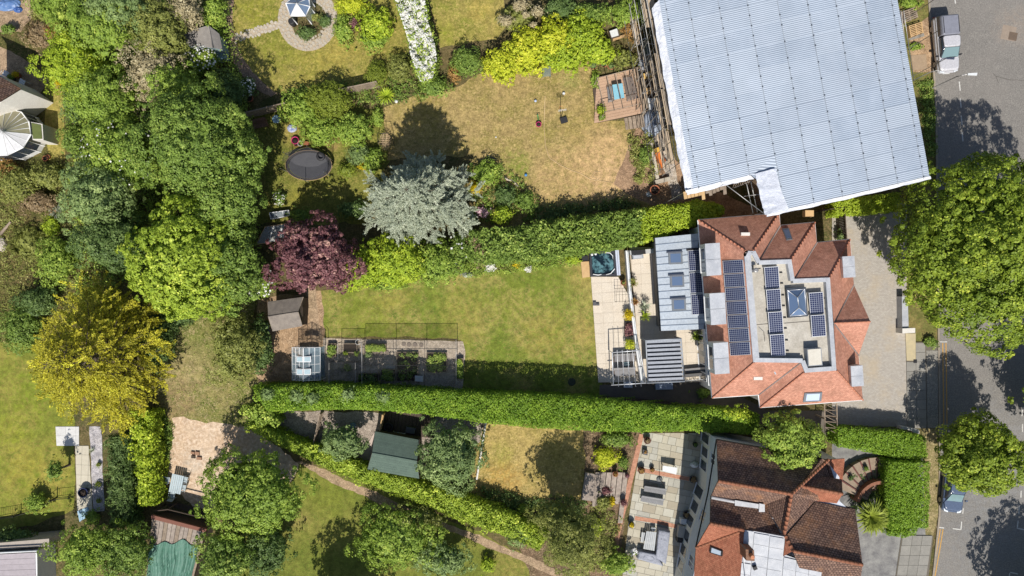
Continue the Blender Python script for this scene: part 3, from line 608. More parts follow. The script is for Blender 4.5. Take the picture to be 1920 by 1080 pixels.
mb = MB(); mb.obox(P(1899, 68), .75, .72, -.2, .011, .018); o_ = mb.build('manhole_cover', plain('cast_iron', A(118, 100, 84), .8, c2=A(96, 84, 74)), ROAD)
mb = MB(); mb.obox(P(1891, 62), 1.25, 1.3, -.2, .011, .0135); mb.build('road_patch', plain('patched_asphalt', A(164, 148, 132), .9), ROAD)
# kerbs: single stones
def kerb(name, pts, w=.16, h=.11, ln=.915):
    W_ = [P(a, b) for a, b in pts]; tot = sum(math.dist(W_[i], W_[i + 1]) for i in range(len(W_) - 1)); n = int(tot / ln)
    k = tag(empty(name, *W_[0]), kind='structure')
    for i in range(n):
        a = seg_at(W_, i / n); b = seg_at(W_, (i + 1) / n); c = ((a[0] + b[0]) / 2, (a[1] + b[1]) / 2)
        MB().obox(c, math.dist(a, b) - .012, w, math.atan2(b[1] - a[1], b[0] - a[0]), .0, h + random.uniform(-.006, .006)).build('kerb_stone', kerb_m, k)
kerb('kerb', [(1738, -40), (1745, 60), (1754, 200), (1757, 400), (1759, 640), (1760, 700), (1761, 800), (1761, 960), (1749, 1080), (1740, 1120)])
# footway: slabs left, concrete right
pv = tag(empty('pavement', *P(1728, 720)), kind='structure')
mb = MB(); mb.prism([P(1698, 641), P(1757, 641), P(1759, 803), P(1701, 803)], -.02, .060); mb.build('bed', joint_m, pv)
for r in range(9):
    y0, y1 = 643 + r * 17.8, 643 + (r + 1) * 17.8
    for c in range(2):
        x0 = 1699 + c * 18 + r * .3; q = [P(x0 + .3, y0 + .3, .09), P(x0 + 17.7, y0 + .3, .09), P(x0 + 17.7, y1 - .3, .09), P(x0 + .3, y1 - .3, .09)]
        if c == 0 and r < 2: continue
        MB().prism(q, .05, .088 + random.uniform(-.004, .004)).build('paving_slab', pave_m, pv)
MB().prism([P(1735.8, 657), P(1757.2, 657), P(1758.5, 802), P(1738, 802)], .05, .084).build('concrete_strip', pave_con, pv)
MB().prism([P(1697, 625), P(1716, 625), P(1716, 676), P(1699, 676)], .05, .082).build('worn_strip', plain('lichen_slab', A(206, 190, 152), .9, c2=A(176, 166, 140)), pv)
MB().obox(P(1715, 677), .32, .32, 0, .085, .094).build('drain_cover', dark_metal, pv)
pv2 = tag(empty('pavement', *P(1710, 1050)), kind='structure')
MB().prism([P(1690, 1002), P(1749, 1005), P(1738, 1100), P(1676, 1100)], -.02, .060).build('bed', joint_m, pv2)
for r in range(5):
    for c in range(3):
        x0 = 1692 - r * 2.8 + c * 18.5; y0 = 1004 + r * 18.5
        MB().prism([P(x0, y0), P(x0 + 18, y0), P(x0 + 15.5, y0 + 18), P(x0 - 2.5, y0 + 18)], .05, .088 + random.uniform(-.004, .004)).build('paving_slab', pave_m, pv2)
# main terrace: large pale slabs
TA = math.radians(3.2)
def slab_floor(name, poly, z, ang, sw, sl, mats, gap=.012, bedm=None, rows=None, rnd=0.0, t=.04, stagger=0.0, shape=None):
    """floor of single slabs laid on a bed; poly in px clips whole slabs by their centre"""
    W_ = [P(a, b, z) for a, b in poly]; c0 = W_[0]; o = tag(empty(name, c0[0], c0[1], 0), kind='structure')
    MB().prism(W_, -.02, z - t).build('bed', bedm or joint_m, o)
    ca, sa = math.cos(ang), math.sin(ang); loc = [((x - c0[0]) * ca + (y - c0[1]) * sa, -(x - c0[0]) * sa + (y - c0[1]) * ca) for x, y in W_]
    xa, xb = min(p[0] for p in loc), max(p[0] for p in loc); ya, yb = min(p[1] for p in loc), max(p[1] for p in loc)
    def clip(poly_, inside):
        # Sutherland-Hodgman against the convex outline
        out = poly_; n = len(inside); s_ = sum(inside[i][0] * inside[(i + 1) % n][1] - inside[(i + 1) % n][0] * inside[i][1] for i in range(n)); q = inside if s_ > 0 else inside[::-1]
        for i in range(n):
            a, b = q[i], q[(i + 1) % n]; res = []
            f = lambda p: (b[0] - a[0]) * (p[1] - a[1]) - (b[1] - a[1]) * (p[0] - a[0])
            for j in range(len(out)):
                p, r_ = out[j], out[(j + 1) % len(out)]; fp, fr = f(p), f(r_)
                if fp >= 0: res.append(p)
                if fp * fr < 0: k = fp / (fp - fr); res.append((p[0] + (r_[0] - p[0]) * k, p[1] + (r_[1] - p[1]) * k))
            out = res
            if len(out) < 3: return None
        return out
    y = ya; ri = 0
    while y < yb:
        hh = sl if not rnd else random.choice((sl * .75, sl, sl, sl * 1.3)); x = xa - (stagger * sw if ri % 2 else 0) - (random.uniform(0, sw) if rnd else 0)
        while x < xb:
            ww = sw if not rnd else random.choice((sw * .7, sw, sw * 1.3, sw * 1.6)); q = [(x + gap, y + gap), (x + ww - gap, y + gap), (x + ww - gap, y + hh - gap), (x + gap, y + hh - gap)]
            q = clip(q, loc)
            if q:
                ar = abs(sum(q[i][0] * q[(i + 1) % len(q)][1] - q[(i + 1) % len(q)][0] * q[i][1] for i in range(len(q)))) / 2
                if ar > .03: MB().prism([(c0[0] + a * ca - b * sa, c0[1] + a * sa + b * ca) for a, b in q], z - t + .002, z + random.uniform(-.003, .003)).build('paving_slab', random.choice(mats), o)
            x += ww
        y += hh; ri += 1
    return o
terr_j = plain('pale_grout', A(206, 192, 172), .95)
slab_floor('terrace', [(1108, 519), (1159, 519), (1182, 560), (1190, 640), (1198, 716), (1122, 717)], .16, TA, .9, .9, [terr_m], gap=.006, bedm=terr_j)
slab_floor('terrace', [(1180, 463), (1240, 463), (1330, 620), (1335, 716), (1200, 717), (1189, 560)], .46, TA, .9, .9, [terr_m], gap=.006, bedm=terr_j)
slab_floor('patio', [(1205, 812), (1300, 812), (1345, 812), (1320, 1100), (1165, 1100), (1182, 950)], .05, math.radians(-12), .72, .55, slab_mats, rnd=1, gap=.012)
# brick bands through the patio
for i, q in enumerate(([(1203, 814), (1158, 1000), (1150, 1078)], [(1195, 879), (1240, 888), (1292, 898)], [(1190, 971), (1230, 977), (1268, 987)])):
    mb = MB(); mb.prism(strip_poly([P(a, b) for a, b in q], .42 - .06 * (i > 0)), -.01, .058 + i * .002); tag(mb.build('brick_band', redbrick), kind='structure')
# crazy-paving ring and its link
def stones(name, test, cx, cy, R, n, size):
    mb = MB(); pts = []
    tries = 0
    while len(pts) < n and tries < n * 60:
        tries += 1; px = random.uniform(cx - R, cx + R); py = random.uniform(cy - R, cy + R)
        if not test(px, py): continue
        x, y = P(px, py); s_ = size * random.uniform(.75, 1.25)
        if all((x - a) ** 2 + (y - b) ** 2 > ((s_ + c) * .92) ** 2 for a, b, c in pts): pts.append((x, y, s_))
    for x, y, s_ in pts:
        k = random.randint(5, 7); a0 = random.uniform(0, 6); q = [(x + math.cos(a0 + 6.283 * i / k) * s_ * random.uniform(.88, 1.22), y + math.sin(a0 + 6.283 * i / k) * s_ * random.uniform(.88, 1.22)) for i in range(k)]
        mb.prism(q, .0, .05 + random.uniform(-.012, .015), [(x + (a - x) * .9, y + (b - y) * .9) for a, b in q])
    return mb
def ring(px, py):
    r = math.hypot((px - 577) / 54.0, (py - 36) / 58.0); return .62 < r < 1.0 and py > -25
st = stones('s', ring, 577, 36, 62, 420, .13).v
area('path', [(577 + 56 * math.cos(t), 36 + 60 * math.sin(t)) for t in [6.283 * i / 40 for i in range(40)]], .016, plain('sandy_joint', A(196, 180, 156), .95, c2=A(168, 150, 126), ns=6), 0)
area('garden_bed', [(580 + 33 * math.cos(t), 40 + 36 * math.sin(t)) for t in [6.283 * i / 30 for i in range(30)]], .020, soil, .05)
tag(stones('s', ring, 577, 36, 62, 420, .15).build('paving_stones', stone_m, bpy.data.objects['path.003'] if 'path.003' in bpy.data.objects else None), kind='stuff')
lk = [(441, 68), (520, 40), (530, 52), (444, 76)]
o_ = area('path', lk, .018, MATS['sandy_joint'], .03)
tag(stones('s', lambda a, b: abs((b - (72 - (a - 442) * .33)) ) < 8 and 442 < a < 527, 485, 56, 45, 160, .14).build('paving_stones', stone_m, o_), kind='stuff')
# ================================================================ buildings
def R3(l): return [P3(a, b, z) for a, b, z in l]
def roof(parent, name, pts, m, t=.14): return MB().slab(R3(pts), t).build(name, m, parent)
def ridge(parent, a, b, m=None, r=.12, tile=.42):
    """clay ridge or hip tiles laid end to end"""
    a = Vector(P3(*a)); b = Vector(P3(*b)); n = max(2, int((b - a).length / tile)); mb = MB()
    for i in range(n):
        p, q = a.lerp(b, i / n), a.lerp(b, (i + .97) / n); mb.tube([p + Vector((0, 0, .01)), q + Vector((0, 0, .035))], r, 6)
    o = mb.build('ridge_tiles', m or ridge_m, parent); o['kind'] = 'stuff'; return o
def px_box(parent, name, q, z0, z1, m, ztop=None):
    """box whose top is seen at px quad q"""
    return MB().prism([P(a, b, z1) for a, b in q], z0, z1).build(name, m, parent)
def rect(x0, y0, x1, y1, sk=0.0): return [(x0, y0), (x1, y0 - sk), (x1 + sk * .3, y1 - sk), (x0 + sk * .3, y1)]
def quad_on(q, u0, v0, u1, v1):
    """sub-rectangle of a 3-D quad q (four corners) in its own 0..1 coordinates"""
    A_ = [Vector(p) for p in q]
    f = lambda u, v: (A_[0].lerp(A_[1], u)).lerp(A_[3].lerp(A_[2], u), v)
    return [f(u0, v0), f(u1, v0), f(u1, v1), f(u0, v1)]
def offset(q, d):
    n = (Vector(q[1]) - Vector(q[0])).cross(Vector(q[3]) - Vector(q[0])).normalized()
    if n.z < 0: n = -n
    return [Vector(p) + n * d for p in q]
def solid(q, d, m, name, parent, uv=None):
    """3-D quad raised by d along its normal, closed at the sides"""
    mb = MB(); t = offset(q, d); b = mb.verts([tuple(p) for p in q]); mb.verts([tuple(p) for p in t])
    mb.f.append((b + 4, b + 5, b + 6, b + 7)); 
    if uv: mb.uv[0] = uv
    for i in range(4):
        j = (i + 1) % 4; mb.f.append((b + i, b + j, b + 4 + j, b + 4 + i))
    o = mb.build(name, m, parent)
    return o
def solar_panel(parent, q, cols, rows, d0=.08, d1=.13):
    """q: 3-D quad (world); frame with the cells set in it"""
    b = offset(q, d0); f = solid(b, d1 - d0, alu, 'solar_panel', parent)
    c = quad_on(offset(q, d1 + .004), .03, .025, .97, .975); mb = MB(); w, h = cols * .158, rows * .158
    mb.face([tuple(p) for p in c], uv=[(0, 0), (w, 0), (w, h), (0, h)]); o = mb.build('solar_cells', solar_c, f); return f
def rooflight(parent, q, fr=.09, up=.1, gm=None, m=None):
    b = solid(q, up, m or plain('rooflight_frame', A(132, 138, 146), .5, .2), 'rooflight', parent)
    c = quad_on(offset(q, up + .004), .13, .15, .87, .88); solid(c, .01, gm or glass_bl, 'pane', b); return b
def wall_window(parent, a, b, z0, z1, out, fm=None, gm=None, bars=1):
    """window set in a wall between ground points a and b; out = outward unit vector"""
    a = Vector((a[0], a[1], 0)); b = Vector((b[0], b[1], 0)); o = Vector((out[0], out[1], 0)); d = (b - a).normalized(); L_ = (b - a).length
    def bar(p, q, zz0, zz1, dep0, dep1, nm, m, par):
        return MB().prism([tuple((p + o * dep0)[:2]), tuple((q + o * dep0)[:2]), tuple((q + o * dep1)[:2]), tuple((p + o * dep1)[:2])], zz0, zz1).build(nm, m, par)
    w = bar(a, b, z0, z1, -.02, .03, 'window', fm or upvc, parent); k = bars
    for i in range(k):
        p = a + d * (L_ * i / k + .06); q = a + d * (L_ * (i + 1) / k - .06); bar(p, q, z0 + .07, z1 - .07, .031, .04, 'pane', gm or glass_dk, w)
    bar(a - d * .06, b + d * .06, z0 - .07, z0, -.02, .1, 'sill', fm or upvc, w); return w

# ---------------------------------------------------------------- red-roofed house with solar panels
E, T = 5.6, 7.9
hx, hy = P(1450, 590, 0)
house = thing('house', 'large red tiled house with solar panels and a flat roof well, in the middle right', 'house', *P(1420, 580))
WALL = [(1322, 421, E), (1452, 409, E), (1455, 428, E), (1520, 424, E), (1523, 460, E), (1585, 457, E), (1592, 536, E), (1602, 600, E), (1600, 668, E), (1608, 742, E), (1432, 755, E), (1430, 733, E), (1345, 738, E)]
mb = MB(); mb.prism([P(a, b, z) for a, b, z in WALL], 0, E - .06); mb.build('wall', white_r, house)
A0, B0, B2, C0, C2, D0, E1, R1, E2, SE, SW2, SWi, SW = (1309.4, 412.5, E), (1461, 400, E), (1463, 423, E), (1528, 417, E), (1531.5, 455, E), (1594, 449, E), (1601, 534, E), (1632, 603, T - .1), (1610, 666.5, E), (1618, 750, E), (1425.6, 764, E), (1423, 740, E), (1335.6, 746, E)
T1, T2, V1, K1, V2, K2, R0, K3, K4, K5, K6 = (1397.5, 470, T), (1412.5, 470, T), (1423, 489, T), (1483, 487, T), (1489, 523, T), (1555, 521, T), (1563.5, 606, T - .1), (1568, 694, T), (1508, 698, T), (1501, 680, T), (1414.5, 679, T)
RF = [('north', [A0, B0, T2, T1]), ('ne1', [B0, B2, V1, T2]), ('north2', [B2, C0, K1, V1]), ('ne2', [C0, C2, V2, K1]), ('north3', [C2, D0, K2, V2]), ('east', [D0, E1, R0, K2]), ('bay_n', [E1, R1, R0]), ('bay_s', [R0, R1, E2]), ('east2', [R0, E2, SE, K3]), ('south2', [K4, K3, SE, SW2]), ('sw', [K5, K4, SW2, SWi]), ('south', [K6, K5, SWi, SW]), ('west', [A0, T1, (1394, 476, T), K6, SW])]
for n_, q in RF: roof(house, 'roof_slope', q, tile_red)
MB().face([P3(*E1), P3(*R1), P3(*E2)]).build('gable', white_r, house)
for a, b in ((A0, T1), (B0, T2), (C0, K1), (D0, K2), (SE, K3), (SW, K6), (SW2, K4), (R0, R1)): ridge(house, a, b, plain('hip_tile_clay', A(206, 140, 112), .9, c2=A(184, 118, 94), ns=5), .07, .35)
for a, b in ((B2, V1), (C2, V2), (E1, R0), (E2, R0), (SWi, K5)):
    MB().tube([P3(*a), P3(*b)], .07, 5).build('valley_gutter', plain('valley_lead', A(150, 140, 136), .6, c2=A(96, 84, 80)), house)
for a, b in ((A0, SW), (SW, SWi), (SW2, SE), (A0, B0), (B0, B2), (B2, C0), (C0, C2), (C2, D0), (D0, E1), (E2, SE), (SWi, SW2)):
    p, q = Vector(P3(*a)), Vector(P3(*b)); MB().tube([p + Vector((0, 0, -.1)), q + Vector((0, 0, -.1))], .065, 6).build('gutter', upvc, house)
# flat roof well with its lead coping
WELL = [(1404, 487), (1424, 494), (1480, 492), (1486, 530), (1551, 527), (1562, 688), (1513, 691), (1507, 674), (1419, 675)]
mb = MB(); mb.prism([P(a, b, T - .45) for a, b in WELL], T - .9, T - .45); mb.build('flat_roof', flatroof, house)
COP = [(1404, 472), (1415, 472), (1424, 490), (1482, 488), (1488, 524.5), (1554, 522), (1566, 693), (1510, 697), (1503, 678.5), (1415.5, 677.5), (1399, 482)]
for i in range(len(COP)):
    a, b = COP[i], COP[(i + 1) % len(COP)]; w = .34 if i != 9 else .5
    if i in (0,): w = .3
    p, q = P(a[0], a[1], T), P(b[0], b[1], T); d = unit((q[0] - p[0], q[1] - p[1], 0)); c = ((p[0] + q[0]) / 2 + d.y * .1, (p[1] + q[1]) / 2 - d.x * .1)
    MB().obox(c, math.dist(p, q) + .12, w, math.atan2(d.y, d.x), T - .46, T + .05 + .004 * (i % 3)).build('coping', lead, house)
MB().prism([P(a, b, T - .1) for a, b in ((1398, 473), (1417, 473), (1420, 496), (1403, 498))], T - .5, T - .1).build('flat_roof_step', flatroof, house)
for q in ([(1412, 609.5), (1440, 607)], [(1470, 606), (1520, 602)], [(1440, 520), (1441, 560)]):
    MB().prism(strip_poly([P(a, b, T - .44) for a, b in q], .05), T - .45, T - .438).build('roof_joint', plain('joint_seal', A(110, 104, 98), .9), house)
# solar panels: on the west slope, in the well, over the extension
wz = [Vector(P3(*p)) for p in (A0, T1, K6, SW)]
nW = (wz[1] - wz[0]).cross(wz[3] - wz[0]).normalized()
def on_plane(px, py, p0, n):
    """point of the view line through px,py on the plane p0,n"""
    d = Vector(((px - 960) / S, (540 - py) / S, -H)); o = Vector((0, 0, H)); t = (Vector(p0) - o).dot(n) / d.dot(n); return o + d * t
for i in range(7):
    y0 = 489 + i * 25.6; x0 = 1355.8 + i * 2.12; q = [on_plane(x0, y0 + 23.6, wz[0], nW), on_plane(x0 + 2.2, y0, wz[0], nW), on_plane(x0 + 39.5, y0 - 2, wz[0], nW), on_plane(x0 + 41.5, y0 + 21.6, wz[0], nW)]
    q = [on_plane(x0, y0, wz[0], nW), on_plane(x0 + 38.5, y0 - 2, wz[0], nW), on_plane(x0 + 40.4, y0 + 22, wz[0], nW), on_plane(x0 + 1.9, y0 + 24, wz[0], nW)]
    solar_panel(house, [q[3], q[2], q[1], q[0]], 10, 6)
for (x0, y0, n) in ((1432.5, 501, 4), (1516, 549, 2)):
    for i in range(n):
        yy = y0 + i * 42.2; xx = x0 + i * 3.55; zt, zb = T - .05, T - .3
        q = [P3(xx + 2.9, yy + 40.5, zb), P3(xx + 29.2, yy + 38.6, zb), P3(xx + 26.6, yy - 1.8, zt), P3(xx, yy, zt)]
        f = solar_panel(house, [Vector(p) for p in q], 6, 10, .0, .05)
        for k_ in (0, 1, 2, 3):
            x_, y_, z_ = q[k_]; MB().tube([(x_, y_, T - .45), (x_, y_, z_ - .01)], .025, 5).build('panel_foot', alu, f)
        for k_ in (.25, .75):
            x_, y_ = P(xx + 31 + 3 * k_, yy + 40 * k_, T - .4); MB().obox((x_, y_), .22, .1, 0, T - .45, T - .38).build('ballast', dark_metal, f)
# roof lantern
LZ = T - .1; lant = MB().prism([P(a, b, LZ) for a, b in ((1474, 541), (1511, 538), (1515, 593), (1478.5, 596))], T - .46, LZ).build('roof_lantern', plain('lantern_frame', A(72, 80, 92), .5, .3), house)
lq = [P3(a, b, LZ + .02) for a, b in ((1477, 544.5), (1508.5, 542), (1512, 590), (1481, 592.5))]; r1_, r2_ = P3(1495.5, 558, LZ + .5), P3(1498, 577, LZ + .5)
for q in ([lq[0], lq[1], r1_], [lq[1], lq[2], r2_, r1_], [lq[2], lq[3], r2_], [lq[3], lq[0], r1_, r2_]): MB().face(q[::-1]).build('pane', glass_bl, lant)
for a, b in ((lq[0], r1_), (lq[1], r1_), (lq[2], r2_), (lq[3], r2_), (r1_, r2_), (lq[0], lq[1]), (lq[1], lq[2]), (lq[2], lq[3]), (lq[3], lq[0])): MB().tube([a, b], .035, 5).build('glazing_bar', alu, lant)
ht = px_box(house, 'roof_hatch', [(1513, 654), (1540, 652), (1542.5, 685), (1515.5, 687)], T - .46, T + .25, plain('hatch_side', A(150, 156, 164), .5))
MB().prism([P(a, b, T + .31) for a, b in ((1514.5, 655.5), (1538.8, 653.5), (1541, 683.5), (1517, 685.5))], T + .252, T + .31).build('lid', plain('hatch_lid', A(228, 222, 208), .5, c2=A(206, 198, 182)), ht)
MB().lathe(P(1413, 507, T), [(.16, T - .4), (.16, T + .5), (.19, T + .52), (.19, T + .6), (.1, T + .62)], 10).build('flue', steel, house)
MB().tube([P3(1419, 504, T), P3(1426, 503, T + .3)], .05, 6).build('flue_arm', steel, house)
MB().tube([P3(1432, 622, T - .4), P3(1434, 640, T + .9)], .02, 5).build('aerial', dark_metal, house)
for x0, y0 in ((1397.5, 439), (1421, 709.5)):
    nn = (Vector(P3(*A0)) - Vector(P3(*B0))).cross(Vector(P3(*T1)) - Vector(P3(*A0)))
    c = P3(x0, y0, 6.95); MB().obox(c, .7, .25, .0, 6.6, 7.02).build('roof_vent', white_r, house)
MB().prism(strip_poly([P(1451, 682, 8.15), P(1455, 702, 7.35)], .1), 7.2, 7.32).build('lead_flashing', lead, house)
# dormers
def dormer(parent, x0, y0, x1, y1, sk, zt, zb, face, m=lead):
    """flat-topped dormer: two lead bays on top, a window in its face"""
    q = [(x0, y0), (x1, y0 - sk * .6), (x1 + sk, y1 - sk * .6), (x0 + sk, y1)]
    d = MB().prism([P(a, b, zt - .06) for a, b in q], zb, zt - .06).build('dormer', white_r, parent)
    w = [Vector(P3(a, b, zt)) for a, b in q]
    for v0, v1 in ((0, .495), (.505, 1)):
        s_ = quad_on(w, -.03, v0, 1.0, v1); MB().prism([(p.x, p.y) for p in s_], zt - .06, zt).build('lead_bay', m, d)
    a, b = (w[0], w[3]) if face < 0 else (w[1], w[2]); o = (b - a).cross(Vector((0, 0, 1))).normalized()
    if (o.x < 0) != (face < 0): o = -o
    wall_window(d, a.lerp(b, .12)[:2], a.lerp(b, .88)[:2], zb + .25, zt - .25, (o.x, o.y), bars=2); return d
for (x0, y0, x1, y1) in ((1322.5, 457, 1352, 517.5), (1331, 550.5, 1361.5, 609.5), (1338, 643.5, 1367.5, 702)): dormer(house, x0, y0, x1 - 2.5, y1, 3.2, 7.75, 6.0, -1)
for (x0, y0, x1, y1) in ((1580, 481, 1603.5, 521), (1595.5, 686.5, 1619, 725)): dormer(house, x0, y0, x1 - 1.5, y1, 2.4, 7.3, 5.8, 1)
pN2 = [Vector(P3(*p)) for p in (B2, C0, K1)]; nN2 = (pN2[1] - pN2[0]).cross(pN2[2] - pN2[0]).normalized(); rooflight(house, [on_plane(a, b, pN2[0], nN2) for a, b in ((1466, 430), (1478.5, 429), (1485.5, 450), (1474, 451.5))][::-1])
pS2 = [Vector(P3(*p)) for p in (SW2, SE, K3)]; nS2 = (pS2[1] - pS2[0]).cross(pS2[2] - pS2[0]).normalized(); rooflight(house, [on_plane(a, b, pS2[0], nS2) for a, b in ((1505, 752.5), (1539, 751), (1541, 734), (1508, 735.5))], gm=glass_mat('pale_rooflight_glass', (.42, .5, .66), .15, .6))
# west wall windows (garden side)
wa, wb = Vector((*P(1345, 738, E), 0)), Vector((*P(1322, 421, E), 0)); wo = (wb - wa).cross(Vector((0, 0, 1))).normalized(); wo = wo if wo.x < 0 else -wo
for f0, f1 in ((.03, .12), (.15, .26), (.3, .4), (.46, .56), (.62, .72), (.78, .9)): wall_window(house, wa.lerp(wb, f0)[:2], wa.lerp(wb, f1)[:2], 3.4, 4.9, (wo.x, wo.y), bars=2)
for f0, f1 in ((.04, .2), (.23, .38)): wall_window(house, wa.lerp(wb, f0)[:2], wa.lerp(wb, f1)[:2], .55, 2.6, (wo.x, wo.y), bars=3)

# zinc-roofed extension
ZE = 3.4
ext = thing('extension', 'single storey extension with pale blue-grey zinc roof and three rooflights', 'building', *P(1275, 530))
zq = [(1228.4, 446), (1310, 437.5), (1324, 617), (1239.6, 620.5)]
MB().prism([P(a, b, ZE) for a, b in ((1234, 452), (1330, 443), (1342, 611), (1244, 614))], 0, ZE - .1).build('wall', plain('dark_cladding', A(120, 116, 112), .8), ext)
zw = [Vector(P3(a, b, ZE)) for a, b in zq]
vs = [0, .075, .15, .215, .29, .36, .435, .51, .58, .66, .73, .80, .885, .945, 1.0]
for i in range(len(vs) - 1):
    s_ = quad_on(zw, 0, vs[i] + .001, 1, vs[i + 1] - .001); MB().prism([(p.x, p.y) for p in s_], ZE - .12, ZE).build('zinc_tray', zinc, ext)
    if i: s_ = quad_on(zw, 0, vs[i] - .0035, 1, vs[i] + .0035); MB().prism([(p.x, p.y) for p in s_], ZE - .05, ZE + .045).build('standing_seam', plain('zinc_seam', A(150, 164, 182), .45, .25), ext)
MB().tube([zw[0] + Vector((-.06, 0, -.08)), zw[3] + Vector((-.06, 0, -.08))], .06, 6).build('gutter', dark_metal, ext)
for (x0, y0) in ((1252.5, 473), (1255.5, 516), (1259, 560)):
    rooflight(ext, [Vector(P3(a, b, ZE)) for a, b in ((x0 + 1, y0 + 23), (x0 + 27, y0 + 22), (x0 + 26, y0 - .5), (x0, y0 + .5))], up=.16)
    MB().prism([P(a, b, ZE + .2) for a, b in ((x0 - 2, y0 + 1.5), (x0 + 27.5, y0), (x0 + 27, y0 - 2.8), (x0 - 2.2, y0 - 1))], ZE, ZE + .22).build('blind_box', plain('blind_box', A(88, 94, 108), .5), ext)
for i, (x0, y0) in enumerate(((1289, 470), (1291.5, 511.5), (1294.5, 552))):
    solar_panel(ext, [Vector(P3(a, b, ZE + .02)) for a, b in ((x0 + 2.6, y0 + 38.5), (x0 + 26, y0 + 37), (x0 + 23.4, y0 - 1.5), (x0, y0))], 6, 10)
MB().prism([P(a, b, ZE + .1) for a, b in ((1287, 466.5), (1311, 464.5), (1311, 468), (1287.3, 470))], ZE, ZE + .08).build('cable_tray', dark_metal, ext)

# ---------------------------------------------------------------- old brown-roofed house, lower right
old = thing('house', 'older house with dark brown tiled hipped roofs and lead flat roof, lower right', 'house', *P(1450, 970))
E2_ = 5.4
WL = [(1350, 828, E2_), (1535, 862, E2_), (1555, 870, E2_), (1575, 895, E2_), (1575, 940, E2_), (1597, 960, E2_), (1612, 1140, E2_), (1290, 1140, E2_), (1312, 1020, E2_), (1340, 935, E2_)]
Wp = [P(a, b, z) for a, b, z in WL]
MB().prism(Wp, 0, 2.75).build('wall', white_r, old); MB().prism([(x * .9985, y * .9985) for x, y in Wp], 2.752, E2_ - .02).build('upper_wall', bluegrey_r, old)
MB().prism(Wp, 2.68, 2.83).build('string_course', plain('string_course', A(120, 116, 118), .8), old)
O = dict(a=(1344, 824.4, E2_), b=(1541, 860.5, E2_), r1=(1346.7, 902, 8.4), r2=(1484, 926.5, 8.4), v1=(1332.8, 931.4, 6.2), v2=(1434, 946.7, 6.2), q1=(1331.4, 981.4, 8.0), q2=(1395, 994, 8.0), e1=(1305, 1027, E2_), e2=(1298, 1130, E2_), t2=(1386, 1130, 8.0), m2=(1470, 1003, 8.3), f=(1553, 862, 5.6), g=(1527, 940, 6.6), h1=(1603.6, 955, E2_), k1=(1617.5, 1059, 8.6), k2=(1487, 1033, 8.6), k0=(1473, 1006, 8.0), w1=(1503.6, 912, 7.5), w2=(1580, 926, 7.5), w3=(1524, 891, 6.1), w4=(1578.6, 899.5, 6.1), w5=(1527, 939, 6.2), w6=(1569, 944, 6.2), e3=(1600, 1140, E2_))
def o_(*k): return [O[x] for x in k]
roof(old, 'roof_slope', o_('a', 'b', 'r2', 'r1'), tile_old); roof(old, 'roof_slope', o_('r1', 'r2', 'v2', 'v1'), tile_old)
roof(old, 'roof_slope', [O['v1'], O['v2'], (1465, 1003, 7.6), O['q2'], O['q1']], tile_old); roof(old, 'roof_slope', o_('q1', 'q2', 'e1'), tile_orange)
roof(old, 'roof_slope', o_('q2', 'e1', 'e2', 't2'), tile_orange); roof(old, 'roof_slope', [O['v2'], O['r2'], O['m2']], tile_old)
roof(old, 'roof_slope', [O['r2'], O['g'], O['m2']], tile_old); roof(old, 'roof_slope', [O['r2'], O['b'], O['f'], (1575, 930, 5.5), O['g']], tile_old)
roof(old, 'roof_slope', o_('w1', 'w2', 'w4', 'w3'), tile_old); roof(old, 'roof_slope', o_('w1', 'w2', 'w6', 'w5'), tile_orange)
MB().face([P3(*O['w2']), P3(*O['w4']), P3(*O['w6'])]).build('gable', white_r, old)
roof(old, 'porch_roof', [(1524, 891, 4.4), (1553, 862, 4.4), (1584, 860, 4.3), (1580, 900, 4.3)], tile_orange)
MB().prism([P(a, b, 4.2) for a, b in ((1530, 888), (1552, 868), (1580, 866), (1577, 895))], 0, 4.2).build('porch_wall', white_r, old)
roof(old, 'roof_slope', [(1528.6, 941, 5.6), O['h1'], O['k1'], O['k2'], O['k0']], tile_old); roof(old, 'roof_slope', [O['k2'], O['k1'], (1604, 1150, E2_), (1530, 1150, E2_ + 1)], tile_old)
MB().face([P3(*O['h1']), P3(*O['k1']), P3(1604, 1150, E2_)]).build('gable', white_r, old)
roof(old, 'roof_slope', [O['k0'], O['k2'], (1469, 1043, 8.0)], tile_orange)
for a, b in (('r1', 'r2'), ('r2', 'f'), ('r2', 'm2'), ('q1', 'q2'), ('e1', 'q2'), ('k2', 'k1'), ('w1', 'w2'), ('k0', 'k2')): ridge(old, O[a], O[b], None, .14, .33)
# lead gutter with its white caps
p, q = P3(*O['v1']), P3(1431, 950, 6.3)
MB().tube([(p[0], p[1], 6.35), (q[0], q[1], 6.45)], .14, 6).build('valley_lead', lead, old); px_box(old, 'lead_cap', [(1424, 944), (1434, 946), (1434, 960), (1423, 960)], 6.2, 6.75, lead); px_box(old, 'lead_cap', [(1378, 938), (1424, 945.5), (1424, 954), (1378, 948)], 6.2, 6.62, lead)
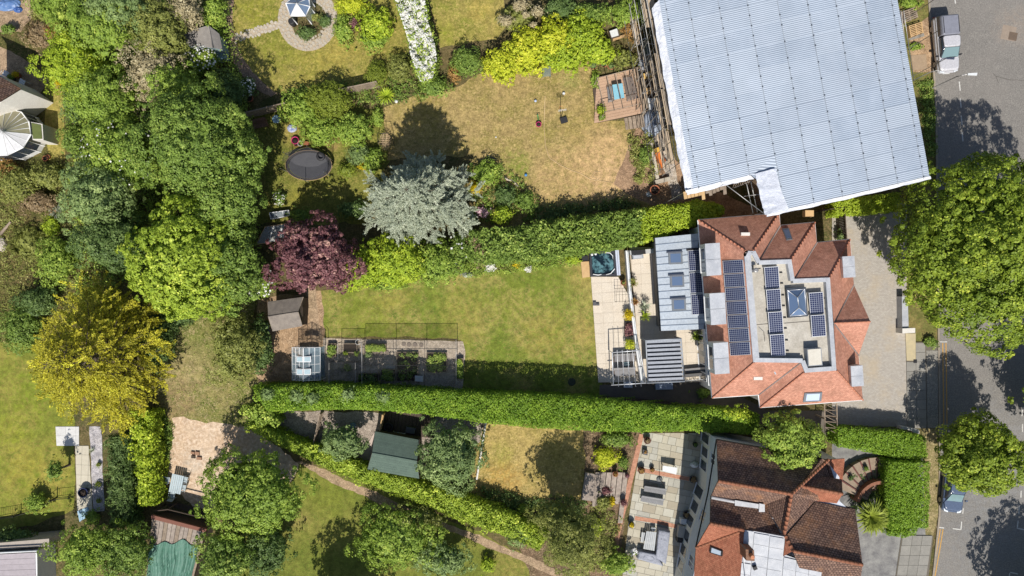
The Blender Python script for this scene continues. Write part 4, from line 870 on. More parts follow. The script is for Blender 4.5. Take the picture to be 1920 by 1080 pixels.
# lead flat roof in bays
FZ = 8.0
MB().prism([P(a, b, FZ) for a, b in ((1395, 993), (1472, 1007), (1471, 1040), (1496, 1049), (1541, 1061), (1540, 1140), (1384, 1140))], FZ - .6, FZ - .07).build('flat_roof', lead, old)
for c, (xa, xb) in enumerate(((1396, 1414), (1414.5, 1443.5), (1444, 1470.5))):
    for r in range(6):
        x0 = xa - r * 1.8; y0 = 994 + c * 5 + r * 20.5 + (xa - 1396) * .03; w = xb - xa
        if c == 0 and r in (1, 2): continue
        MB().prism([P(x0, y0, FZ), P(x0 + w - .6, y0 + w * .17, FZ), P(x0 + w - 2.4, y0 + 20 + w * .17, FZ), P(x0 - 1.8, y0 + 20, FZ)], FZ - .068, FZ + random.uniform(0, .02)).build('lead_bay', lead, old)
for c in range(3):
    for r in range(4):
        x0 = 1470 + c * 24 - r * 1.8; y0 = 1045 + c * 5.5 + r * 21; MB().prism([P(x0, y0, FZ), P(x0 + 23.4, y0 + 5.3, FZ), P(x0 + 21.6, y0 + 26, FZ), P(x0 - 1.8, y0 + 20.6, FZ)], FZ - .068, FZ + random.uniform(0, .02)).build('lead_bay', lead, old)
ch = px_box(old, 'chimney', [(1398, 1030), (1414, 1032), (1415, 1052), (1399, 1051)], FZ - .1, FZ + 1.3, brick_mat('chimney_brick', A(160, 112, 84), A(130, 86, 66), A(150, 136, 120), .22, .075, .01, uv=False))
MB().lathe(P(1409, 1042, FZ + 1.5), [(.17, FZ + 1.29), (.14, FZ + 1.75), (.17, FZ + 1.78), (.11, FZ + 1.79)], 10).build('chimney_pot', plain('terracotta_pot', A(206, 140, 104), .85, c2=A(176, 112, 84)), ch)
MB().tube([P3(1393, 1030, FZ + .3), P3(1398, 1090, FZ + .2)], .03, 5).build('cable', upvc, old); MB().obox(P(1414, 1063, FZ), .3, .25, .4, FZ, FZ + .3).build('roof_vent', dark_metal, old)
pr = [Vector(P3(*O[k])) for k in ('q2', 'e1', 'e2')]; nr = (pr[1] - pr[0]).cross(pr[2] - pr[0]).normalized(); rooflight(old, [on_plane(a, b, pr[0], nr) for a, b in ((1331, 1036), (1355, 1043), (1356, 1033), (1333, 1024))], m=plain('dark_rooflight', A(60, 56, 56), .5), gm=glass_mat('bright_rooflight', (.45, .52, .6), .15, .6))
ga_, gb_ = Vector(P3(*O['v1'])), Vector(P3(*O['a']))
for a, b in (('a', 'v1'), ('v1', 'e1'), ('a', 'b'), ('h1', 'g')):
    p, q = Vector(P3(*O[a])), Vector(P3(*O[b])); zz = min(p.z, q.z) - .1; p.z = q.z = zz; MB().tube([p, q], .06, 6).build('gutter', dark_metal, old)
MB().face([P3(*O['a']), P3(*O['r1']), P3(*O['v1'])]).build('gable', bluegrey_r, old); MB().face([P3(*O['v1']), P3(*O['q1']), P3(*O['e1'])]).build('gable', bluegrey_r, old)
for i0, i1 in ((0, 9), (9, 8), (8, 7)):
    p, q = Vector((*Wp[i0], 0)), Vector((*Wp[i1], 0)); o = (q - p).cross(Vector((0, 0, 1))).normalized(); o = o if o.x < 0 else -o; n = int((q - p).length / 1.15)
    for i in range(n):
        f0, f1 = (i + .12) / n, (i + .88) / n
        if i % 4 != 3: wall_window(old, p.lerp(q, f0)[:2], p.lerp(q, f1)[:2], .5 if i % 3 else .1, 2.35, (o.x, o.y), bars=1)
        if i % 3 == 1: wall_window(old, p.lerp(q, f0)[:2], p.lerp(q, f1)[:2], 3.5, 4.8, (o.x, o.y), bars=2)

# ---------------------------------------------------------------- house under a temporary tin roof, upper right
TZ = 9.4
site = thing('building_site_house', 'house under repair beneath a huge blue-grey corrugated temporary roof', 'house', *P(1440, 180))
MB().prism([P(a, b, TZ) for a, b in ((1290, -120), (1640, -200), (1722, 300), (1500, 360), (1470, 300), (1338, 325))], 0, TZ - 1.2).build('wall', brick_mat('site_brick', A(176, 150, 126), A(150, 126, 104), A(160, 146, 130), .22, .075, .01, uv=False), site)
cols = [1234, 1246, 1290, 1346, 1400, 1457, 1513, 1566, 1621, 1671, 1683]
def line_x(x0, y): return x0 + y * (.182 if y > 0 else .182)
def bottom_y(x):   # lower edge of the roof at px x
    return 359 - (x - 1285) * .247 if x < 1455 else 402 - (x - 1436) * .233
rows = [-200, -160, -118, -77, -38, 0, 39, 78, 118, 158, 199, 240, 281, 322, 363, 404]
def tin_sheet(x0, x1, y0, y1):
    """one sheet between two fixing lines; clipped at the lower edge"""
    q = []
    sk = -.215   # rows climb to the right
    for (xx, yy) in ((x0, y0), (x1, y0), (x1, y1), (x0, y1)):
        y = yy + (xx - 1450) * sk; q.append([line_x(xx, y), y, xx])
    for p_ in q:
        for _ in range(6):
            by = bottom_y(p_[0])
            if p_[1] > by: p_[1] = by; p_[0] = line_x(p_[2], by)
    if q[2][1] - q[1][1] < 3 and q[3][1] - q[0][1] < 3: return
    if 1290 < x0 < 1450 and False: return
    z = TZ + random.uniform(0, .02); w = [Vector(P3(a, b, z)) for a, b, _ in q]
    u = (w[1] - w[0]).length; v = (w[3] - w[0]).length
    mb = MB(); mb.prism([(p.x, p.y) for p in w], z - .05, z, uvs=[(0, 0), (u, 0), (u, v), (0, v)]); mb.build('roof_sheet', tin, site)
for i in range(len(cols) - 1):
    for j in range(len(rows) - 1): tin_sheet(cols[i] + .25, cols[i + 1] - .25, rows[j], rows[j + 1])
for c in cols[1:-1]:
    yb = 200
    for _ in range(8): yb = bottom_y(line_x(c, yb))
    ya = -150; MB().prism(strip_poly([P(line_x(c, ya), ya, TZ), P(line_x(c, yb), yb + 2, TZ)], .04), TZ + .021, TZ + .045).build('fixing_batten', plain('batten', A(168, 177, 188), .6), site)
    y = ya + random.uniform(0, 20); mb = MB()
    while y < yb: mb.obox(P(line_x(c, y), y, TZ), .09, .09, .2, TZ + .02, TZ + .08); y += random.choice((19, 19, 31))
    o = mb.build('fixing_bolts', plain('bolt', A(84, 92, 104), .6), site); o['kind'] = 'stuff'
# plastic wrap round the edges
def wrap(pts_in, pts_out, zi, zo, n=26, amp=.09):
    mb = MB(); a_ = [P(*p, zi) for p in pts_in]; b_ = [P(*p, zo) for p in pts_out]; rowsv = []
    for i in range(n + 1):
        p, q = seg_at(a_, i / n), seg_at(b_, i / n); r = []
        for j in range(6):
            f = j / 5; r.append((p[0] + (q[0] - p[0]) * f + random.uniform(-1, 1) * amp * .4 * (f > 0), p[1] + (q[1] - p[1]) * f + random.uniform(-1, 1) * amp * .4 * (f > 0), zi + (zo - zi) * f + random.uniform(-1, 1) * amp * (f > 0)))
        rowsv.append(mb.verts(r))
    for i in range(n):
        for j in range(5): mb.f.append((rowsv[i] + j, rowsv[i + 1] + j, rowsv[i + 1] + j + 1, rowsv[i] + j + 1)); mb.sm.add(len(mb.f) - 1)
    return mb
wrap([(1236, 0), (1253, 100), (1275, 220), (1300, 352)], [(1222, 14), (1238, 108), (1260, 230), (1286, 362)], TZ + .06, TZ - .25, 34, .1).build('plastic_wrap', sheet_white, site)
wrap([(1286, 357), (1370, 336), (1456, 316)], [(1290, 366), (1372, 345), (1458, 325)], TZ + .05, TZ - .5, 22, .1).build('plastic_wrap', sheet_white, site)
wrap([(1437, 400), (1590, 366), (1744, 330)], [(1438, 407), (1590, 373), (1745, 336)], TZ + .05, TZ - .4, 30, .08).build('plastic_wrap', sheet_white, site)
wrap([(1454, 316), (1466, 360), (1480, 394)], [(1416, 326), (1424, 365), (1434, 403)], TZ + .24, TZ + .16, 16, .09).build('plastic_wrap', plain('thin_plastic_sheet', A(222, 226, 236), .5, c2=A(190, 196, 210), ns=2.5, amt=.8, bs=4, bstr=.8, bd=.1), site)
# scaffold
scaf_b = plain('scaffold_board', A(206, 186, 160), .9, c2=A(170, 148, 124), ns=5, rand=.16)
scf = thing('scaffold', 'tube scaffold with boards along the garden side of the building site', 'scaffold', *P(1235, 230))
def lift(x0, y0, x1, y1, zs, n):
    for i in range(n):
        f = i / (n - 1); x, y = P(x0 + (x1 - x0) * f, y0 + (y1 - y0) * f); zt = zs[-1] + .6
        MB().tube([(x, y, 0), (x, y, zt)], .03, 6).build('pole', steel, scf)
for off in (0, 17): lift(1171 + off, 40, 1224 + off, 330, (1.9, 3.8, 5.7, 7.6), 11)
for z in (2.1, 4.1, 6.1, 8.0):
    for off in (0, 17):
        x0, y0 = P(1169 + off, 30); x1, y1 = P(1226 + off, 335); MB().tube([(x0, y0, z + .9), (x1, y1, z + .9)], .028, 6).build('ledger', steel, scf)
    for b in range(3):
        for k in range(5):
            ya, yb = 40 + k * 58 + random.uniform(-4, 4), 40 + (k + 1) * 58
            if random.random() < (.85 if z < 5 else .5): continue
            xa = 1171 + (ya - 40) * .182 + b * 5.2 + 3.5; xb = 1171 + (yb - 40) * .182 + b * 5.2 + 3.5; p, q = P(xa, ya), P(xb, yb)
            MB().obox(((p[0] + q[0]) / 2, (p[1] + q[1]) / 2), math.dist(p, q), .24, math.atan2(q[1] - p[1], q[0] - p[0]) + random.uniform(-.02, .02), z, z + .04).build('board', scaf_b, scf)
for k in range(14):
    ya = 40 + k * 21; xa = 1171 + (ya - 40) * .182; p, q = P(xa, ya), P(xa + 20, ya + 4 * (-1) ** k); z = random.choice((2.1, 4.1, 6.1)); MB().tube([(p[0], p[1], z), (q[0], q[1], z + random.choice((0, 1.6)))], .026, 5).build('brace', steel, scf)
    MB().tube([P3(xa, ya, 3.6), P3(xa + 7, ya + 40, 5.4)], .026, 5).build('brace', steel, scf)
# return leg of the scaffold south of the site, over the side passage
for a, b, z in (((1362, 347), (1432, 400), 8.8), ((1400, 345), (1412, 400), 8.0), ((1408, 340), (1420, 398), 7.2), ((1395, 368), (1425, 364), 7.9), ((1376, 352), (1412, 338), 6.8)): MB().tube([P3(*a, z), P3(*b, z)], .035, 6).build('pole', steel, scf)
for i in range(9): x0 = 1374 + i * 4.2; MB().tube([P3(x0, 352 - i, 7.0), P3(x0 + 3, 344 - i, 7.0)], .03, 5).build('putlog', timber, scf)
for i in range(12):
    x0 = 1281 + i * 6.7; y0 = 366 - i * 1.6; l = random.choice((8, 10, 12, 16, 22)) if i > 4 else 9
    MB().prism([P(x0, y0 - 6, 8.3), P(x0 + 6, y0 - 7.4, 8.3), P(x0 + 8, y0 + l * .7, 8.3), P(x0 + 2, y0 + l * .7 + 1.4, 8.3)], 8.25, 8.3).build('board', timber_new if i < 6 else timber, scf)
for (x0, y0) in ((1284, 360), (1360, 345), (1430, 398)):
    x, y = P(x0, y0, 8); MB().tube([(x, y, 0), (x, y, 8.9)], .03, 6).build('pole', steel, scf)
MB().obox(P(1518, 400, 5), .7, .5, 0, 4.4, 5.0).build('loading_box', timber_new, scf)
# scaffold on the street side
scf2 = thing('scaffold', 'thin street-side scaffold tubes edging the temporary roof by the pallets', 'scaffold', *P(1690, 90))
for y0 in (48, 100, 150):
    x, y = P(1672 + y0 * .17, y0); MB().tube([(x, y, 0), (x, y, 6.0)], .03, 6).build('pole', steel, scf2)
for z in (2.0, 4.0, 5.8): MB().tube([P3(1683 + (z - 2) * 3, 20, z), P3(1702 + (z - 2) * 3, 152, z)], .03, 6).build('ledger', steel, scf2)
MB().tube([P3(1710, 152, 5.6), P3(1742, 136, 5.2), P3(1760, 131, 5.0)], .03, 6).build('ledger', steel, scf2); MB().tube([P3(1678, 50, 3.0), P3(1700, 48, 3.0)], .03, 6).build('ledger', steel, scf2)
# ================================================================ smaller buildings, furniture, vehicles
TERRA = plain('terracotta', A(196, 122, 88), .85, c2=A(160, 98, 72), ns=6); CLAYDK = plain('dark_clay', A(120, 74, 66), .85, c2=A(90, 58, 54), ns=6)
potgrey = plain('grey_pot', A(96, 96, 100), .7); potwhite = plain('white_pot', A(232, 228, 220), .6); potblue = plain('blue_glaze', A(44, 54, 96), .3); potsoil = plain('potting_soil', A(62, 50, 42), .95, c2=A(40, 34, 30), ns=12)
canvas_g = plain('grey_cushion', A(150, 148, 148), .9, c2=A(130, 128, 130), ns=3); rattan = plain('rattan', A(120, 104, 92), .8); slatgrey = plain('grey_slat', A(150, 150, 152), .7, rand=.08)
felt_g = plain('shed_felt', A(150, 140, 130), .95, c2=A(118, 110, 104), ns=2, amt=.8, bs=20); felt_green = plain('green_shingle', A(98, 116, 104), .95, c2=A(82, 98, 90), ns=2, amt=.6, bs=18, rand=.06)
black_pl = plain('black_plastic', A(48, 48, 52), .6); pink_pl = plain('pink_plastic', A(226, 60, 128), .4); orange_pl = plain('orange_paint', A(232, 132, 60), .5); yellow_pl = plain('yellow_paint', A(240, 190, 84), .5); blue_pl = plain('blue_plastic', A(70, 108, 176), .45); green_pl = plain('green_plastic', A(60, 150, 80), .5); paleblue = plain('pale_blue_cover', A(150, 208, 226), .5, c2=A(120, 180, 204)); white_pl = plain('white_plastic', A(238, 240, 240), .4, c2=A(214, 218, 222))
def pot(px, py, r, h, label, m=TERRA, leaf=None, lr=1.4, name='plant_pot', group=None, base=0.0, spiky=False):
    x, y = P(px, py, h + base); rr = r / S * (H - h) / H
    t = thing(name, label, 'plant pot', x, y, base, group)
    MB().lathe((x, y), [(rr * .68, base), (rr * .95, base + h * .9), (rr * 1.06, base + h * .9), (rr * 1.06, base + h), (rr * .86, base + h), (rr * .84, base + h * .86)], 14, cap=False).build('pot', m, t)
    MB().lathe((x, y), [(rr * .6, base + h * .7), (rr * .86, base + h * .86), (.01, base + h * .88)], 12).build('soil', potsoil, t)
    if leaf is not None:
        L = Leaves()
        if spiky:
            n = 70; a = RNG.uniform(0, 6.28, n); e = RNG.uniform(.2, 1.2, n); d = np.stack([np.cos(a) * np.cos(e), np.sin(a) * np.cos(e), np.sin(e)], 1)
            for f in (.35, .8): L.add(np.array([x, y, base + h]) + d * rr * lr * f, np.cross(d, RNG.normal(0, 1, (n, 3))), rr * lr * .62, .14, .1, None, along=d * 4)
        else: puff_crown(L, (x, y, base + h + rr * .5), (rr * lr, rr * lr, rr * lr * .9), .1, .085, 420, big=.25)
        L.build('plant', leaf, t)
    return t
def slatted(parent, name, q, z, n, m, t=.025, gap=.25, along=0):
    """n slats across a px quad at height z, each its own piece"""
    w = [Vector(P3(a, b, z)) for a, b in q]
    for i in range(n):
        f0, f1 = (i + gap / 2) / n, (i + 1 - gap / 2) / n; s_ = quad_on(w, f0, 0, f1, 1) if along else quad_on(w, 0, f0, 1, f1)
        MB().prism([(p.x, p.y) for p in s_], z - t, z).build(name, m, parent)
def legs(parent, q, z, m, r=.025, base=0.0, ins=.1):
    w = [Vector(P3(a, b, z)) for a, b in q]; c = sum(w, Vector()) / 4
    for p in w: p = p.lerp(c, ins); MB().tube([(p.x, p.y, base), (p.x, p.y, z - .02)], r, 6).build('leg', m, parent)
def table(name, label, q, z, m, n=6, base=0.0, lm=None, cat='table', group=None, along=0, gap=.12):
    c = P(sum(a for a, b in q) / 4, sum(b for a, b in q) / 4, z); t = thing(name, label, cat, c[0], c[1], base, group)
    slatted(t, 'table_slat', q, z, n, m, along=along, gap=gap); legs(t, q, z - .03, lm or m, base=base); return t
def chair(name, label, px, py, w, ang, m, group=None, sz=.44, base=0.0, slats=4):
    """ang: direction the sitter faces (radians, world)"""
    x, y = P(px, py, sz + base); t = thing(name, label, 'chair', x, y, base, group); ca, sa = math.cos(ang), math.sin(ang)
    f = lambda u, v: (x + u * ca - v * sa, y + u * sa + v * ca)
    for i in range(slats):
        v0 = -w / 2 + w * i / slats; MB().prism([f(-w / 2, v0 + .012), f(w / 2, v0 + .012), f(w / 2, v0 + w / slats - .012), f(-w / 2, v0 + w / slats - .012)], base + sz - .03, base + sz).build('seat_slat', m, t)
    for i in range(slats):
        v0 = -w / 2 + w * i / slats; MB().prism([f(-w / 2 - .05, v0 + .015), f(-w / 2 - .02, v0 + .015), f(-w / 2 - .02, v0 + w / slats - .015), f(-w / 2 - .05, v0 + w / slats - .015)], base + sz, base + sz + .42, [f(-w / 2 - .16, v0 + .015), f(-w / 2 - .13, v0 + .015), f(-w / 2 - .13, v0 + w / slats - .015), f(-w / 2 - .16, v0 + w / slats - .015)]).build('back_slat', m, t)
    for u in (-.45, .45):
        for v in (-.45, .45): p = f(u * w, v * w); MB().tube([(p[0], p[1], base), (p[0], p[1], base + sz - .03)], .02, 5).build('leg', m, t)
    for v in (-.5, .5): a, b = f(-w / 2, v * w), f(w / 2, v * w); MB().tube([(a[0], a[1], base + sz + .2), (b[0], b[1], base + sz + .2)], .02, 5).build('arm', m, t)
    return t
def lounger(label, q, m, z=.36, base=0.0, group=None, cush=None):
    c = P(sum(a for a, b in q) / 4, sum(b for a, b in q) / 4, z); t = thing('sun_lounger', label, 'sun lounger', c[0], c[1], base, group); w = [Vector(P3(a, b, base + z)) for a, b in q]
    for i in range(7):
        s_ = quad_on(w, i / 10 + .006, 0, (i + 1) / 10 - .006, 1); MB().prism([(p.x, p.y) for p in s_], base + z - .04, base + z).build('slat', m, t)
    s_ = quad_on(w, .7, 0, 1, 1); s_[1].z += .28; s_[2].z += .28; solid([tuple(p) for p in s_], .05, cush or m, 'backrest', t)
    if cush:
        s_ = quad_on([p + Vector((0, 0, .005)) for p in w], .02, .04, .69, .96); solid([tuple(p) for p in s_], .09, cush, 'cushion', t)
    legs(t, q, base + z - .04, m, base=base); return t
def fence(name, label, pts, h, m, bw=.14, group=None, cat='fence', rails=2, gap=.012):
    """close-boarded fence: posts, rails and single boards"""
    W_ = [P(a, b) for a, b in pts]; t = thing(name, label, cat, W_[0][0], W_[0][1], 0, group)
    for i in range(len(W_) - 1):
        a, b = W_[i], W_[i + 1]; L_ = math.dist(a, b); an = math.atan2(b[1] - a[1], b[0] - a[0]); n = max(1, int(L_ / bw)); me = None
        for k in range(n):
            f = (k + .5) / n; MB().obox((a[0] + (b[0] - a[0]) * f, a[1] + (b[1] - a[1]) * f), L_ / n - gap, .02, an, .04, h + random.uniform(-.02, .02)).build('board', m, t)
        for k in range(max(2, int(L_ / 1.9) + 1)):
            f = k / max(1, int(L_ / 1.9)); f = min(1, f); MB().obox((a[0] + (b[0] - a[0]) * f, a[1] + (b[1] - a[1]) * f), .1, .1, an, 0, h + .06).build('post', m, t)
        for z in (.4, h - .35)[:rails]: MB().obox(((a[0] + b[0]) / 2 - math.sin(an) * .04, (a[1] + b[1]) / 2 + math.cos(an) * .04), L_, .05, an, z, z + .08).build('rail', m, t)
        MB().obox(((a[0] + b[0]) / 2, (a[1] + b[1]) / 2), L_, .07, an, h + .021, h + .05).build('cap', m, t)
    return t
def gable_shed(name, label, eN, rd, eS, ez, rz, roofm, wallm, cat='shed', rows=1, piece='roof_board', inset=.12, extra=None):
    """shed from px: eN, rd, eS = (left, right) px ends of the far eave, ridge and near eave"""
    c = P((rd[0][0] + rd[1][0]) / 2, (rd[0][1] + rd[1][1]) / 2, rz); t = thing(name, label, cat, c[0], c[1])
    N0, N1 = Vector(P3(*eN[0], ez)), Vector(P3(*eN[1], ez)); R0_, R1_ = Vector(P3(*rd[0], rz)), Vector(P3(*rd[1], rz)); S0, S1 = Vector(P3(*eS[0], ez)), Vector(P3(*eS[1], ez))
    w = [N0, N1, S1, S0]; cc = sum(w, Vector()) / 4; wi = [p.lerp(cc, inset * .5) for p in w]
    MB().prism([(p.x, p.y) for p in wi], 0, ez - .03).build('wall', wallm, t)
    for a, b, r in ((wi[0], wi[3], R0_), (wi[1], wi[2], R1_)):
        r = r.lerp((R0_ + R1_) / 2, inset * .5); MB().face([(a.x, a.y, ez - .05), (b.x, b.y, ez - .05), (r.x, r.y, rz - .06)]).build('gable', wallm, t)
    for q in ([N0, N1, R1_, R0_], [S0, S1, R1_, R0_]):
        for i in range(rows):
            s_ = quad_on(q, 0, i / rows + (.004 if i else 0), 1, (i + 1) / rows); off = .004 * (i % 2)
            solid([tuple(p - Vector((0, 0, .0))) for p in s_], .03 + off, roofm, piece, t)
    MB().tube([R0_ + Vector((0, 0, .04)), R1_ + Vector((0, 0, .04))], .05, 6).build('ridge_cap', roofm, t)
    for a, b in ((N0, R0_), (S0, R0_), (N1, R1_), (S1, R1_)): MB().tube([a, b], .03, 5).build('bargeboard', extra or wallm, t)
    # door on the ridge end nearest the picture's middle
    a, b = (wi[1], wi[2]) if abs(R1_.x) < abs(R0_.x) else (wi[0], wi[3]); p, q = a.lerp(b, .32), a.lerp(b, .68); o = (b - a).cross(Vector((0, 0, 1))).normalized(); o = o if o.dot(a - cc) > 0 else -o
    d = MB().prism([tuple((p - o * .01)[:2]), tuple((q - o * .01)[:2]), tuple((q + o * .03)[:2]), tuple((p + o * .03)[:2])], .05, ez - .12).build('door', wallm, t)
    k = p.lerp(q, .85) + o * .05; MB().obox((k.x, k.y), .04, .04, 0, .95, 1.1).build('handle', dark_metal, d); return t

# ---------------------------------------------------------------- sheds and greenhouses
gable_shed('shed', 'small grey felt-roofed shed beside the purple tree', [(502.5, 566), (568.6, 557)], [(503, 593.5), (559, 585)], [(511.5, 621), (567, 611)], 1.9, 2.5, felt_g, timber_dk, rows=1, piece='roof_felt', extra=timber)
gable_shed('shed', 'green shingled shed half hidden by a grey-green tree', [(703, 809), (786, 825)], [(698, 849), (782, 864)], [(689, 880), (786, 897)], 2.1, 2.8, felt_green, timber_dk, rows=15, piece='shingle_row')
t = gable_shed('shed', 'old grey-roofed shed near the bark path at the top left', [(344, 61), (352, 86)], [(391, 48), (400, 90)], [(411, 64), (417, 94)], 1.9, 2.4, plain('old_felt', A(158, 152, 146), .95, c2=A(120, 114, 110), ns=2), plain('pale_blue_boards', A(150, 170, 176), .85), rows=1, piece='roof_felt')
px_ = [(402, 95), (420, 96), (425, 108), (408, 113)]; c_ = P(413, 103); t = thing('storage_box', 'low blue-grey storage box beside the old shed', 'box', *c_); MB().prism([P(a, b, .9) for a, b in px_], 0, .82).build('body', plain('pale_blue_boards', (1, 1, 1)), t); MB().prism([P(a, b, .95) for a, b in px_], .822, .92).build('lid', plain('blue_grey_lid', A(120, 150, 164), .6), t)
gh = thing('greenhouse', 'glass greenhouse with white roof vents beside the vegetable beds', 'greenhouse', *P(575, 690))
gx0, gx1, gy0, gy1 = 560, 611, 648, 708; gA = [P(gx0, gy0), P(gx1, gy0), P(gx1, gy1), P(gx0, gy1)]; ez, rz = 1.9, 2.75; rm0 = ((gA[0][0] + gA[1][0]) / 2, gA[0][1]); rm1 = ((gA[3][0] + gA[2][0]) / 2, gA[3][1])
for i in range(4): 
    a, b = gA[i], gA[(i + 1) % 4]; MB().tube([(*a, 0), (*a, ez)], .025, 5).build('post', upvc, gh); MB().tube([(*a, ez), (*b, ez)], .025, 5).build('eave_bar', upvc, gh); n = 4
    for k in range(n):
        p = (a[0] + (b[0] - a[0]) * (k + .04) / n, a[1] + (b[1] - a[1]) * (k + .04) / n); q = (a[0] + (b[0] - a[0]) * (k + .96) / n, a[1] + (b[1] - a[1]) * (k + .96) / n); MB().face([(*p, .05), (*q, .05), (*q, ez - .03), (*p, ez - .03)]).build('pane', pane_clear, gh)
for side in (0, 1):
    a, b = (gA[0], gA[3]) if side == 0 else (gA[1], gA[2]); n = 4
    for k in range(n):
        f0, f1 = (k + .03) / n, (k + .97) / n; L3 = lambda u, v, f, zu, zv: None
        p0 = (a[0] + (b[0] - a[0]) * f0, a[1] + (b[1] - a[1]) * f0, ez + .02); p1 = (a[0] + (b[0] - a[0]) * f1, a[1] + (b[1] - a[1]) * f1, ez + .02); r0 = (rm0[0] + (rm1[0] - rm0[0]) * f0, rm0[1] + (rm1[1] - rm0[1]) * f0, rz); r1 = (rm0[0] + (rm1[0] - rm0[0]) * f1, rm0[1] + (rm1[1] - rm0[1]) * f1, rz)
        MB().face([p0, p1, r1, r0]).build('pane', pane_clear, gh); f = k / n; MB().tube([(a[0] + (b[0] - a[0]) * f, a[1] + (b[1] - a[1]) * f, ez), (rm0[0] + (rm1[0] - rm0[0]) * f, rm0[1] + (rm1[1] - rm0[1]) * f, rz)], .018, 5).build('glazing_bar', upvc, gh)
MB().tube([(*rm0, rz), (*rm1, rz)], .04, 5).build('ridge_bar', upvc, gh)
for sg, a in ((-1, gA[0]), (1, gA[1])):
    for f in (.35, .68): MB().tube([(rm0[0] + sg * f * 1.21, rm0[1], rz - (rz - ez) * f + .02), (rm0[0] + sg * f * 1.21, rm1[1], rz - (rz - ez) * f + .02)], .022, 5).build('purlin', upvc, gh)
for k, (fx, fy0, fy1) in enumerate(((.30, .25, .42), (.30, .62, .8), (.62, .25, .42), (.62, .62, .8))):
    vx = rm0[0] + (-.45 if k < 2 else .45); y0 = rm0[1] + (rm1[1] - rm0[1]) * fy0; y1 = rm0[1] + (rm1[1] - rm0[1]) * fy1; sg = -1 if k < 2 else 1
    v = MB().slab([(rm0[0] + sg * .04, y0, rz + .03), (rm0[0] + sg * .04, y1, rz + .03), (rm0[0] + sg * .62, y1, rz - .12), (rm0[0] + sg * .62, y0, rz - .12)], .03).build('roof_vent', upvc, gh)
    s_ = [(rm0[0] + sg * .1, y0 - .06, rz + .04), (rm0[0] + sg * .1, y1 + .06, rz + .04), (rm0[0] + sg * .56, y1 + .06, rz - .085), (rm0[0] + sg * .56, y0 - .06, rz - .085)]; MB().face(s_).build('pane', plain('frosted_vent', A(190, 214, 222), .3), v)
MB().box(gA[0][0] + .1, gA[3][1] + .1, .02, gA[1][0] - .1, gA[0][1] - .1, .04).build('floor', plain('blue_floor', A(120, 136, 146), .8, c2=A(74, 92, 84), ns=1.5), gh)
MB().box(gA[0][0] + .1, gA[3][1] + .2, .6, gA[0][0] + .6, gA[0][1] - .2, .64).build('staging', timber, gh)
# fruit cages
def cage(label, x0, y0, x1, y1, h, nx, ny, topm=net_m):
    t = thing('fruit_cage', label, 'fruit cage', *P((x0 + x1) / 2, (y0 + y1) / 2))
    c = [P(x0, y0), P(x1, y0), P(x1, y1), P(x0, y1)]
    for i in range(nx + 1):
        for j in range(ny + 1):
            if 0 < i < nx and 0 < j < ny: continue
            f, g_ = i / nx, j / ny; x = c[0][0] + (c[1][0] - c[0][0]) * f; y = c[0][1] + (c[3][1] - c[0][1]) * g_; MB().tube([(x, y, 0), (x, y, h)], .022, 5).build('post', dark_metal, t)
    for i in range(nx + 1): x = c[0][0] + (c[1][0] - c[0][0]) * i / nx; MB().tube([(x, c[0][1], h), (x, c[3][1], h)], .02, 5).build('top_rail', steel if i in (0, nx) else dark_metal, t)
    for j in range(ny + 1): y = c[0][1] + (c[3][1] - c[0][1]) * j / ny; MB().tube([(c[0][0], y, h), (c[1][0], y, h)], .02, 5).build('top_rail', dark_metal, t)
    for i in range(4):
        a, b = c[i], c[(i + 1) % 4]; MB().face([(*a, .05), (*b, .05), (*b, h - .03), (*a, h - .03)]).build('net', topm, t)
    MB().face([(*p, h - .01) for p in c]).build('net', topm, t); return t
cage('long dark netted fruit cage over the vegetable beds', 686, 634, 858, 728, 1.7, 3, 2); cage('narrow netted cage between greenhouse and long fruit cage', 641, 640, 684, 676, 1.5, 1, 1); cage('square netted cage directly right of the greenhouse', 626, 676, 674, 722, 1.7, 1, 1)
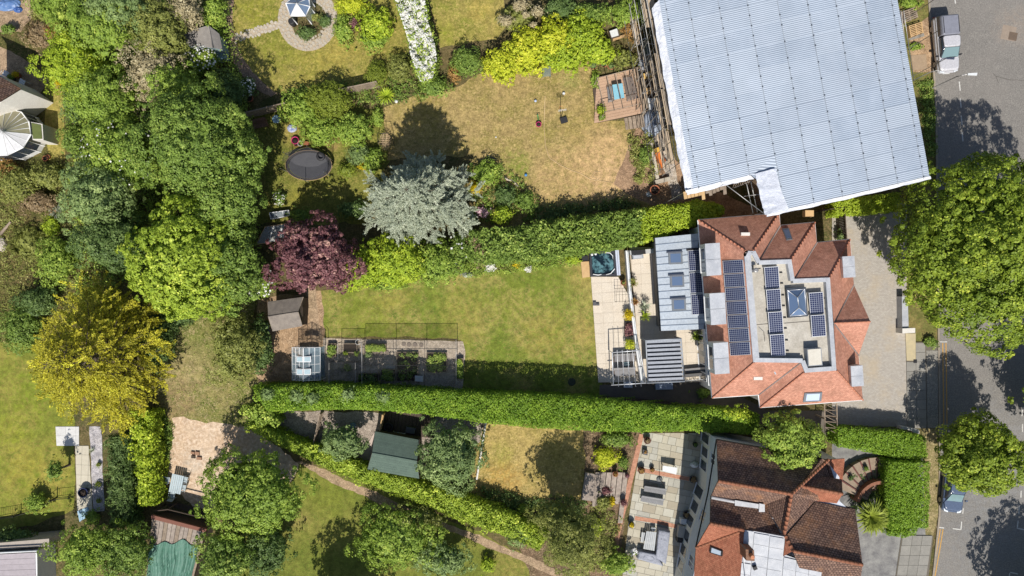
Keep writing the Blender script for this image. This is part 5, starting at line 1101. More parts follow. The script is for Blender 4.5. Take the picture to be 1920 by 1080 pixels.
# arched net tunnel behind the greenhouse
t = thing('net_tunnel', 'dark netted arch tunnel above the greenhouse', 'net tunnel', *P(585, 630))
for i in range(3):
    px0 = 566 + i * 17; a, b = P(px0, 634), P(px0 + 16, 634)
    MB().tube([(a[0], a[1], 0), (a[0], a[1], 1.1), ((a[0] + b[0]) / 2, a[1], 1.6), (b[0], b[1], 1.1), (b[0], b[1], 0)], .02, 5).build('hoop', dark_metal, t)
a, b = P(566, 634), P(616, 634); MB().face([(a[0], a[1], 0.02), (b[0], b[1], 0.02), (b[0], b[1], 1.2), (a[0], a[1], 1.2)]).build('net', net_m, t)
area('vegetable_yard', [(606, 634), (868, 640), (873, 658), (866, 742), (606, 742)], .018, ground_mat('yard_paving_gravel', (A(200, 184, 164), A(182, 166, 146), A(212, 198, 180)), (.6, 2.5, 9), .25), .02)
def bed(label, x0, y0, x1, y1, h, crop, n, m=timber, fill=potsoil, name='raised_bed'):
    t = thing(name, label, 'raised bed', *P((x0 + x1) / 2, (y0 + y1) / 2)); c = [P(x0, y0), P(x1, y0), P(x1, y1), P(x0, y1)]
    for i in range(4):
        a, b = c[i], c[(i + 1) % 4]; an = math.atan2(b[1] - a[1], b[0] - a[0]); MB().obox(((a[0] + b[0]) / 2, (a[1] + b[1]) / 2), math.dist(a, b) + (.05 if i % 2 else -.055), .05, an, 0, h).build('board', m, t)
    MB().box(min(c[0][0], c[2][0]) + .03, min(c[0][1], c[2][1]) + .03, 0, max(c[0][0], c[2][0]) - .03, max(c[0][1], c[2][1]) - .03, h - .05).build('soil', fill, t)
    if crop:
        L = Leaves()
        for _ in range(int(n * 1.8)):
            x = RNG.uniform(min(c[0][0], c[2][0]) + .12, max(c[0][0], c[2][0]) - .12); y = RNG.uniform(min(c[0][1], c[2][1]) + .12, max(c[0][1], c[2][1]) - .12); q = sphere_pts(24); q[:, 2] = abs(q[:, 2]); L.add(np.array([x, y, h - .05]) + q * np.array([.2, .2, .35]), q + np.array([0, 0, .6]), .13, .6, .4, np.full(24, .5 + RNG.normal(0, .2)))
        L.build('crop', crop, t)
    return t
for a in (('narrow timber bed of seedlings next to the greenhouse', 616, 644, 631, 668, .4, LF['mid'], 12), ('dark empty timber bed behind the small cage', 646, 644, 671, 660, .4, None, 0), ('leafy salad bed at the back of the long fruit cage', 687, 645, 725, 658, .4, LF['fresh'], 45), ('dark soil bed with one leafy row inside the cage', 745, 660, 784, 714, .25, LF['mid'], 16), ('square framed bed of potato plants in the cage', 801, 661, 838, 697, .3, LF['fresh'], 32), ('narrow leafy bed at the right end of the vegetable yard', 856, 672, 869, 708, .45, LF['fresh'], 26), ('shaded timber bed under the hedge beside the cages', 674, 700, 712, 722, .4, LF['dark'], 18), ('small planter of greens near the middle of the vegetable yard', 716, 692, 742, 712, .4, LF['mid'], 18)): bed(*a)
for i, (px, py) in enumerate(((757, 645), (767, 646), (778, 646), (790, 647), (703, 660), (714, 661), (726, 661))): MB and single('stepping_stone', MB().lathe(P(px, py), [(.2, 0.0), (.2, .05), (.17, .06)], 12), plain('round_paver', A(150, 136, 124), .9), ('first', 'second', 'third', 'fourth')[i if i < 4 else i - 4] + (' round paver from the left in the row behind the cage path' if i < 4 else ' round paver from the left in the shaded row below the salad bed'), 'paver', 'round pavers in the vegetable yard')
for i, (px, py, r, lf) in enumerate(((647, 662, 5, 'lime'), (668, 663, 5, 'fresh'), (690, 665, 8, 'bluegreen'), (650, 690, 9, 'bluegreen'), (505, 668, 8, 'lime'))): shrub('vegetable_plant', ('small lime herb left of the cage path', 'small green herb right of the lime one', 'pale leafy plant in the shade of the cages', 'large-leaved plant inside the square cage', 'leafy seedling on the bare earth by the greenhouse')[i], px, py, r, r, .6, LF[lf], cat='plant', leaf=.12)
table('garden_rack', 'small white slatted rack at the lower end of the vegetable yard', [(778, 704), (793, 705), (793, 716), (778, 715)], .5, upvc, 4); single('paving_board', MB().prism([P(723, 683), P(741, 684), P(741, 697), P(723, 696)], .01, .06), slab_mats[1], 'pale square board lying on the vegetable yard', 'board')
t = thing('sheet_stack', 'blue-grey corrugated sheet leaning left of the grey shed', 'sheet', *P(492, 612)); slatted(t, 'sheet', [(483, 606), (503, 603), (506, 622), (484, 624)], .5, 4, plain('blue_grey_sheet', A(150, 164, 184), .5), along=1, gap=.06)
single('hoop_ring', MB().tube([(P(673, 641)[0] + .22 * math.cos(k), P(673, 641)[1] + .22 * math.sin(k), .45) for k in [6.283 * i / 14 for i in range(15)]], .02, 5), upvc, 'white hoop ring beside the back of the fruit cage', 'hoop')
# cold frames by the purple tree
t = thing('cold_frame', 'cold frames with white bars between dark tree and purple tree', 'cold frame', *P(515, 420))
for (q, z) in (([(505, 399), (541, 394), (543, 404), (508, 411)], .5), ([(497, 425), (545, 418), (545, 450), (480, 458)], .35)):
    w = [P3(a, b, z) for a, b in q]; MB().prism([p[:2] for p in w], 0, z - .04).build('box', timber_dk if z > .4 else timber, t)
    for i in range(4): MB().tube([w[i], w[(i + 1) % 4]], .03, 5).build('bar', upvc if z > .4 else timber_new, t)
    for f in (.35, .68): a = Vector(w[0]).lerp(Vector(w[1]), f); b = Vector(w[3]).lerp(Vector(w[2]), f); MB().tube([a, b], .025, 5).build('bar', upvc, t)
    MB().face([(p[0], p[1], z - .01) for p in w]).build('pane', pane_clear, t)

# ---------------------------------------------------------------- top left: house, conservatory, patio
area('patio', [(-40, 70), (20, 95), (60, 120), (92, 150), (70, 185), (40, 165), (-40, 140)], .016, path_m, .04)
area('lawn', [(80, 150), (104, 140), (120, 170), (122, 300), (92, 305), (84, 240), (86, 190)], .015, lawn_top2, .04)
area('path', [(-40, 0), (70, -20), (60, 30), (40, 60), (-40, 60)], .013, path_m, .08)
hs = thing('house', 'house corner with brown tiled roof and white wall at the left edge', 'house', *P(-10, 180))
MB().prism([P(a, b, 4.6) for a, b in ((-60, 120), (-2, 140), (34, 166), (0, 192), (-60, 225))], 0, 4.5).build('wall', white_r, hs); roof(hs, 'roof_slope', [(-70, 112, 4.6), (0, 143, 4.6), (39, 166, 4.6), (0, 190, 6.2), (-70, 200, 7.0)], tile_old)
MB().prism([P(a, b, 2.6) for a, b in ((-60, 205), (0, 195), (42, 167), (50, 176), (20, 206), (-60, 240))], 0, 2.6).build('lean_to', white_r, hs)
cv = thing('conservatory', 'white many-sided conservatory with pale glazed roof at the left edge', 'conservatory', *P(15, 245))
CO = [(-30, 212), (10, 203), (40, 210), (54, 228), (58, 252), (44, 276), (14, 291), (-30, 292)]; ap = P3(4, 246, 4.0); ce = [P3(a, b, 2.3) for a, b in CO]
for i in range(len(CO)):
    a, b = ce[i], ce[(i + 1) % len(CO)]; n = 2
    MB().prism([a[:2], b[:2], tuple((Vector(b) * .985 + Vector(ap) * .015)[:2]), tuple((Vector(a) * .985 + Vector(ap) * .015)[:2])], 0, .6).build('dwarf_wall', upvc, cv)
    for k in range(n):
        p = Vector(a).lerp(Vector(b), (k + .08) / n); q = Vector(a).lerp(Vector(b), (k + .92) / n); MB().face([(p.x, p.y, .62), (q.x, q.y, .62), (q.x, q.y, 2.2), (p.x, p.y, 2.2)]).build('pane', glass_dk, cv)
        p = Vector(a).lerp(Vector(b), k / n); q = Vector(a).lerp(Vector(b), (k + 1) / n)
        if k == 0: MB().slab([tuple(a), tuple(b), ap], .03).build('roof_panel', plain('cream_roof_panel' if i < 4 else 'white_roof_panel', A(190, 184, 152) if i < 4 else A(226, 226, 230), .35), cv)
        MB().tube([tuple(p + Vector((0, 0, .02))), (ap[0], ap[1], ap[2] + .02)], .022, 5).build('glazing_bar', upvc, cv); MB().tube([(p.x, p.y, 0), (p.x, p.y, 2.3)], .04, 5).build('post', upvc, cv)
    MB().tube([a, b], .06, 5).build('gutter', upvc, cv)
# dark glass side bay
MB().prism([P(a, b, 2.2) for a, b in ((56, 228), (78, 232), (80, 262), (60, 262))], 0, 2.1).build('side_bay', white_r, cv); MB().prism([P(a, b, 2.22) for a, b in ((58, 230), (76, 234), (78, 260), (61, 260))], 2.11, 2.16).build('bay_roof', plain('olive_glass', A(110, 120, 70), .3), cv)
table('garden_table', 'white slatted table on the shady patio beside the white house', [(38, 146), (48, 152), (42, 166), (33, 160)], .7, upvc, 4); chair('garden_chair', 'white chair at the left edge of the shady patio', 10, 138, .5, 1.0, upvc, base=0)
pot(31, 140, 6, .4, 'yellow-flowering pot on the shady patio', TERRA, LF['yellow'], 1.2); pot(105, 124, 6, .45, 'pale terracotta pot at the patio end', TERRA); pot(22, 146, 5, .4, 'dark pot beside the yellow flowers', potgrey, LF['mid']); pot(84, 297, 5, .35, 'terracotta pot at the corner of the conservatory', TERRA); pot(89, 294, 4, .3, 'small orange pot next to the conservatory corner', TERRA)
pot(467, 184, 7, .5, 'lone terracotta pot standing in the shade by the bark path', TERRA)
t = thing('clothes_airer', 'white ladder-like rack leaning beside the conservatory', 'rack', *P(52, 205)); slatted(t, 'rung', [(40, 205), (60, 180), (66, 186), (46, 212)], .9, 7, upvc, gap=.5, along=1); legs(t, [(40, 205), (60, 180), (66, 186), (46, 212)], .88, upvc)
def lump(name, label, px, py, rx, ry, h, m, cat, n=18, seed=0):
    """loose draped or heaped thing"""
    x, y = P(px, py, h * .5); a_, b_ = rx / S, ry / S; mb = MB(); rings = []
    for j in range(6):
        f = j / 5; rings.append([(x + a_ * math.cos(t_) * (1 - f ** 2.2 * .9) * random.uniform(.88, 1.1), y + b_ * math.sin(t_) * (1 - f ** 2.2 * .9) * random.uniform(.88, 1.1), h * (f ** .7) * random.uniform(.82, 1.1)) for t_ in [6.283 * k / n for k in range(n)]])
    bs = [mb.verts(r) for r in rings]
    for j in range(5):
        for k in range(n): k2 = (k + 1) % n; mb.f.append((bs[j] + k, bs[j] + k2, bs[j + 1] + k2, bs[j + 1] + k))
    mb.f.append(tuple(bs[5] + k for k in range(n))); return single(name, mb, m, label, cat)
lump('tarpaulin', 'crumpled blue tarpaulin in the top left corner', 10, 6, 26, 14, .5, plain('blue_tarp', A(84, 120, 176), .4, c2=A(140, 168, 204), ns=3), 'tarpaulin'); lump('blue_bag', 'blue bag on the ground beside the blue tarpaulin', 32, 17, 8, 6, .35, blue_pl, 'bag')
# driftwood log in the western bed
single('log', MB().tube([P3(0, 440, .15), P3(10, 428, .3), P3(20, 416, .25)], .16, 7, .09), timber, 'bleached log lying at the left edge', 'log'); lump('boulder', 'grey boulder at the left edge below the log', 2, 458, 8, 14, .5, stone_m, 'stone')

# ---------------------------------------------------------------- gazebo garden
gz = thing('gazebo', 'small hexagonal glass gazebo in the middle of the stone ring', 'gazebo', *P(560, 18)); hexp = [(536, 6), (556, -12), (579, -4), (581, 12), (573, 30), (545, 30)]; ga = P3(556, 6, 2.7); ge = [P3(a, b, 1.95) for a, b in hexp]
for i in range(6):
    a, b = ge[i], ge[(i + 1) % 6]; MB().slab([a, b, ga], .02).build('roof_pane', plain('white_roof_panel', A(244, 244, 246), .35) if i == 4 else plain('blue_roof_glass', A(120, 140, 168), .15), gz); MB().tube([a, ga], .04, 5).build('roof_bar', upvc, gz); MB().tube([a, b], .05, 5).build('eave_bar', upvc, gz); MB().tube([(a[0], a[1], 0), a], .05, 6).build('post', upvc, gz)
    if i != 4: MB().face([(a[0], a[1], .1), (b[0], b[1], .1), (b[0], b[1], 1.9), (a[0], a[1], 1.9)]).build('pane', pane_clear, gz)
single('water_butt', MB().lathe(P(546, 39, .8), [(.28, 0), (.32, .4), (.3, .75), (.22, .82)], 14), black_pl, 'black round water butt beside the glass gazebo', 'water butt')
fence('fence', 'pale wooden fence length behind the slatted bench', [(470, 221), (545, 203)], 1.8, timber); fence('fence', 'pale wooden fence length between dome bush and topiary ball', [(645, 178), (712, 164)], 1.8, timber)
t = thing('garden_bench', 'slatted wooden bench in front of the pale fence', 'bench', *P(486, 232)); bq = [(468, 230), (499, 224), (503, 236), (472, 243)]; slatted(t, 'seat_slat', bq, .42, 6, plain('teak', A(140, 104, 84), .8, rand=.1), gap=.2); slatted(t, 'back_slat', [(466, 226), (496, 219), (499, 224), (468, 230)], .8, 3, MATS['teak'], gap=.2); legs(t, bq, .4, MATS['teak'], .035, ins=.05)
for e0, e1 in ((0, 3), (1, 2)): MB().tube([P3(*bq[e0], .62), P3(*bq[e1], .62)], .03, 5).build('armrest', MATS['teak'], t)
t = thing('bird_bath', 'pale blue round bird bath right of the bench', 'bird bath', *P(523, 227)); MB().lathe(P(523, 227), [(.2, 0), (.09, .1), (.07, .6)], 12).build('pedestal', stone_m, t); MB().lathe(P(523, 227), [(.08, .6), (.34, .68), (.36, .76), (.3, .74), (.02, .7)], 16, cap=False).build('bowl', plain('pale_blue_bowl', A(170, 204, 222), .3), t)
lump('toy_pile', 'white and blue toys heaped left of the green shrub', 547, 240, 9, 8, .3, plain('blue_white_toy', A(110, 128, 190), .5, c2=A(230, 232, 236), ns=4, amt=1), 'toy'); pot(553, 263, 7, .35, 'pink bucket above the trampoline', pink_pl, name='bucket'); pot(563, 269, 5, .3, 'small white pot beside the pink bucket', potwhite); pot(555, 271, 4, .25, 'small orange pot below the pink bucket', TERRA); single('toy_crate', MB().prism([P(570, 265), P(581, 267), P(579, 273), P(568, 271)], 0, .25), TERRA, 'small terracotta trough next to the white pot', 'trough')
# trampoline
tr = thing('trampoline', 'oval black trampoline with safety net', 'trampoline', *P(580, 312)); tx, ty = P(579, 310, .8); ra, rb = 2.05, 1.33; el = lambda f, r, z: (tx + ra * r * math.cos(f), ty + rb * r * math.sin(f), z); ANG = [6.2832 * k / 36 for k in range(36)]
MB().face([el(a, .86, .8) for a in ANG]).build('mat', plain('trampoline_mat', A(88, 88, 92), .7, c2=A(74, 74, 80), ns=2), tr)
mb = MB(); i0 = mb.verts([el(a, .87, .82) for a in ANG]); i1 = mb.verts([el(a, 1.0, .8) for a in ANG]); i2 = mb.verts([el(a, 1.0, .7) for a in ANG])
for k in range(36): k2 = (k + 1) % 36; mb.f.append((i0 + k, i1 + k, i1 + k2, i0 + k2)); mb.f.append((i1 + k, i2 + k, i2 + k2, i1 + k2))
mb.build('edge_pad', plain('dark_pad', A(70, 68, 70), .7), tr); MB().tube([el(a, 1.0, .83) for a in ANG + [0]], .03, 5).build('rim', plain('tan_rim', A(176, 150, 112), .7), tr)
for k in range(6):
    a = 6.2832 * k / 6 + .4; MB().tube([el(a, 1.02, 0), el(a, 1.04, 1.5), el(a, 1.06, 2.4)], .028, 6).build('post', steel, tr)
for k in range(6): a, b = 6.2832 * k / 6 + .4, 6.2832 * (k + 1) / 6 + .4; MB().face([el(a, .98, .85), el((a + b) / 2, .98, .85), el(b, .98, .85), el(b, 1.0, 2.3), el((a + b) / 2, .96, 2.2), el(a, 1.0, 2.3)]).build('net', clear_mat('safety_net', (.05, .05, .08), .68, .9) if 'safety_net' not in MATS else MATS['safety_net'], tr)
single('tyre', MB().lathe(P(601, 293, 1.0), [(.2, .84), (.36, .86), (.4, .95), (.34, 1.04), (.2, 1.02)], 16, cap=False), black_pl, 'black tyre-like ring lying on the trampoline', 'tyre')
# hanging chair
hc = thing('hanging_chair', 'egg-shaped pale wicker chair with arched black frame', 'chair', *P(723, 262)); cx_, cy_ = P(722, 265, .6)
for k in range(9):
    f = -1 + 2 * k / 8; w_ = math.sqrt(max(.05, 1 - f * f)); MB().tube([(cx_ + f * .52, cy_ - .85 * w_ , .75), (cx_ + f * .5, cy_ - .4 * w_, .45), (cx_ + f * .5, cy_ + .35 * w_, .5), (cx_ + f * .52, cy_ + .75 * w_, .8)], .03, 5).build('cane', plain('pale_wicker', A(214, 186, 150), .8), hc)
for k in range(8): f = -.8 + 1.6 * k / 7; w_ = math.sqrt(max(.05, 1 - f * f)); MB().tube([(cx_ - .52 * w_, cy_ + f * .85, .72), (cx_, cy_ + f * .85, .42), (cx_ + .52 * w_, cy_ + f * .85, .72)], .025, 5).build('cane', MATS['pale_wicker'], hc)
MB().tube([(cx_ - .7, cy_ - .2, 0), (cx_ - .62, cy_ + .35, 1.0), (cx_ - .4, cy_ + .5, 1.8), (cx_, cy_ + .35, 2.05), (cx_ + .4, cy_ + .5, 1.8), (cx_ + .62, cy_ + .35, 1.0), (cx_ + .7, cy_ - .2, 0)], .03, 6).build('arch_frame', dark_metal, hc); MB().tube([(cx_, cy_ + .35, 2.05), (cx_, cy_, .8)], .012, 4).build('chain', dark_metal, hc)
# things on the dry lawn
table('garden_table', 'small grey-green slatted table below the lime hedge', [(1016, 125), (1032, 124), (1033, 143), (1017, 144)], .45, plain('grey_green_slat', A(132, 146, 140), .7, rand=.06), 9, gap=.3)
bb = thing('basketball_hoop', 'portable basketball hoop with black base on the dry lawn', 'basketball hoop', *P(1057, 228)); MB().obox(P(1057, 226), .62, .5, .3, 0, .22).build('base', black_pl, bb); bx_, by_ = P(1051, 222); MB().tube([(bx_, by_, .1), (bx_, by_, 2.6)], .035, 6).build('pole', dark_metal, bb); MB().obox((bx_ - .02, by_ + .1), .7, .03, .15, 2.3, 2.8).build('backboard', clear_mat('clear_backboard', (.7, .75, .8), .7), bb); MB().tube([(bx_ - .1 + .2 * math.cos(k), by_ + .3 + .2 * math.sin(k), 2.4) for k in [6.283 * i / 12 for i in range(13)]], .012, 4).build('ring', orange_pl, bb)
def ball(label, px, py, r, m): x, y = P(px, py, r); return single('ball', MB().lathe((x, y), [(r * math.sin(a), r - r * math.cos(a)) for a in [.15, .6, 1.1, 1.57, 2.0, 2.5, 3.0]], 12), m, label, 'ball')
ball('white ball lying near the basketball hoop', 1057, 175, .14, white_pl); ball('pale blue ball on the upper dry lawn', 1004, 189, .13, plain('pale_blue_ball', A(190, 204, 230), .4)); ball('blue and red ball near the bed right of the cedar', 986, 328, .14, plain('blue_ball', A(90, 150, 210), .4)); ball('small white ball at the edge of the dry lawn below the white hedge', 743, 190, .16, white_pl); ball('tiny white ball on the open dry lawn', 930, 257, .07, white_pl)
pot(1010, 233, 5, .3, 'pink bucket standing on the dry lawn', pink_pl, name='bucket'); t = thing('toy_scooter', 'green toy scooter lying behind the pink bucket', 'toy', *P(1009, 222)); MB().tube([P3(1008, 214, .1), P3(1010, 229, .1)], .05, 6).build('deck', green_pl, t); MB().tube([P3(1004, 215, .25), P3(1013, 213, .25)], .025, 5).build('handlebar', black_pl, t)
t = thing('goal_board', 'black and green board lying left of the bed beside the cedar', 'board', *P(921, 299)); MB().prism([P(914, 291), P(930, 298), P(924, 305), P(912, 298)], .02, .1).build('frame', black_pl, t); MB().prism([P(923, 299), P(928, 299.5), P(924, 303.5), P(919, 301.5)], .1, .12).build('panel', plain('lime_panel', A(150, 170, 70), .6), t)
single('garden_hose', MB().tube([P3(a, b, .03) for a, b in ((1022, 180), (1020, 240), (1023, 275), (1030, 296), (1048, 308), (1070, 319), (1090, 326), (1105, 335), (1118, 339), (1128, 332), (1126, 322), (1116, 322), (1110, 330), (1122, 338), (1150, 343))], .03, 5), plain('pale_hose', A(214, 186, 140), .5), 'pale garden hose looping across the dry lawn', 'hose')
single('log_edging', MB().tube([P3(a, b, .1) for a, b in ((946, 332), (953, 338), (962, 338), (967, 345), (972, 350))], .1, 6), plain('pale_wood', A(210, 196, 174), .8), 'crooked pale branch edging the bed right of the cedar', 'branch')
# deck beside the site
dk = tag(empty('deck', *P(1150, 190)), kind='structure'); DZ = .35; dq = [(1121, 145), (1188, 129), (1204, 188), (1206, 212), (1168, 220), (1120, 229), (1112, 168)]
MB().prism([P(a, b, DZ) for a, b in dq], 0, DZ - .04).build('base', timber_dk, dk); w = [Vector(P3(a, b, DZ)) for a, b in ((1119, 145), (1190, 129), (1206, 212), (1114, 231))]; deckm = plain('pink_deck', A(206, 172, 144), .9, c2=A(180, 144, 118), ns=4, rand=.06)
for i in range(16): s_ = quad_on(w, 0, i / 16 + .002, 1, (i + 1) / 16 - .002); MB().prism([(p.x, p.y) for p in s_], DZ - .038, DZ).build('plank', deckm, dk)
for i, (x0, w_) in enumerate(((1192, 6), (1198, 6))): MB().prism([P(x0, 126, .5), P(x0 + w_, 125, .5), P(x0 + w_ + 14, 205, .5), P(x0 + 14, 207, .5)], 0, .5).build('sleeper', timber, dk)
table('patio_table', 'table under a pale blue cover on the pinkish deck', [(1148, 159), (1167, 156), (1171, 183), (1152, 187)], .75 + DZ, paleblue, 1, base=DZ, lm=dark_metal, gap=.0)
t = thing('garden_bench', 'slatted grey bench left of the blue covered table', 'bench', *P(1143, 176)); q = [(1138, 163), (1147, 161), (1150, 190), (1141, 192)]; slatted(t, 'seat_slat', q, DZ + .42, 5, slatgrey, along=1, gap=.3); legs(t, q, DZ + .4, slatgrey, base=DZ)
t = thing('garden_bench', 'long slatted grey bench right of the blue covered table', 'bench', *P(1180, 170)); q = [(1168, 146), (1186, 143), (1197, 184), (1176, 190)]; slatted(t, 'seat_slat', q, DZ + .42, 8, plain('dark_slat', A(130, 122, 118), .8, rand=.1), along=1, gap=.35); legs(t, q, DZ + .4, slatgrey, base=DZ)
pg = thing('pergola', 'thin bare pergola poles over the pinkish deck', 'pergola', *P(1155, 180)); PZ = 2.5
for a, b in (((1120, 146), (1188, 129)), ((1132, 210), (1202, 194)), ((1120, 146), (1135, 211)), ((1154, 137), (1168, 203)), ((1172, 133), (1186, 200)), ((1188, 129), (1202, 194)), ((1138, 142), (1152, 207))): MB().tube([P3(*a, PZ), P3(*b, PZ)], .035, 5).build('rafter', timber, pg)
for a in ((1120, 146), (1188, 129), (1202, 194), (1134, 210)): x, y = P(*a, PZ); MB().tube([(x, y, DZ), (x, y, PZ)], .045, 6).build('post', timber, pg)
pot(1127, 207, 8, .5, 'lime-leaved pot at the lower left deck corner', TERRA, LF['lime'], 1.3, base=0); pot(1128, 220, 6, .4, 'dark green pot below the lime-leaved pot', TERRA, LF['mid'], 1.3)
for i, (px, py) in enumerate(((1112, 123), (1132, 119), (1146, 123))): pot(px, py, 7, .5, ('leftmost', 'middle', 'rightmost')[i] + ' of three terracotta pots above the pinkish deck', TERRA, LF['bluegreen'], 1.1, group='pots above the deck')
shrub('bush', 'low green bush left of the pinkish deck', 1116, 146, 9, 20, .7, LF['fresh'])
bx = thing('planter_crate', 'wooden crate with yellow board and small box beside the scaffold', 'crate', *P(1216, 160)); MB().prism([P(1200, 142), P(1222, 140), P(1230, 182), P(1208, 184)], 0, .3).build('crate', timber_dk, bx); MB().prism([P(1204, 139, .9), P(1223, 131, .9), P(1226, 143, .9), P(1208, 149, .9)], .84, .9).build('board', plain('yellow_board', A(240, 198, 120), .7), bx); MB().prism([P(1211, 165, .6), P(1221, 164, .6), P(1221, 175, .6), P(1212, 176, .6)], .3, .6).build('box', timber_new, bx)
single('white_sheet', MB().prism([P(1210, 184, .5), P(1229, 184, .5), P(1223, 206, .5), P(1209, 206, .5)], .44, .5), white_pl, 'white rectangular board on the steps beside the scaffold', 'board')
t = tag(empty('garden_steps', *P(1190, 232)), kind='structure')
for i in range(5): MB().prism([P(1170 + i * 7, 222 - i), P(1176 + i * 7, 221 - i), P(1179 + i * 7, 243 - i), P(1173 + i * 7, 244 - i)], 0, .12 + .1 * i).build('sleeper', timber, t)
area('yard', [(1196, 100), (1222, 95), (1268, 330), (1285, 375), (1262, 378), (1222, 250), (1204, 205)], .02, ground_mat('site_rubble', (A(190, 176, 158), A(160, 152, 146), A(210, 200, 186)), (.8, 3, 9), .4), .1)
lump('debris_sheeting', 'crumpled grey plastic sheeting heaped beside the scaffold', 1224, 230, 20, 26, .5, plain('grey_sheeting', A(170, 180, 196), .35, c2=A(120, 128, 140), ns=2, bs=4, bstr=.8), 'sheeting'); lump('debris_sheeting', 'white crumpled plastic above the planter crate', 1206, 122, 10, 12, .5, plain('white_crumple', A(222, 226, 236), .35), 'sheeting')
t = thing('window_frame', 'old glazed window frame leaning at the scaffold top', 'window frame', *P(1210, 90)); q = [(1200, 75), (1214, 71), (1219, 101), (1206, 105)]; w = [Vector(P3(a, b, 1.0)) for a, b in q]
for i in range(4): MB().tube([w[i], w[(i + 1) % 4]], .05, 5).build('frame_bar', upvc, t)
MB().face([tuple(p) for p in w]).build('pane', glass_mat('green_glass', (.10, .13, .11), .2), t); legs(t, q, 1.0, timber, .03)
t = thing('cement_mixer', 'orange and yellow machine on the site below the sheeting', 'machine', *P(1238, 290)); MB().prism([P(1228, 277, .9), P(1239, 274, .9), P(1242, 283, .9), P(1231, 286, .9)], .2, .9, [P(1229, 278, .9), P(1238.5, 275, .9), P(1241, 282.5, .9), P(1231.5, 285, .9)]).build('hood', yellow_pl, t); MB().prism([P(1229, 287, .7), P(1243, 283, .7), P(1248, 302, .7), P(1236, 305, .7)], .2, .7).build('body', orange_pl, t); MB().prism([P(1238, 305, .4), P(1247, 303, .4), P(1247, 314, .4), P(1241, 315, .4)], .1, .4).build('chute', orange_pl, t)
for a in ((1229, 285), (1243, 281), (1236, 303), (1247, 300)): MB().lathe(P(*a), [(.12, 0), (.16, .1), (.12, .2)], 10).build('wheel', black_pl, t)
single('low_wall', MB().prism([P(1219, 268, .5), P(1224, 266, .5), P(1236, 334, .5), P(1230, 336, .5)], 0, .5), stone_m, 'pale low retaining wall beside the orange machine', 'wall'); single('low_wall', MB().prism([P(1228, 338, .5), P(1256, 331, .5), P(1258, 338, .5), P(1230, 345, .5)], 0, .5), stone_m, 'short stone wall above the big empty terracotta pot', 'wall')
pot(1228, 356, 9, .7, 'big empty terracotta ring pot beside the site wall', TERRA); lump('white_bag', 'small pale bag beside the big empty pot', 1217, 364, 5, 5, .3, white_pl, 'bag')
t = thing('crate', 'white crate at the right end of the lime hedge', 'crate', *P(1152, 64)); q = [(1142, 58), (1159, 52), (1163, 67), (1146, 72)]; MB().prism([P(a, b, .5) for a, b in q], 0, .45).build('box', timber_dk, t); MB().prism([P(a, b, .52) for a, b in ((1143, 58), (1157, 53), (1160, 66), (1147, 70))], .452, .5).build('lid', white_pl, t); single('sleeper', MB().prism([P(1148, 74), P(1170, 66), P(1171, 70), P(1149, 78)], 0, .25), timber_new, 'pale sleeper on the ground below the white crate', 'sleeper')
pot(1324, 397, 8, .6, 'dark round bin in the shade below the scaffold boards', black_pl, name='bin')

# ---------------------------------------------------------------- terrace of the red-roofed house
Z1, Z2 = .16, .46
tb = thing('hot_tub', 'square black hot tub with turquoise water at the corner of the terrace', 'hot tub', *P(1130, 495)); hq = [(1105, 472), (1153, 470), (1156, 517), (1107, 519)]; hw = [Vector(P3(a, b, .75)) for a, b in hq]
MB().prism([(p.x, p.y) for p in hw], 0, .55).build('shell', black_pl, tb)
for (u0, v0, u1, v1) in ((0, 0, 1, .09), (0, .91, 1, 1), (0, .09, .08, .91), (.92, .09, 1, .91)): s_ = quad_on(hw, u0, v0, u1, v1); MB().prism([(p.x, p.y) for p in s_], .552, .75).build('rim', plain('dark_rim', A(62, 62, 68), .4), tb)
s_ = quad_on(hw, .08, .09, .92, .91); mb = MB(); mb.face([(p.x, p.y, .64) for p in s_]); wm, nt_, b_ = newmat('tub_water'); n_ = noise(nt_, pos(nt_), 2.2, 4, .6); nt_.links.new(mixc(nt_, mrange(nt_, n_, .47, .66), A(22, 38, 48), A(104, 146, 154)), b_.inputs['Base Color']); b_.inputs['Roughness'].default_value = .05; bump(nt_, noise(nt_, pos(nt_), 6, 3, .5), .3, .05, b_); mb.build('water', wm, tb)
for (u, v) in ((.1, .12), (.24, .1)): p = quad_on(hw, u, v, u + .01, v + .01)[0]; MB().lathe((p.x, p.y), [(.11, .752), (.11, .79), (.05, .8)], 12).build('speaker', white_pl, tb)
for pts in (((.62, .06), (.8, .08), (.9, .2), (.9, .34)), ((.6, .94), (.78, .9), (.94, .72)), ((.1, .9), (.3, .94), (.42, .92))): MB().tube([tuple(quad_on(hw, u, v, u, v)[0] + Vector((0, 0, .05))) for u, v in pts], .045, 6).build('grab_rail', white_pl, tb)
single('timber_step', MB().prism([P(1089, 491, .3), P(1104, 490, .3), P(1107, 519, .3), P(1092, 521, .3)], 0, .3), timber_new, 'pale timber step beside the hot tub', 'step'); single('pump_box', MB().prism([P(1089, 481, .5), P(1103, 478, .5), P(1103.5, 488.5, .5), P(1090, 489.5, .5)], 0, .5), dark_metal, 'dark box at the top left of the hot tub', 'box')
t = thing('tub_cover', 'folded pale blue-white hot tub cover standing on its edge', 'cover', *P(1156, 495))
for i in (0, 1): MB().prism([P(1153.5 + i * 3.6, 469, 1.0), P(1156.6 + i * 3.6, 469, 1.0), P(1160 + i * 3.6, 516, 1.0), P(1157 + i * 3.6, 516, 1.0)], 0, 1.0).build('panel', plain('pale_cover', A(214, 220, 236), .5, c2=A(180, 190, 214)), t)
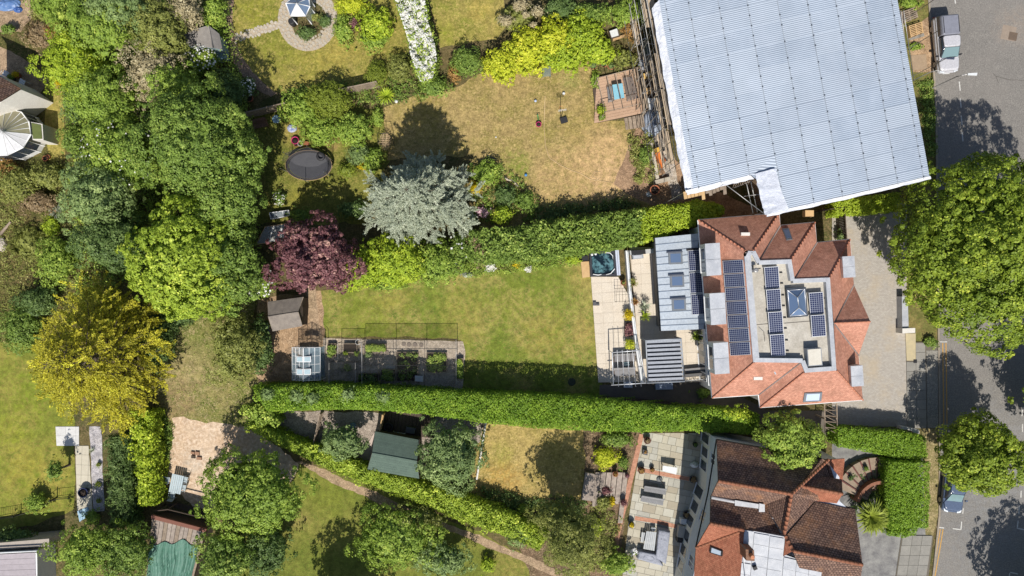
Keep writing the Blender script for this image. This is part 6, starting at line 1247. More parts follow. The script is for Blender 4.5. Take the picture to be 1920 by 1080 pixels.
single('terrace_wall', MB().prism([P(1173, 470, .95), P(1178, 470, .95), P(1184, 545, .95), P(1196, 640, .95), P(1209, 718, .95), P(1202, 718, .95), P(1190, 640, .95), P(1179, 545, .95)], 0, .95), upvc, 'white dividing wall between the two terrace levels', 'wall')
bal = thing('glass_balustrade', 'clear glass balustrade on top of the white dividing wall', 'balustrade', *P(1190, 620)); bp = [(1176, 472), (1182, 545), (1187, 590), (1193, 640), (1199, 680), (1205, 716)]
for i in range(len(bp) - 1):
    a, b = P(*bp[i], .95), P(*bp[i + 1], .95); MB().tube([(*a, .95), (*a, 1.5)], .02, 5).build('post', steel, bal); MB().obox(((a[0] + b[0]) / 2, (a[1] + b[1]) / 2), math.dist(a, b) - .08, .015, math.atan2(b[1] - a[1], b[0] - a[0]), .98, 1.48).build('pane', pane_clear, bal)
t = thing('outdoor_kitchen', 'grey outdoor kitchen with dark barbecue at the top of the terrace', 'barbecue', *P(1200, 475)); MB().prism([P(1181, 470, 1.3), P(1228, 466, 1.3), P(1229, 474, 1.3), P(1182, 478, 1.3)], Z2, 1.25).build('counter', plain('pale_worktop', A(206, 206, 206), .6), t); MB().prism([P(1184, 470, 1.5), P(1210, 468, 1.5), P(1211, 476, 1.5), P(1185, 478, 1.5)], 1.252, 1.5).build('hood', dark_metal, t); MB().prism([P(1186, 478, 1.3), P(1206, 476, 1.3), P(1207, 484, 1.3), P(1187, 486, 1.3)], Z2, 1.3).build('cabinet', plain('grey_cabinet', A(170, 174, 180), .5), t); MB().prism([P(1188, 479, 1.36), P(1203, 478, 1.36), P(1204, 483, 1.36), P(1189, 484.5, 1.36)], 1.302, 1.36).build('lid', alu, t)
pot(1169, 530, 5, .5, 'round pot with dry plant at the end of the tub terrace', TERRA, LF['olive'], .8, base=Z1); pot(1187, 530, 5, .45, 'terracotta pot with a spiky plant on the upper terrace', TERRA, LF['olive'], 2.0, base=Z2, spiky=True); pot(1191, 566, 5, .45, 'terracotta pot with red-brown spiky plant in the wire stand', TERRA, LF['rust'], 1.8, base=Z2, spiky=True); pot(1208, 574, 4, .45, 'grey spiky plant in a pot below the rooflights', potgrey, LF['silver'], 3.2, base=Z2, spiky=True)
pot(1178, 590, 6, .5, 'bright yellow-leaved plant in a pot by the dividing wall', potgrey, LF['yellow'], 1.9, base=Z1); pot(1209, 592, 5, .5, 'yellow-green spiky plant in a pot on the upper terrace', potgrey, LF['lime'], 2.4, base=Z2, spiky=True); pot(1181, 645, 6, .5, 'lower yellow-green plant in a pot by the dividing wall', potgrey, LF['gold_lime'], 1.9, base=Z1); pot(1305, 632, 6, .5, 'spiky cream and green plant in a pot under the house wall', potgrey, LF['fresh'], 2.2, base=Z2, spiky=True)
bed('dark trough of purple-grey succulents by the dividing wall', 1170, 604, 1187, 630, .55, LF['purple'], 14, m=dark_metal); wire = thing('wire_stand', 'black wire plant stand on the terrace', 'plant stand', *P(1170, 560))
for k in range(5): MB().tube([P3(1155 + k * 6, 540, 1.2), P3(1156 + k * 6, 566, 1.2)], .012, 4).build('wire', dark_metal, wire)
for y0 in (541, 553, 565): MB().tube([P3(1154, y0, 1.2), P3(1181, y0 - 1, 1.2)], .012, 4).build('wire', dark_metal, wire)
for a in ((1155, 541), (1180, 540), (1156, 566), (1181, 565)): x, y = P(*a, 1.2); MB().tube([(x, y, Z1), (x, y, 1.2)], .015, 4).build('leg', dark_metal, wire)
pgl = thing('pergola', 'slim grey open pergola over the two loungers', 'pergola', *P(1175, 690)); PZ = 2.55
for a, b in (((1148, 661), (1200, 657)), ((1146, 722), (1212, 718)), ((1148, 661), (1150, 722)), ((1200, 657), (1211, 718))): MB().tube([P3(*a, PZ), P3(*b, PZ)], .045, 6).build('beam', alu, pgl)
for k in range(5): x0 = 1157 + k * 9.6; MB().tube([P3(x0, 656, PZ + .06), P3(x0 + 3 + k, 725, PZ + .06)], .024, 5).build('cross_bar', alu, pgl)
for a in ((1148, 661), (1200, 657), (1211, 718), (1150, 722)): x, y = P(*a, PZ); MB().tube([(x, y, Z1), (x, y, PZ)], .045, 6).build('post', alu, pgl)
lounger('upper of the two grey cushioned loungers under the open pergola', [(1150, 679), (1150, 663), (1191, 661), (1192, 677)], rattan, base=Z1, cush=canvas_g, group='grey loungers under the pergola'); lounger('lower of the two grey cushioned loungers under the open pergola', [(1151, 706), (1150, 689), (1191, 687), (1193, 704)], rattan, base=Z1, cush=canvas_g, group='grey loungers under the pergola'); table('side_table', 'small dark table between the two grey loungers', [(1170, 679), (1180, 678), (1181, 687), (1171, 688)], .45 + Z1, plain('dark_glass_top', A(110, 130, 136), .3), 1, base=Z1, lm=dark_metal)
lp = thing('louvred_pergola', 'pale grey pergola with ten closed louvres beside the zinc extension', 'pergola', *P(1246, 677)); LZ_ = 2.9; lq_ = [Vector(P3(a, b, LZ_)) for a, b in ((1211, 638), (1277, 635), (1283, 715), (1215, 718))]
for i in range(4): MB().tube([lq_[i], lq_[(i + 1) % 4]], .06, 4).build('frame_beam', grey_metal, lp); MB().obox(lq_[i][:2], .11, .11, 0, Z2, LZ_ - .04).build('post', grey_metal, lp)
MB().prism([(p.x, p.y) for p in quad_on(lq_, .02, .02, .98, .98)], LZ_ - .24, LZ_ - .2).build('shade_panel', plain('gap_shade_dark', A(84, 90, 102), .5), lp)  # added dark panel: colours the gaps as shade and fills the cast shadow
louv = plain('louvre_blade', A(190, 194, 202), .5, .1, c2=A(190, 194, 202), ns=1)
for i in range(10): s_ = quad_on(lq_, .02, .015 + i * .098, .98, .015 + i * .098 + .058); s_[2].z += .04; s_[3].z += .04; MB().slab([tuple(p) for p in s_], .03).build('louvre', louv, lp)
t = thing('outdoor_sofa', 'grey outdoor sofa against the house right of the louvred pergola', 'sofa', *P(1300, 698)); MB().prism([P(1284, 692, .9), P(1316, 689, .9), P(1318, 701, .9), P(1286, 704, .9)], Z2, .86).build('seat', canvas_g, t); MB().prism([P(1284, 702, 1.2), P(1318, 699, 1.2), P(1318, 704, 1.2), P(1285, 707, 1.2)], Z2, 1.2).build('backrest', plain('dark_grey_cushion', A(110, 108, 108), .9), t)
t = thing('railing', 'white metal railing along the lower edge of the upper terrace', 'railing', *P(1300, 714))
for z in (.8, 1.1, 1.4): MB().tube([P3(1286, 714, z), P3(1320, 711, z)], .02, 5).build('rail', upvc, t)
for f in range(4): x, y = P(1286 + f * 11.3, 714 - f, 1.4); MB().tube([(x, y, 0), (x, y, 1.4)], .025, 5).build('post', upvc, t)
single('glass_box', MB().prism([P(1229, 719, .5), P(1261, 718, .5), P(1262, 730, .5), P(1230, 731, .5)], 0, .5), plain('blue_grey_lid2', A(150, 164, 186), .4), 'blue-grey box lid in the alley below the louvred pergola', 'box'); single('glass_box', MB().prism([P(1170, 716, .4), P(1186, 715, .4), P(1186, 727, .4), P(1170, 727, .4)], 0, .4), plain('pale_grey_lid', A(190, 196, 206), .4), 'pale grey box in the alley below the open pergola', 'box')
single('dark_cushions', MB().prism([P(1112, 566, .35), P(1118, 566, .35), P(1118, 569, .35), P(1124, 569, .35), P(1124, 573, .35), P(1112, 573, .35)], Z1, .35), potgrey, 'small dark L-shaped cushion on the pale terrace', 'cushion')
MBx = MB(); single('drain_cover', MBx.lathe(P(1072, 716), [(.35, 0), (.35, .03), (.3, .04)], 18), plain('dark_disc', A(70, 76, 60), .9), 'dark round cover in the shaded lawn corner', 'cover')
fence('fence', 'dark close-boarded fence under the long clipped hedge, below the main lawn', [(870, 738), (1000, 740), (1120, 742), (1250, 752)], 1.5, timber_dk, bw=.2)

# ---------------------------------------------------------------- lower gardens
dk2 = tag(empty('deck', *P(770, 795)), kind='structure'); w = [Vector(P3(a, b, .15)) for a, b in ((722, 772), (815, 776), (815, 822), (715, 812))]
for i in range(14): s_ = quad_on(w, i / 14 + .003, 0, (i + 1) / 14 - .003, 1); MB().prism([(p.x, p.y) for p in s_], 0, .15).build('plank', timber_dk, dk2)
fence('fence', 'short timber fence crossing the narrow yard between the hedges', [(607, 772), (594, 830)], 1.3, timber); fence('fence', 'short pale timber fence beside the dark deck', [(722, 774), (716, 805)], 1.3, timber_new)
single('concrete_pad', MB().prism([P(672, 866), P(702, 810), P(706, 812), P(692, 872)], 0, .1), plain('pale_concrete', A(214, 196, 184), .9), 'pale concrete strip left of the green shed', 'slab')
pot(728, 801, 8, .8, 'black kettle barbecue on the dark deck', black_pl, name='barbecue'); table('garden_bench', 'white slatted bench behind the green shed', [(736, 809), (760, 813), (759, 818), (735, 814)], .45, upvc, 3, cat='bench'); single('storage_box', MB().prism([P(762, 800, .6), P(779, 803, .6), P(777, 814, .6), P(760, 811, .6)], 0, .6), potgrey, 'dark grey storage box behind the green shed', 'box'); single('tub', MB().lathe(P(663, 797), [(.25, 0), (.3, .3), (.25, .32)], 12), plain('grey_blue_tub', A(120, 140, 156), .5), 'grey-blue tub in the gravel yard', 'tub')
t = thing('picket_fence', 'low white board edging along the left side of the small dry lawn', 'fence', *P(905, 830))
for i in range(9): x0 = 911 - i * 2.1; y0 = 783 + i * 13; MB().prism([P(x0, y0, .5), P(x0 + 3.2, y0, .5), P(x0 + 1.3, y0 + 12.4, .5), P(x0 - 1.9, y0 + 12.4, .5)], 0, .5).build('board', white_r, t)
# silver deck
dk3 = tag(empty('deck', *P(1130, 920)), kind='structure')
for k_, (x0, w_, ye) in enumerate(((1117, 9.2, 950), (1127.4, 9.2, 938), (1137.8, 9.2, 930), (1148.2, 9.2, 932), (1158.6, 9.2, 945), (1169, 8.6, 981))):
    sk_ = lambda y_: -.11 * (y_ - 886); MB().prism([P(*q, .3) for q in ((x0, 886), (x0 + w_, 886), (x0 + w_ + sk_(ye), ye), (x0 + sk_(ye), ye))], 0, .3 + random.uniform(-.02, .02)).build('plank', deckgrey, dk3)
MB().prism([P(*q, .45) for q in ((1098, 886), (1116, 889), (1112, 940), (1090, 937))], 0, .45).build('platform', deckgrey, dk3)
pot(1154, 889, 5, .4, 'terracotta pot with orange flowers on the silver deck', TERRA, LF['rust'], .9, base=.3); pot(1176, 892, 4, .35, 'small dark pot with twigs on the silver deck', potgrey, LF['purple'], 1.2, base=.3); pot(1169, 942, 5, .4, 'dark-leaved pot at the lower end of the silver deck', potgrey, LF['purple'], 1.5, base=.3)
PG = 'pots along the flagstone patio'
for a in ((1214, 826, 6.5, .5, 'brown flower pot at the top corner of the flagstone patio', CLAYDK, LF['brown'], .7), (1203, 882, 6.5, .5, 'dark red pot where the brick bands meet', CLAYDK, LF['rust'], .8), (1300, 899, 7, .5, 'dark pot with pale rim against the old house wall', potgrey, LF['brown'], .8), (1288, 965, 7.5, .5, 'lower dark rimmed pot against the old house wall', potgrey, LF['brown'], .8), (1223, 881, 4.5, .4, 'small red-brown pot on the brick band', CLAYDK, LF['rust'], .8), (1184, 984, 6, .5, 'pot with yellow flowers at the left edge of the patio', potgrey, LF['yellow'], .9), (1304, 834, 4.5, .5, 'small black pot under the old house wall', black_pl, LF['dark'], .9)): pot(*a, group=PG)
t = thing('planter', 'square dark planter with mixed flowers near the top of the patio', 'planter', *P(1211, 848)); MB().prism([P(1206, 843, .45), P(1215, 845, .45), P(1214, 854, .45), P(1205, 852, .45)], 0, .45).build('box', potgrey, t); L = Leaves(); puff_crown(L, (*P(1210, 848, .5), .5), (.16, .16, .14), .07, .07, 500, big=.12); L.build('plant', LF['rust'], t)
t = table('patio_table', 'white-topped table with dark legs in the middle of the flagstone patio', [(1243, 873), (1270, 877), (1268, 890), (1242, 883)], .85, white_pl, 1, lm=dark_metal, gap=0)
t = thing('parasol_stand', 'bare parasol pole on a round grey base', 'parasol stand', *P(1236, 898)); MB().lathe(P(1236, 898), [(.27, .05), (.27, .11), (.06, .14)], 18).build('base', plain('grey_base', A(120, 124, 126), .7), t); x, y = P(1236, 897); MB().tube([(x, y, .1), (x, y, 2.3)], .03, 6).build('pole', dark_metal, t)
lounger('upper of the two dark grey slatted loungers on the flagstone patio', [(1207, 921), (1208, 909), (1249, 915), (1248, 928)], slatgrey, group='slatted loungers on the patio'); lounger('lower of the two dark grey slatted loungers on the flagstone patio', [(1201, 940), (1203, 927), (1245, 934), (1243, 948)], slatgrey, group='slatted loungers on the patio')
sofm = plain('sofa_cover', A(164, 168, 180), .6, c2=A(130, 134, 150), ns=1.5, bs=3, bstr=.8, bd=.1)
t = thing('covered_sofa', 'L-shaped sofa under a grey cover at the bottom of the patio', 'sofa', *P(1240, 1030)); 
for q, z in (([(1236, 994), (1257, 998), (1249, 1058), (1230, 1046)], .85), ([(1199, 1034), (1231, 1040), (1244, 1062), (1196, 1049)], .8)):
    a_, b_ = [P(x, y, z) for x, y in q], None; c_ = (sum(p[0] for p in a_) / 4, sum(p[1] for p in a_) / 4); mb = MB(); n = 28; prev = None
    for j, (sc, zz) in enumerate(((1.06, 0.02), (1.05, .3), (1.0, z * .92), (.9, z), (.5, z * .93))):
        ring = []
        for k in range(n):
            f = k / n * 4; i = int(f); u = f - i; p = a_[i % 4]; q_ = a_[(i + 1) % 4]; xx = p[0] + (q_[0] - p[0]) * u; yy = p[1] + (q_[1] - p[1]) * u; ring.append((c_[0] + (xx - c_[0]) * sc * random.uniform(.985, 1.02), c_[1] + (yy - c_[1]) * sc * random.uniform(.985, 1.02), zz + random.uniform(-.03, .03) * (j > 1)))
        b0 = mb.verts(ring)
        if prev is not None:
            for k in range(n): mb.f.append((prev + k, prev + (k + 1) % n, b0 + (k + 1) % n, b0 + k)); mb.sm.add(len(mb.f) - 1)
        prev = b0
    mb.f.append(tuple(prev + k for k in range(n))); mb.build('cover', sofm, t)
table('patio_table', 'pale slatted rectangular table beside the covered sofa', [(1212, 996), (1231, 998), (1227, 1033), (1206, 1029)], .72, plain('pale_slat', A(196, 200, 202), .7), 6, along=1); table('stool', 'small pale stool above the slatted table', [(1221, 989), (1230, 990), (1229, 996), (1220, 995)], .45, plain('pale_slat', (1, 1, 1)), 2, cat='stool', lm=dark_metal); table('stool', 'long pale stool left of the slatted table', [(1203, 998), (1211, 999), (1207, 1018), (1201, 1016)], .45, plain('pale_slat', (1, 1, 1)), 2, cat='stool', along=1, lm=dark_metal)
chair('garden_chair', 'white shell-backed chair at the bottom left of the patio', 1189, 1034, .5, .6, upvc)
t = thing('barbecue', 'grey gas barbecue with black side under the old house wall', 'barbecue', *P(1281, 1000)); MB().prism([P(1273, 986, .9), P(1290, 988, .9), P(1287, 1010, .9), P(1270, 1007, .9)], .5, .9).build('hood', plain('bbq_hood', A(190, 186, 176), .5), t); MB().prism([P(1271, 1008, .85), P(1280, 1009, .85), P(1279, 1018, .85), P(1270, 1017, .85)], .1, .85).build('side_burner', black_pl, t); legs(t, [(1273, 986), (1290, 988), (1287, 1010), (1270, 1007)], .5, dark_metal)
single('side_box', MB().prism([P(1277, 973, .7), P(1290, 974, .7), P(1289, 984, .7), P(1276, 983, .7)], 0, .7), white_pl, 'small white box above the gas barbecue', 'box'); lump('white_cover', 'white covered stool under the windows of the old house', 1303, 872, 8, 6, .6, white_pl, 'stool')
# bottom left
sh = thing('shed', 'weathered plank-roofed shed with a green tarpaulin at the bottom left', 'shed', *P(330, 1040)); SZ = 2.3; sq = [Vector(P3(a, b, SZ)) for a, b in ((285, 968), (386, 994), (356, 1110), (270, 1100))]
MB().prism([(p.x, p.y) for p in [q.lerp(sum(sq, Vector()) / 4, .06) for q in sq]], 0, SZ - .12).build('wall', timber_dk, sh)
for i in range(13): s_ = quad_on(sq, i / 13 + .004, 0, (i + 1) / 13 - .004, 1); MB().prism([(p.x, p.y) for p in s_], SZ - .1, SZ + random.uniform(-.01, .015)).build('roof_plank', deckgrey if i % 3 else timber, sh)
s_ = quad_on(sq, -.01, -.02, 1.01, .035); MB().prism([(p.x, p.y) for p in s_], SZ - .2, SZ + .05).build('fascia', plain('red_brown_board', A(140, 92, 76), .8), sh)
lean = [Vector(P3(a, b, 1.9)) for a, b in ((290, 958), (315, 955), (398, 975), (388, 990))]; MB().prism([(p.x, p.y) for p in lean], 0, .06).build('porch_floor', timber_dk, sh)
for p in lean[:3]: MB().obox(p[:2], .1, .1, 0, 0, 1.9).build('porch_post', timber_dk, sh)
MB().tube([tuple(lean[0]), tuple(lean[1]), tuple(lean[2])], .06, 5).build('porch_beam', timber_dk, sh)
mb = MB(); n = 70; nv = 14; grid = []; ridge_h = [random.uniform(0, 1) ** 2 * .16 for _ in range(n + 1)]
for i in range(n + 1):
    row = []
    for j in range(nv + 1):
        u, v = i / n, j / nv; top = .3 + .06 * math.sin(u * 5 + 1) + .03 * math.sin(u * 17); uu = .04 + u * .92; vv = top + v * (1.0 - top); p = quad_on(sq, uu, vv, uu, vv)[0]
        i2 = min(n, max(0, int(i + 3 * math.sin(v * 5 + u * 3)))); row.append((p.x, p.y, SZ + .05 + ridge_h[i2] * (.4 + .6 * math.sin(v * 3.1)) + random.uniform(0, .02)))
    grid.append(mb.verts(row))
for i in range(n):
    for j in range(nv): mb.f.append((grid[i] + j, grid[i + 1] + j, grid[i + 1] + j + 1, grid[i] + j + 1))
o = single('tarpaulin', mb, plain('green_tarp', A(92, 140, 120), .6, c2=A(112, 150, 134), ns=2.5, amt=.9), 'crinkled green tarpaulin spread over the plank-roofed shed', 'tarpaulin')
table('garden_table', 'pale blue table on the bare patch', [(323, 888), (345, 893), (338, 927), (316, 922)], .72, plain('pale_blue_paint', A(196, 212, 220), .6), 6, along=1)
CG = 'chairs round the pale blue table'
chair('garden_chair', 'pale chair on the left side of the pale blue table', 312, 900, .55, -.2, MATS['pale_blue_paint'], CG); chair('garden_chair', 'upper pale chair on the right side of the pale blue table', 346, 899, .5, 2.9, MATS['pale_blue_paint'], CG); chair('garden_chair', 'lower pale chair on the right side of the pale blue table', 343, 914, .5, 2.9, MATS['pale_blue_paint'], CG); chair('garden_chair', 'pale chair at the lower end of the pale blue table', 323, 929, .5, 1.4, MATS['pale_blue_paint'], CG)
t = thing('fire_pit', 'small brick fire pit on the bare patch', 'fire pit', *P(368, 853)); 
for i, q in enumerate(((359, 846, 366, 851), (367, 846, 375, 853), (360, 853, 367, 859), (370, 856, 379, 862))): MB().prism([P(q[0], q[1]), P(q[2], q[1] + 1), P(q[2], q[3]), P(q[0], q[3] - 1)], 0, .18).build('brick_course', plain('old_brick', A(176, 136, 110), .9, c2=A(140, 110, 92), ns=6) if i != 2 else timber_dk, t)
slab_floor('path', [(141, 836), (166, 836), (174, 966), (145, 966)], .04, math.radians(-2), .62, .9, [plain('cream_slab', A(216, 208, 188), .85, c2=A(198, 188, 168), rand=.05)], gap=.008, bedm=terr_j); slab_floor('patio', [(104, 800), (148, 800), (148, 836), (106, 836)], .05, 0, .9, .9, [plain('white_slab', A(228, 226, 222), .8, rand=.04)], gap=.006, bedm=terr_j)
area('slate_strip', [(168, 800), (190, 800), (196, 958), (175, 960)], .03, ground_mat('slate_gravel', (A(196, 190, 190), A(168, 164, 170), A(214, 208, 206)), (1, 4, 14), .45), .03)
pot(155, 924, 9, .6, 'big dark blue round pot on the cream path', potblue); single('blue_mat', MB().prism([P(146, 958), P(166, 950), P(170, 965), P(150, 978)], .05, .08), plain('pale_blue_mat', A(170, 204, 224), .6), 'pale blue mat at the lower end of the cream path', 'mat')
rl = thing('railing', 'black metal railing along the bottom of the western lawn', 'railing', *P(60, 960)); rp = [(-20, 972), (40, 962), (85, 950), (108, 932), (144, 928)]
for i in range(len(rp) - 1):
    a, b = P(*rp[i]), P(*rp[i + 1]); n = max(3, int(math.dist(a, b) / .16))
    for z in (.15, 1.0): MB().tube([(*a, z), (*b, z)], .02, 5).build('rail', dark_metal, rl)
    MB().obox(a, .09, .09, 0, 0, 1.15).build('post', dark_metal, rl)
    for k in range(1, n): f = k / n; MB().tube([(a[0] + (b[0] - a[0]) * f, a[1] + (b[1] - a[1]) * f, .15), (a[0] + (b[0] - a[0]) * f, a[1] + (b[1] - a[1]) * f, 1.0)], .012, 4, cap=False).build('bar', dark_metal, rl)
gb = thing('garden_building', 'grey ribbed-roof building with white gutter in the bottom left corner', 'building', *P(20, 1060)); gq = [Vector(P3(a, b, 2.7)) for a, b in ((-50, 1042), (66, 1036), (68, 1120), (-50, 1120))]
MB().prism([(p.x, p.y) for p in gq], 0, 2.6).build('wall', white_r, gb)
for i in range(8): s_ = quad_on(gq, 0, i / 8 + .002, 1, (i + 1) / 8 - .002); MB().prism([(p.x, p.y) for p in s_], 2.602, 2.7 + .01 * (i % 2)).build('roof_board', plain('lilac_grey_board', A(186, 176, 180), .6, rand=.04), gb)
MB().tube([gq[0] + Vector((0, .15, 0)), gq[1] + Vector((.3, .15, 0))], .07, 6).build('gutter', upvc, gb); MB().tube([gq[1] + Vector((.1, 0, 0)), gq[2] + Vector((.1, 0, 0))], .07, 6).build('gutter', upvc, gb); MB().prism([P(-50, 1022, 2.2), P(92, 1010, 2.2), P(92, 1024, 2.2), P(-50, 1034, 2.2)], 0, 2.2).build('lower_roof', plain('beige_cladding', A(188, 176, 164), .7), gb)
# ---------------------------------------------------------------- street front
single('gate_wall', MB().prism([P(1691, 556, .9), P(1702, 556, .9), P(1704, 622, .9), P(1692, 624, .9)], 0, .9), lead, 'white rendered gate wall between driveway and footway', 'wall'); single('gate_post', MB().prism([P(1692, 616, 1.1), P(1716, 615, 1.1), P(1716, 624, 1.1), P(1692, 625, 1.1)], 0, 1.1), white_r, 'pale gate pillar at the end of the gate wall', 'pillar')
fence('fence', 'dark boarded fence between driveway and clipped hedge', [(1556, 796), (1640, 800), (1690, 803)], 1.7, timber_dk, bw=.16); single('garden_wall', MB().prism([P(1690, 799, .8), P(1724, 806, .8), P(1724, 814, .8), P(1690, 806, .8)], 0, .8), white_r, 'white-capped wall stub at the street end of the hedge', 'wall')
gt = thing('trellis_gate', 'timber gate with crossed lattice below the red roof', 'gate', *P(1558, 780)); gqz = 1.9
for x0 in (1547, 1569): x, y = P(x0, 785, gqz); MB().obox((x, y), .12, .12, 0, 0, gqz).build('post', timber, gt)
for k in range(5): y0 = 757 + k * 11; MB().tube([P3(1546, y0, gqz - .1), P3(1569, y0 + 2, gqz - .1)], .035, 4).build('bar', timber, gt); MB().tube([P3(1546, y0, gqz - .1), P3(1569, y0 + 12, gqz - .1)], .025, 4).build('lattice', timber, gt)
for x0 in (1546, 1569): MB().tube([P3(x0, 755, gqz), P3(x0 + 1, 812, gqz)], .05, 4).build('side_rail', timber, gt)
fence('fence', 'dark double gate fence between red house and lime hedge', [(1527, 398), (1566, 393), (1570, 455)], 1.8, timber_dk)
stp = tag(empty('front_steps', *P(1620, 890)), kind='structure')
for k in range(8):
    a0 = 2.75 - k * .2; c0 = P(1640, 942); r0, r1 = 1.2, 4.1; q = [(c0[0] + r * math.cos(a), c0[1] + r * math.sin(a)) for r, a in ((r0, a0), (r1, a0), (r1, a0 - .17), (r0, a0 - .17))]; MB().prism(q, 0, .9 - k * .1).build('tread', plain('step_flag', A(166, 148, 128), .9, c2=A(130, 112, 96), ns=3), stp); q = [(c0[0] + r * math.cos(a), c0[1] + r * math.sin(a)) for r, a in ((r0, a0 - .168), (r1, a0 - .168), (r1, a0 - .2), (r0, a0 - .2))]; MB().prism(q, 0, .92 - k * .1).build('brick_nosing', CLAYDK, stp)
mb = MB(); ring_i = []; c0 = P(1640, 942)
for k in range(17):
    a = 2.95 - k * .115
    ring_i.append(mb.verts([(c0[0] + 2.0 * math.cos(a), c0[1] + 2.0 * math.sin(a), 0), (c0[0] + 2.0 * math.cos(a), c0[1] + 2.0 * math.sin(a), 1.35), (c0[0] + 2.28 * math.cos(a), c0[1] + 2.28 * math.sin(a), 1.35), (c0[0] + 2.28 * math.cos(a), c0[1] + 2.28 * math.sin(a), 0)]))
for k in range(16):
    for i in range(4): j = (i + 1) % 4; mb.f.append((ring_i[k] + i, ring_i[k] + j, ring_i[k + 1] + j, ring_i[k + 1] + i))
single('curved_wall', mb, brick_mat('front_brick', A(170, 110, 84), A(146, 90, 70), A(150, 130, 112), .22, .075, .01, uv=False), 'curved brick wall beside the front steps', 'wall')
pot(1595, 896, 5, .5, 'dark pot on the front steps near the porch', potgrey, LF['dark'], 1.0, base=.4); pot(1623, 878, 5, .5, 'round pot by the curved wall on the front steps', potgrey, LF['mid'], 1.0, base=.2)
# pallets and rubble by the road
def pallet(label, q, z, m, n=7):
    t = thing('pallet', label, 'pallet', *P(sum(a for a, b in q) / 4, sum(b for a, b in q) / 4)); w = [Vector(P3(a, b, z)) for a, b in q]
    for k in (0, .46, .92): s_ = quad_on(w, k, 0, k + .08, 1); MB().prism([(p.x, p.y) for p in s_], 0, z - .022).build('bearer', m, t)
    for i in range(n): s_ = quad_on(w, 0, i / n + .02, 1, (i + 1) / n - .05); MB().prism([(p.x, p.y) for p in s_], z - .02, z).build('slat', m, t)
pallet('pale new pallet on the verge beside the grey pickup', [(1704, 48), (1729, 40), (1732, 61), (1708, 70)], .45, timber_new); pallet('weathered pallet above the pale new one on the verge', [(1690, 22), (1717, 12), (1722, 32), (1695, 44)], .5, timber, 6)
single('concrete_pad', MB().prism([P(1703, 73), P(1731, 62), P(1733, 68), P(1706, 76)], .01, .05), pave_con, 'pale concrete strip below the pallets', 'slab'); single('concrete_pad', MB().prism([P(1708, 104), P(1736, 102), P(1738, 130), P(1712, 132)], .01, .045), plain('worn_concrete', A(180, 156, 128), .9, c2=A(150, 128, 106)), 'worn concrete square on the verge beside the pickup', 'slab'); area('verge_soil', [(1703, 60), (1742, 30), (1752, 135), (1712, 135)], .016, earth_m, .03)
lampp = thing('street_lamp', 'slim white street lamp arching over the verge', 'street lamp', *P(1747, 166)); lx, ly = P(1747, 166); MB().tube([(lx, ly, 0), (lx, ly, 3.6), (lx + .25, ly + .02, 4.0), (lx + .7, ly + .05, 4.1)], .06, 7, .04).build('pole', steel, lampp); MB().prism([(lx + .6, ly - .03), (lx + 1.35, ly - .06), (lx + 1.4, ly + .17), (lx + .6, ly + .13)], 4.04, 4.14).build('lamp_head', white_pl, lampp)

# ---------------------------------------------------------------- vehicles
def layered(parent, name, layers, m, f, n=9, cap=True):
    """body from stacked outlines: (z, x0, x1, half width front, half width rear, corner radius); f maps car coords to world"""
    mb = MB(); prev = None
    for (z, x0, x1, wf, wr, r) in layers:
        ring = []
        for (cx, cy, a0) in ((x1 - r, wf - r, 0), (x0 + r, wr - r, 1), (x0 + r, -(wr - r), 2), (x1 - r, -(wf - r), 3)):
            for k in range(n): a = (a0 + k / (n - 1)) * math.pi / 2; ring.append(f(cx + r * math.cos(a), cy + r * math.sin(a), z))
        b = mb.verts(ring); m_ = len(ring)
        if prev is not None:
            for k in range(m_): k2 = (k + 1) % m_; mb.f.append((prev + k, prev + k2, b + k2, b + k)); mb.sm.add(len(mb.f) - 1)
        else: mb.f.append(tuple(b + k for k in range(m_ - 1, -1, -1)))
        prev = b
    if cap: mb.f.append(tuple(prev + k for k in range(m_)))
    return mb.build(name, m, parent)
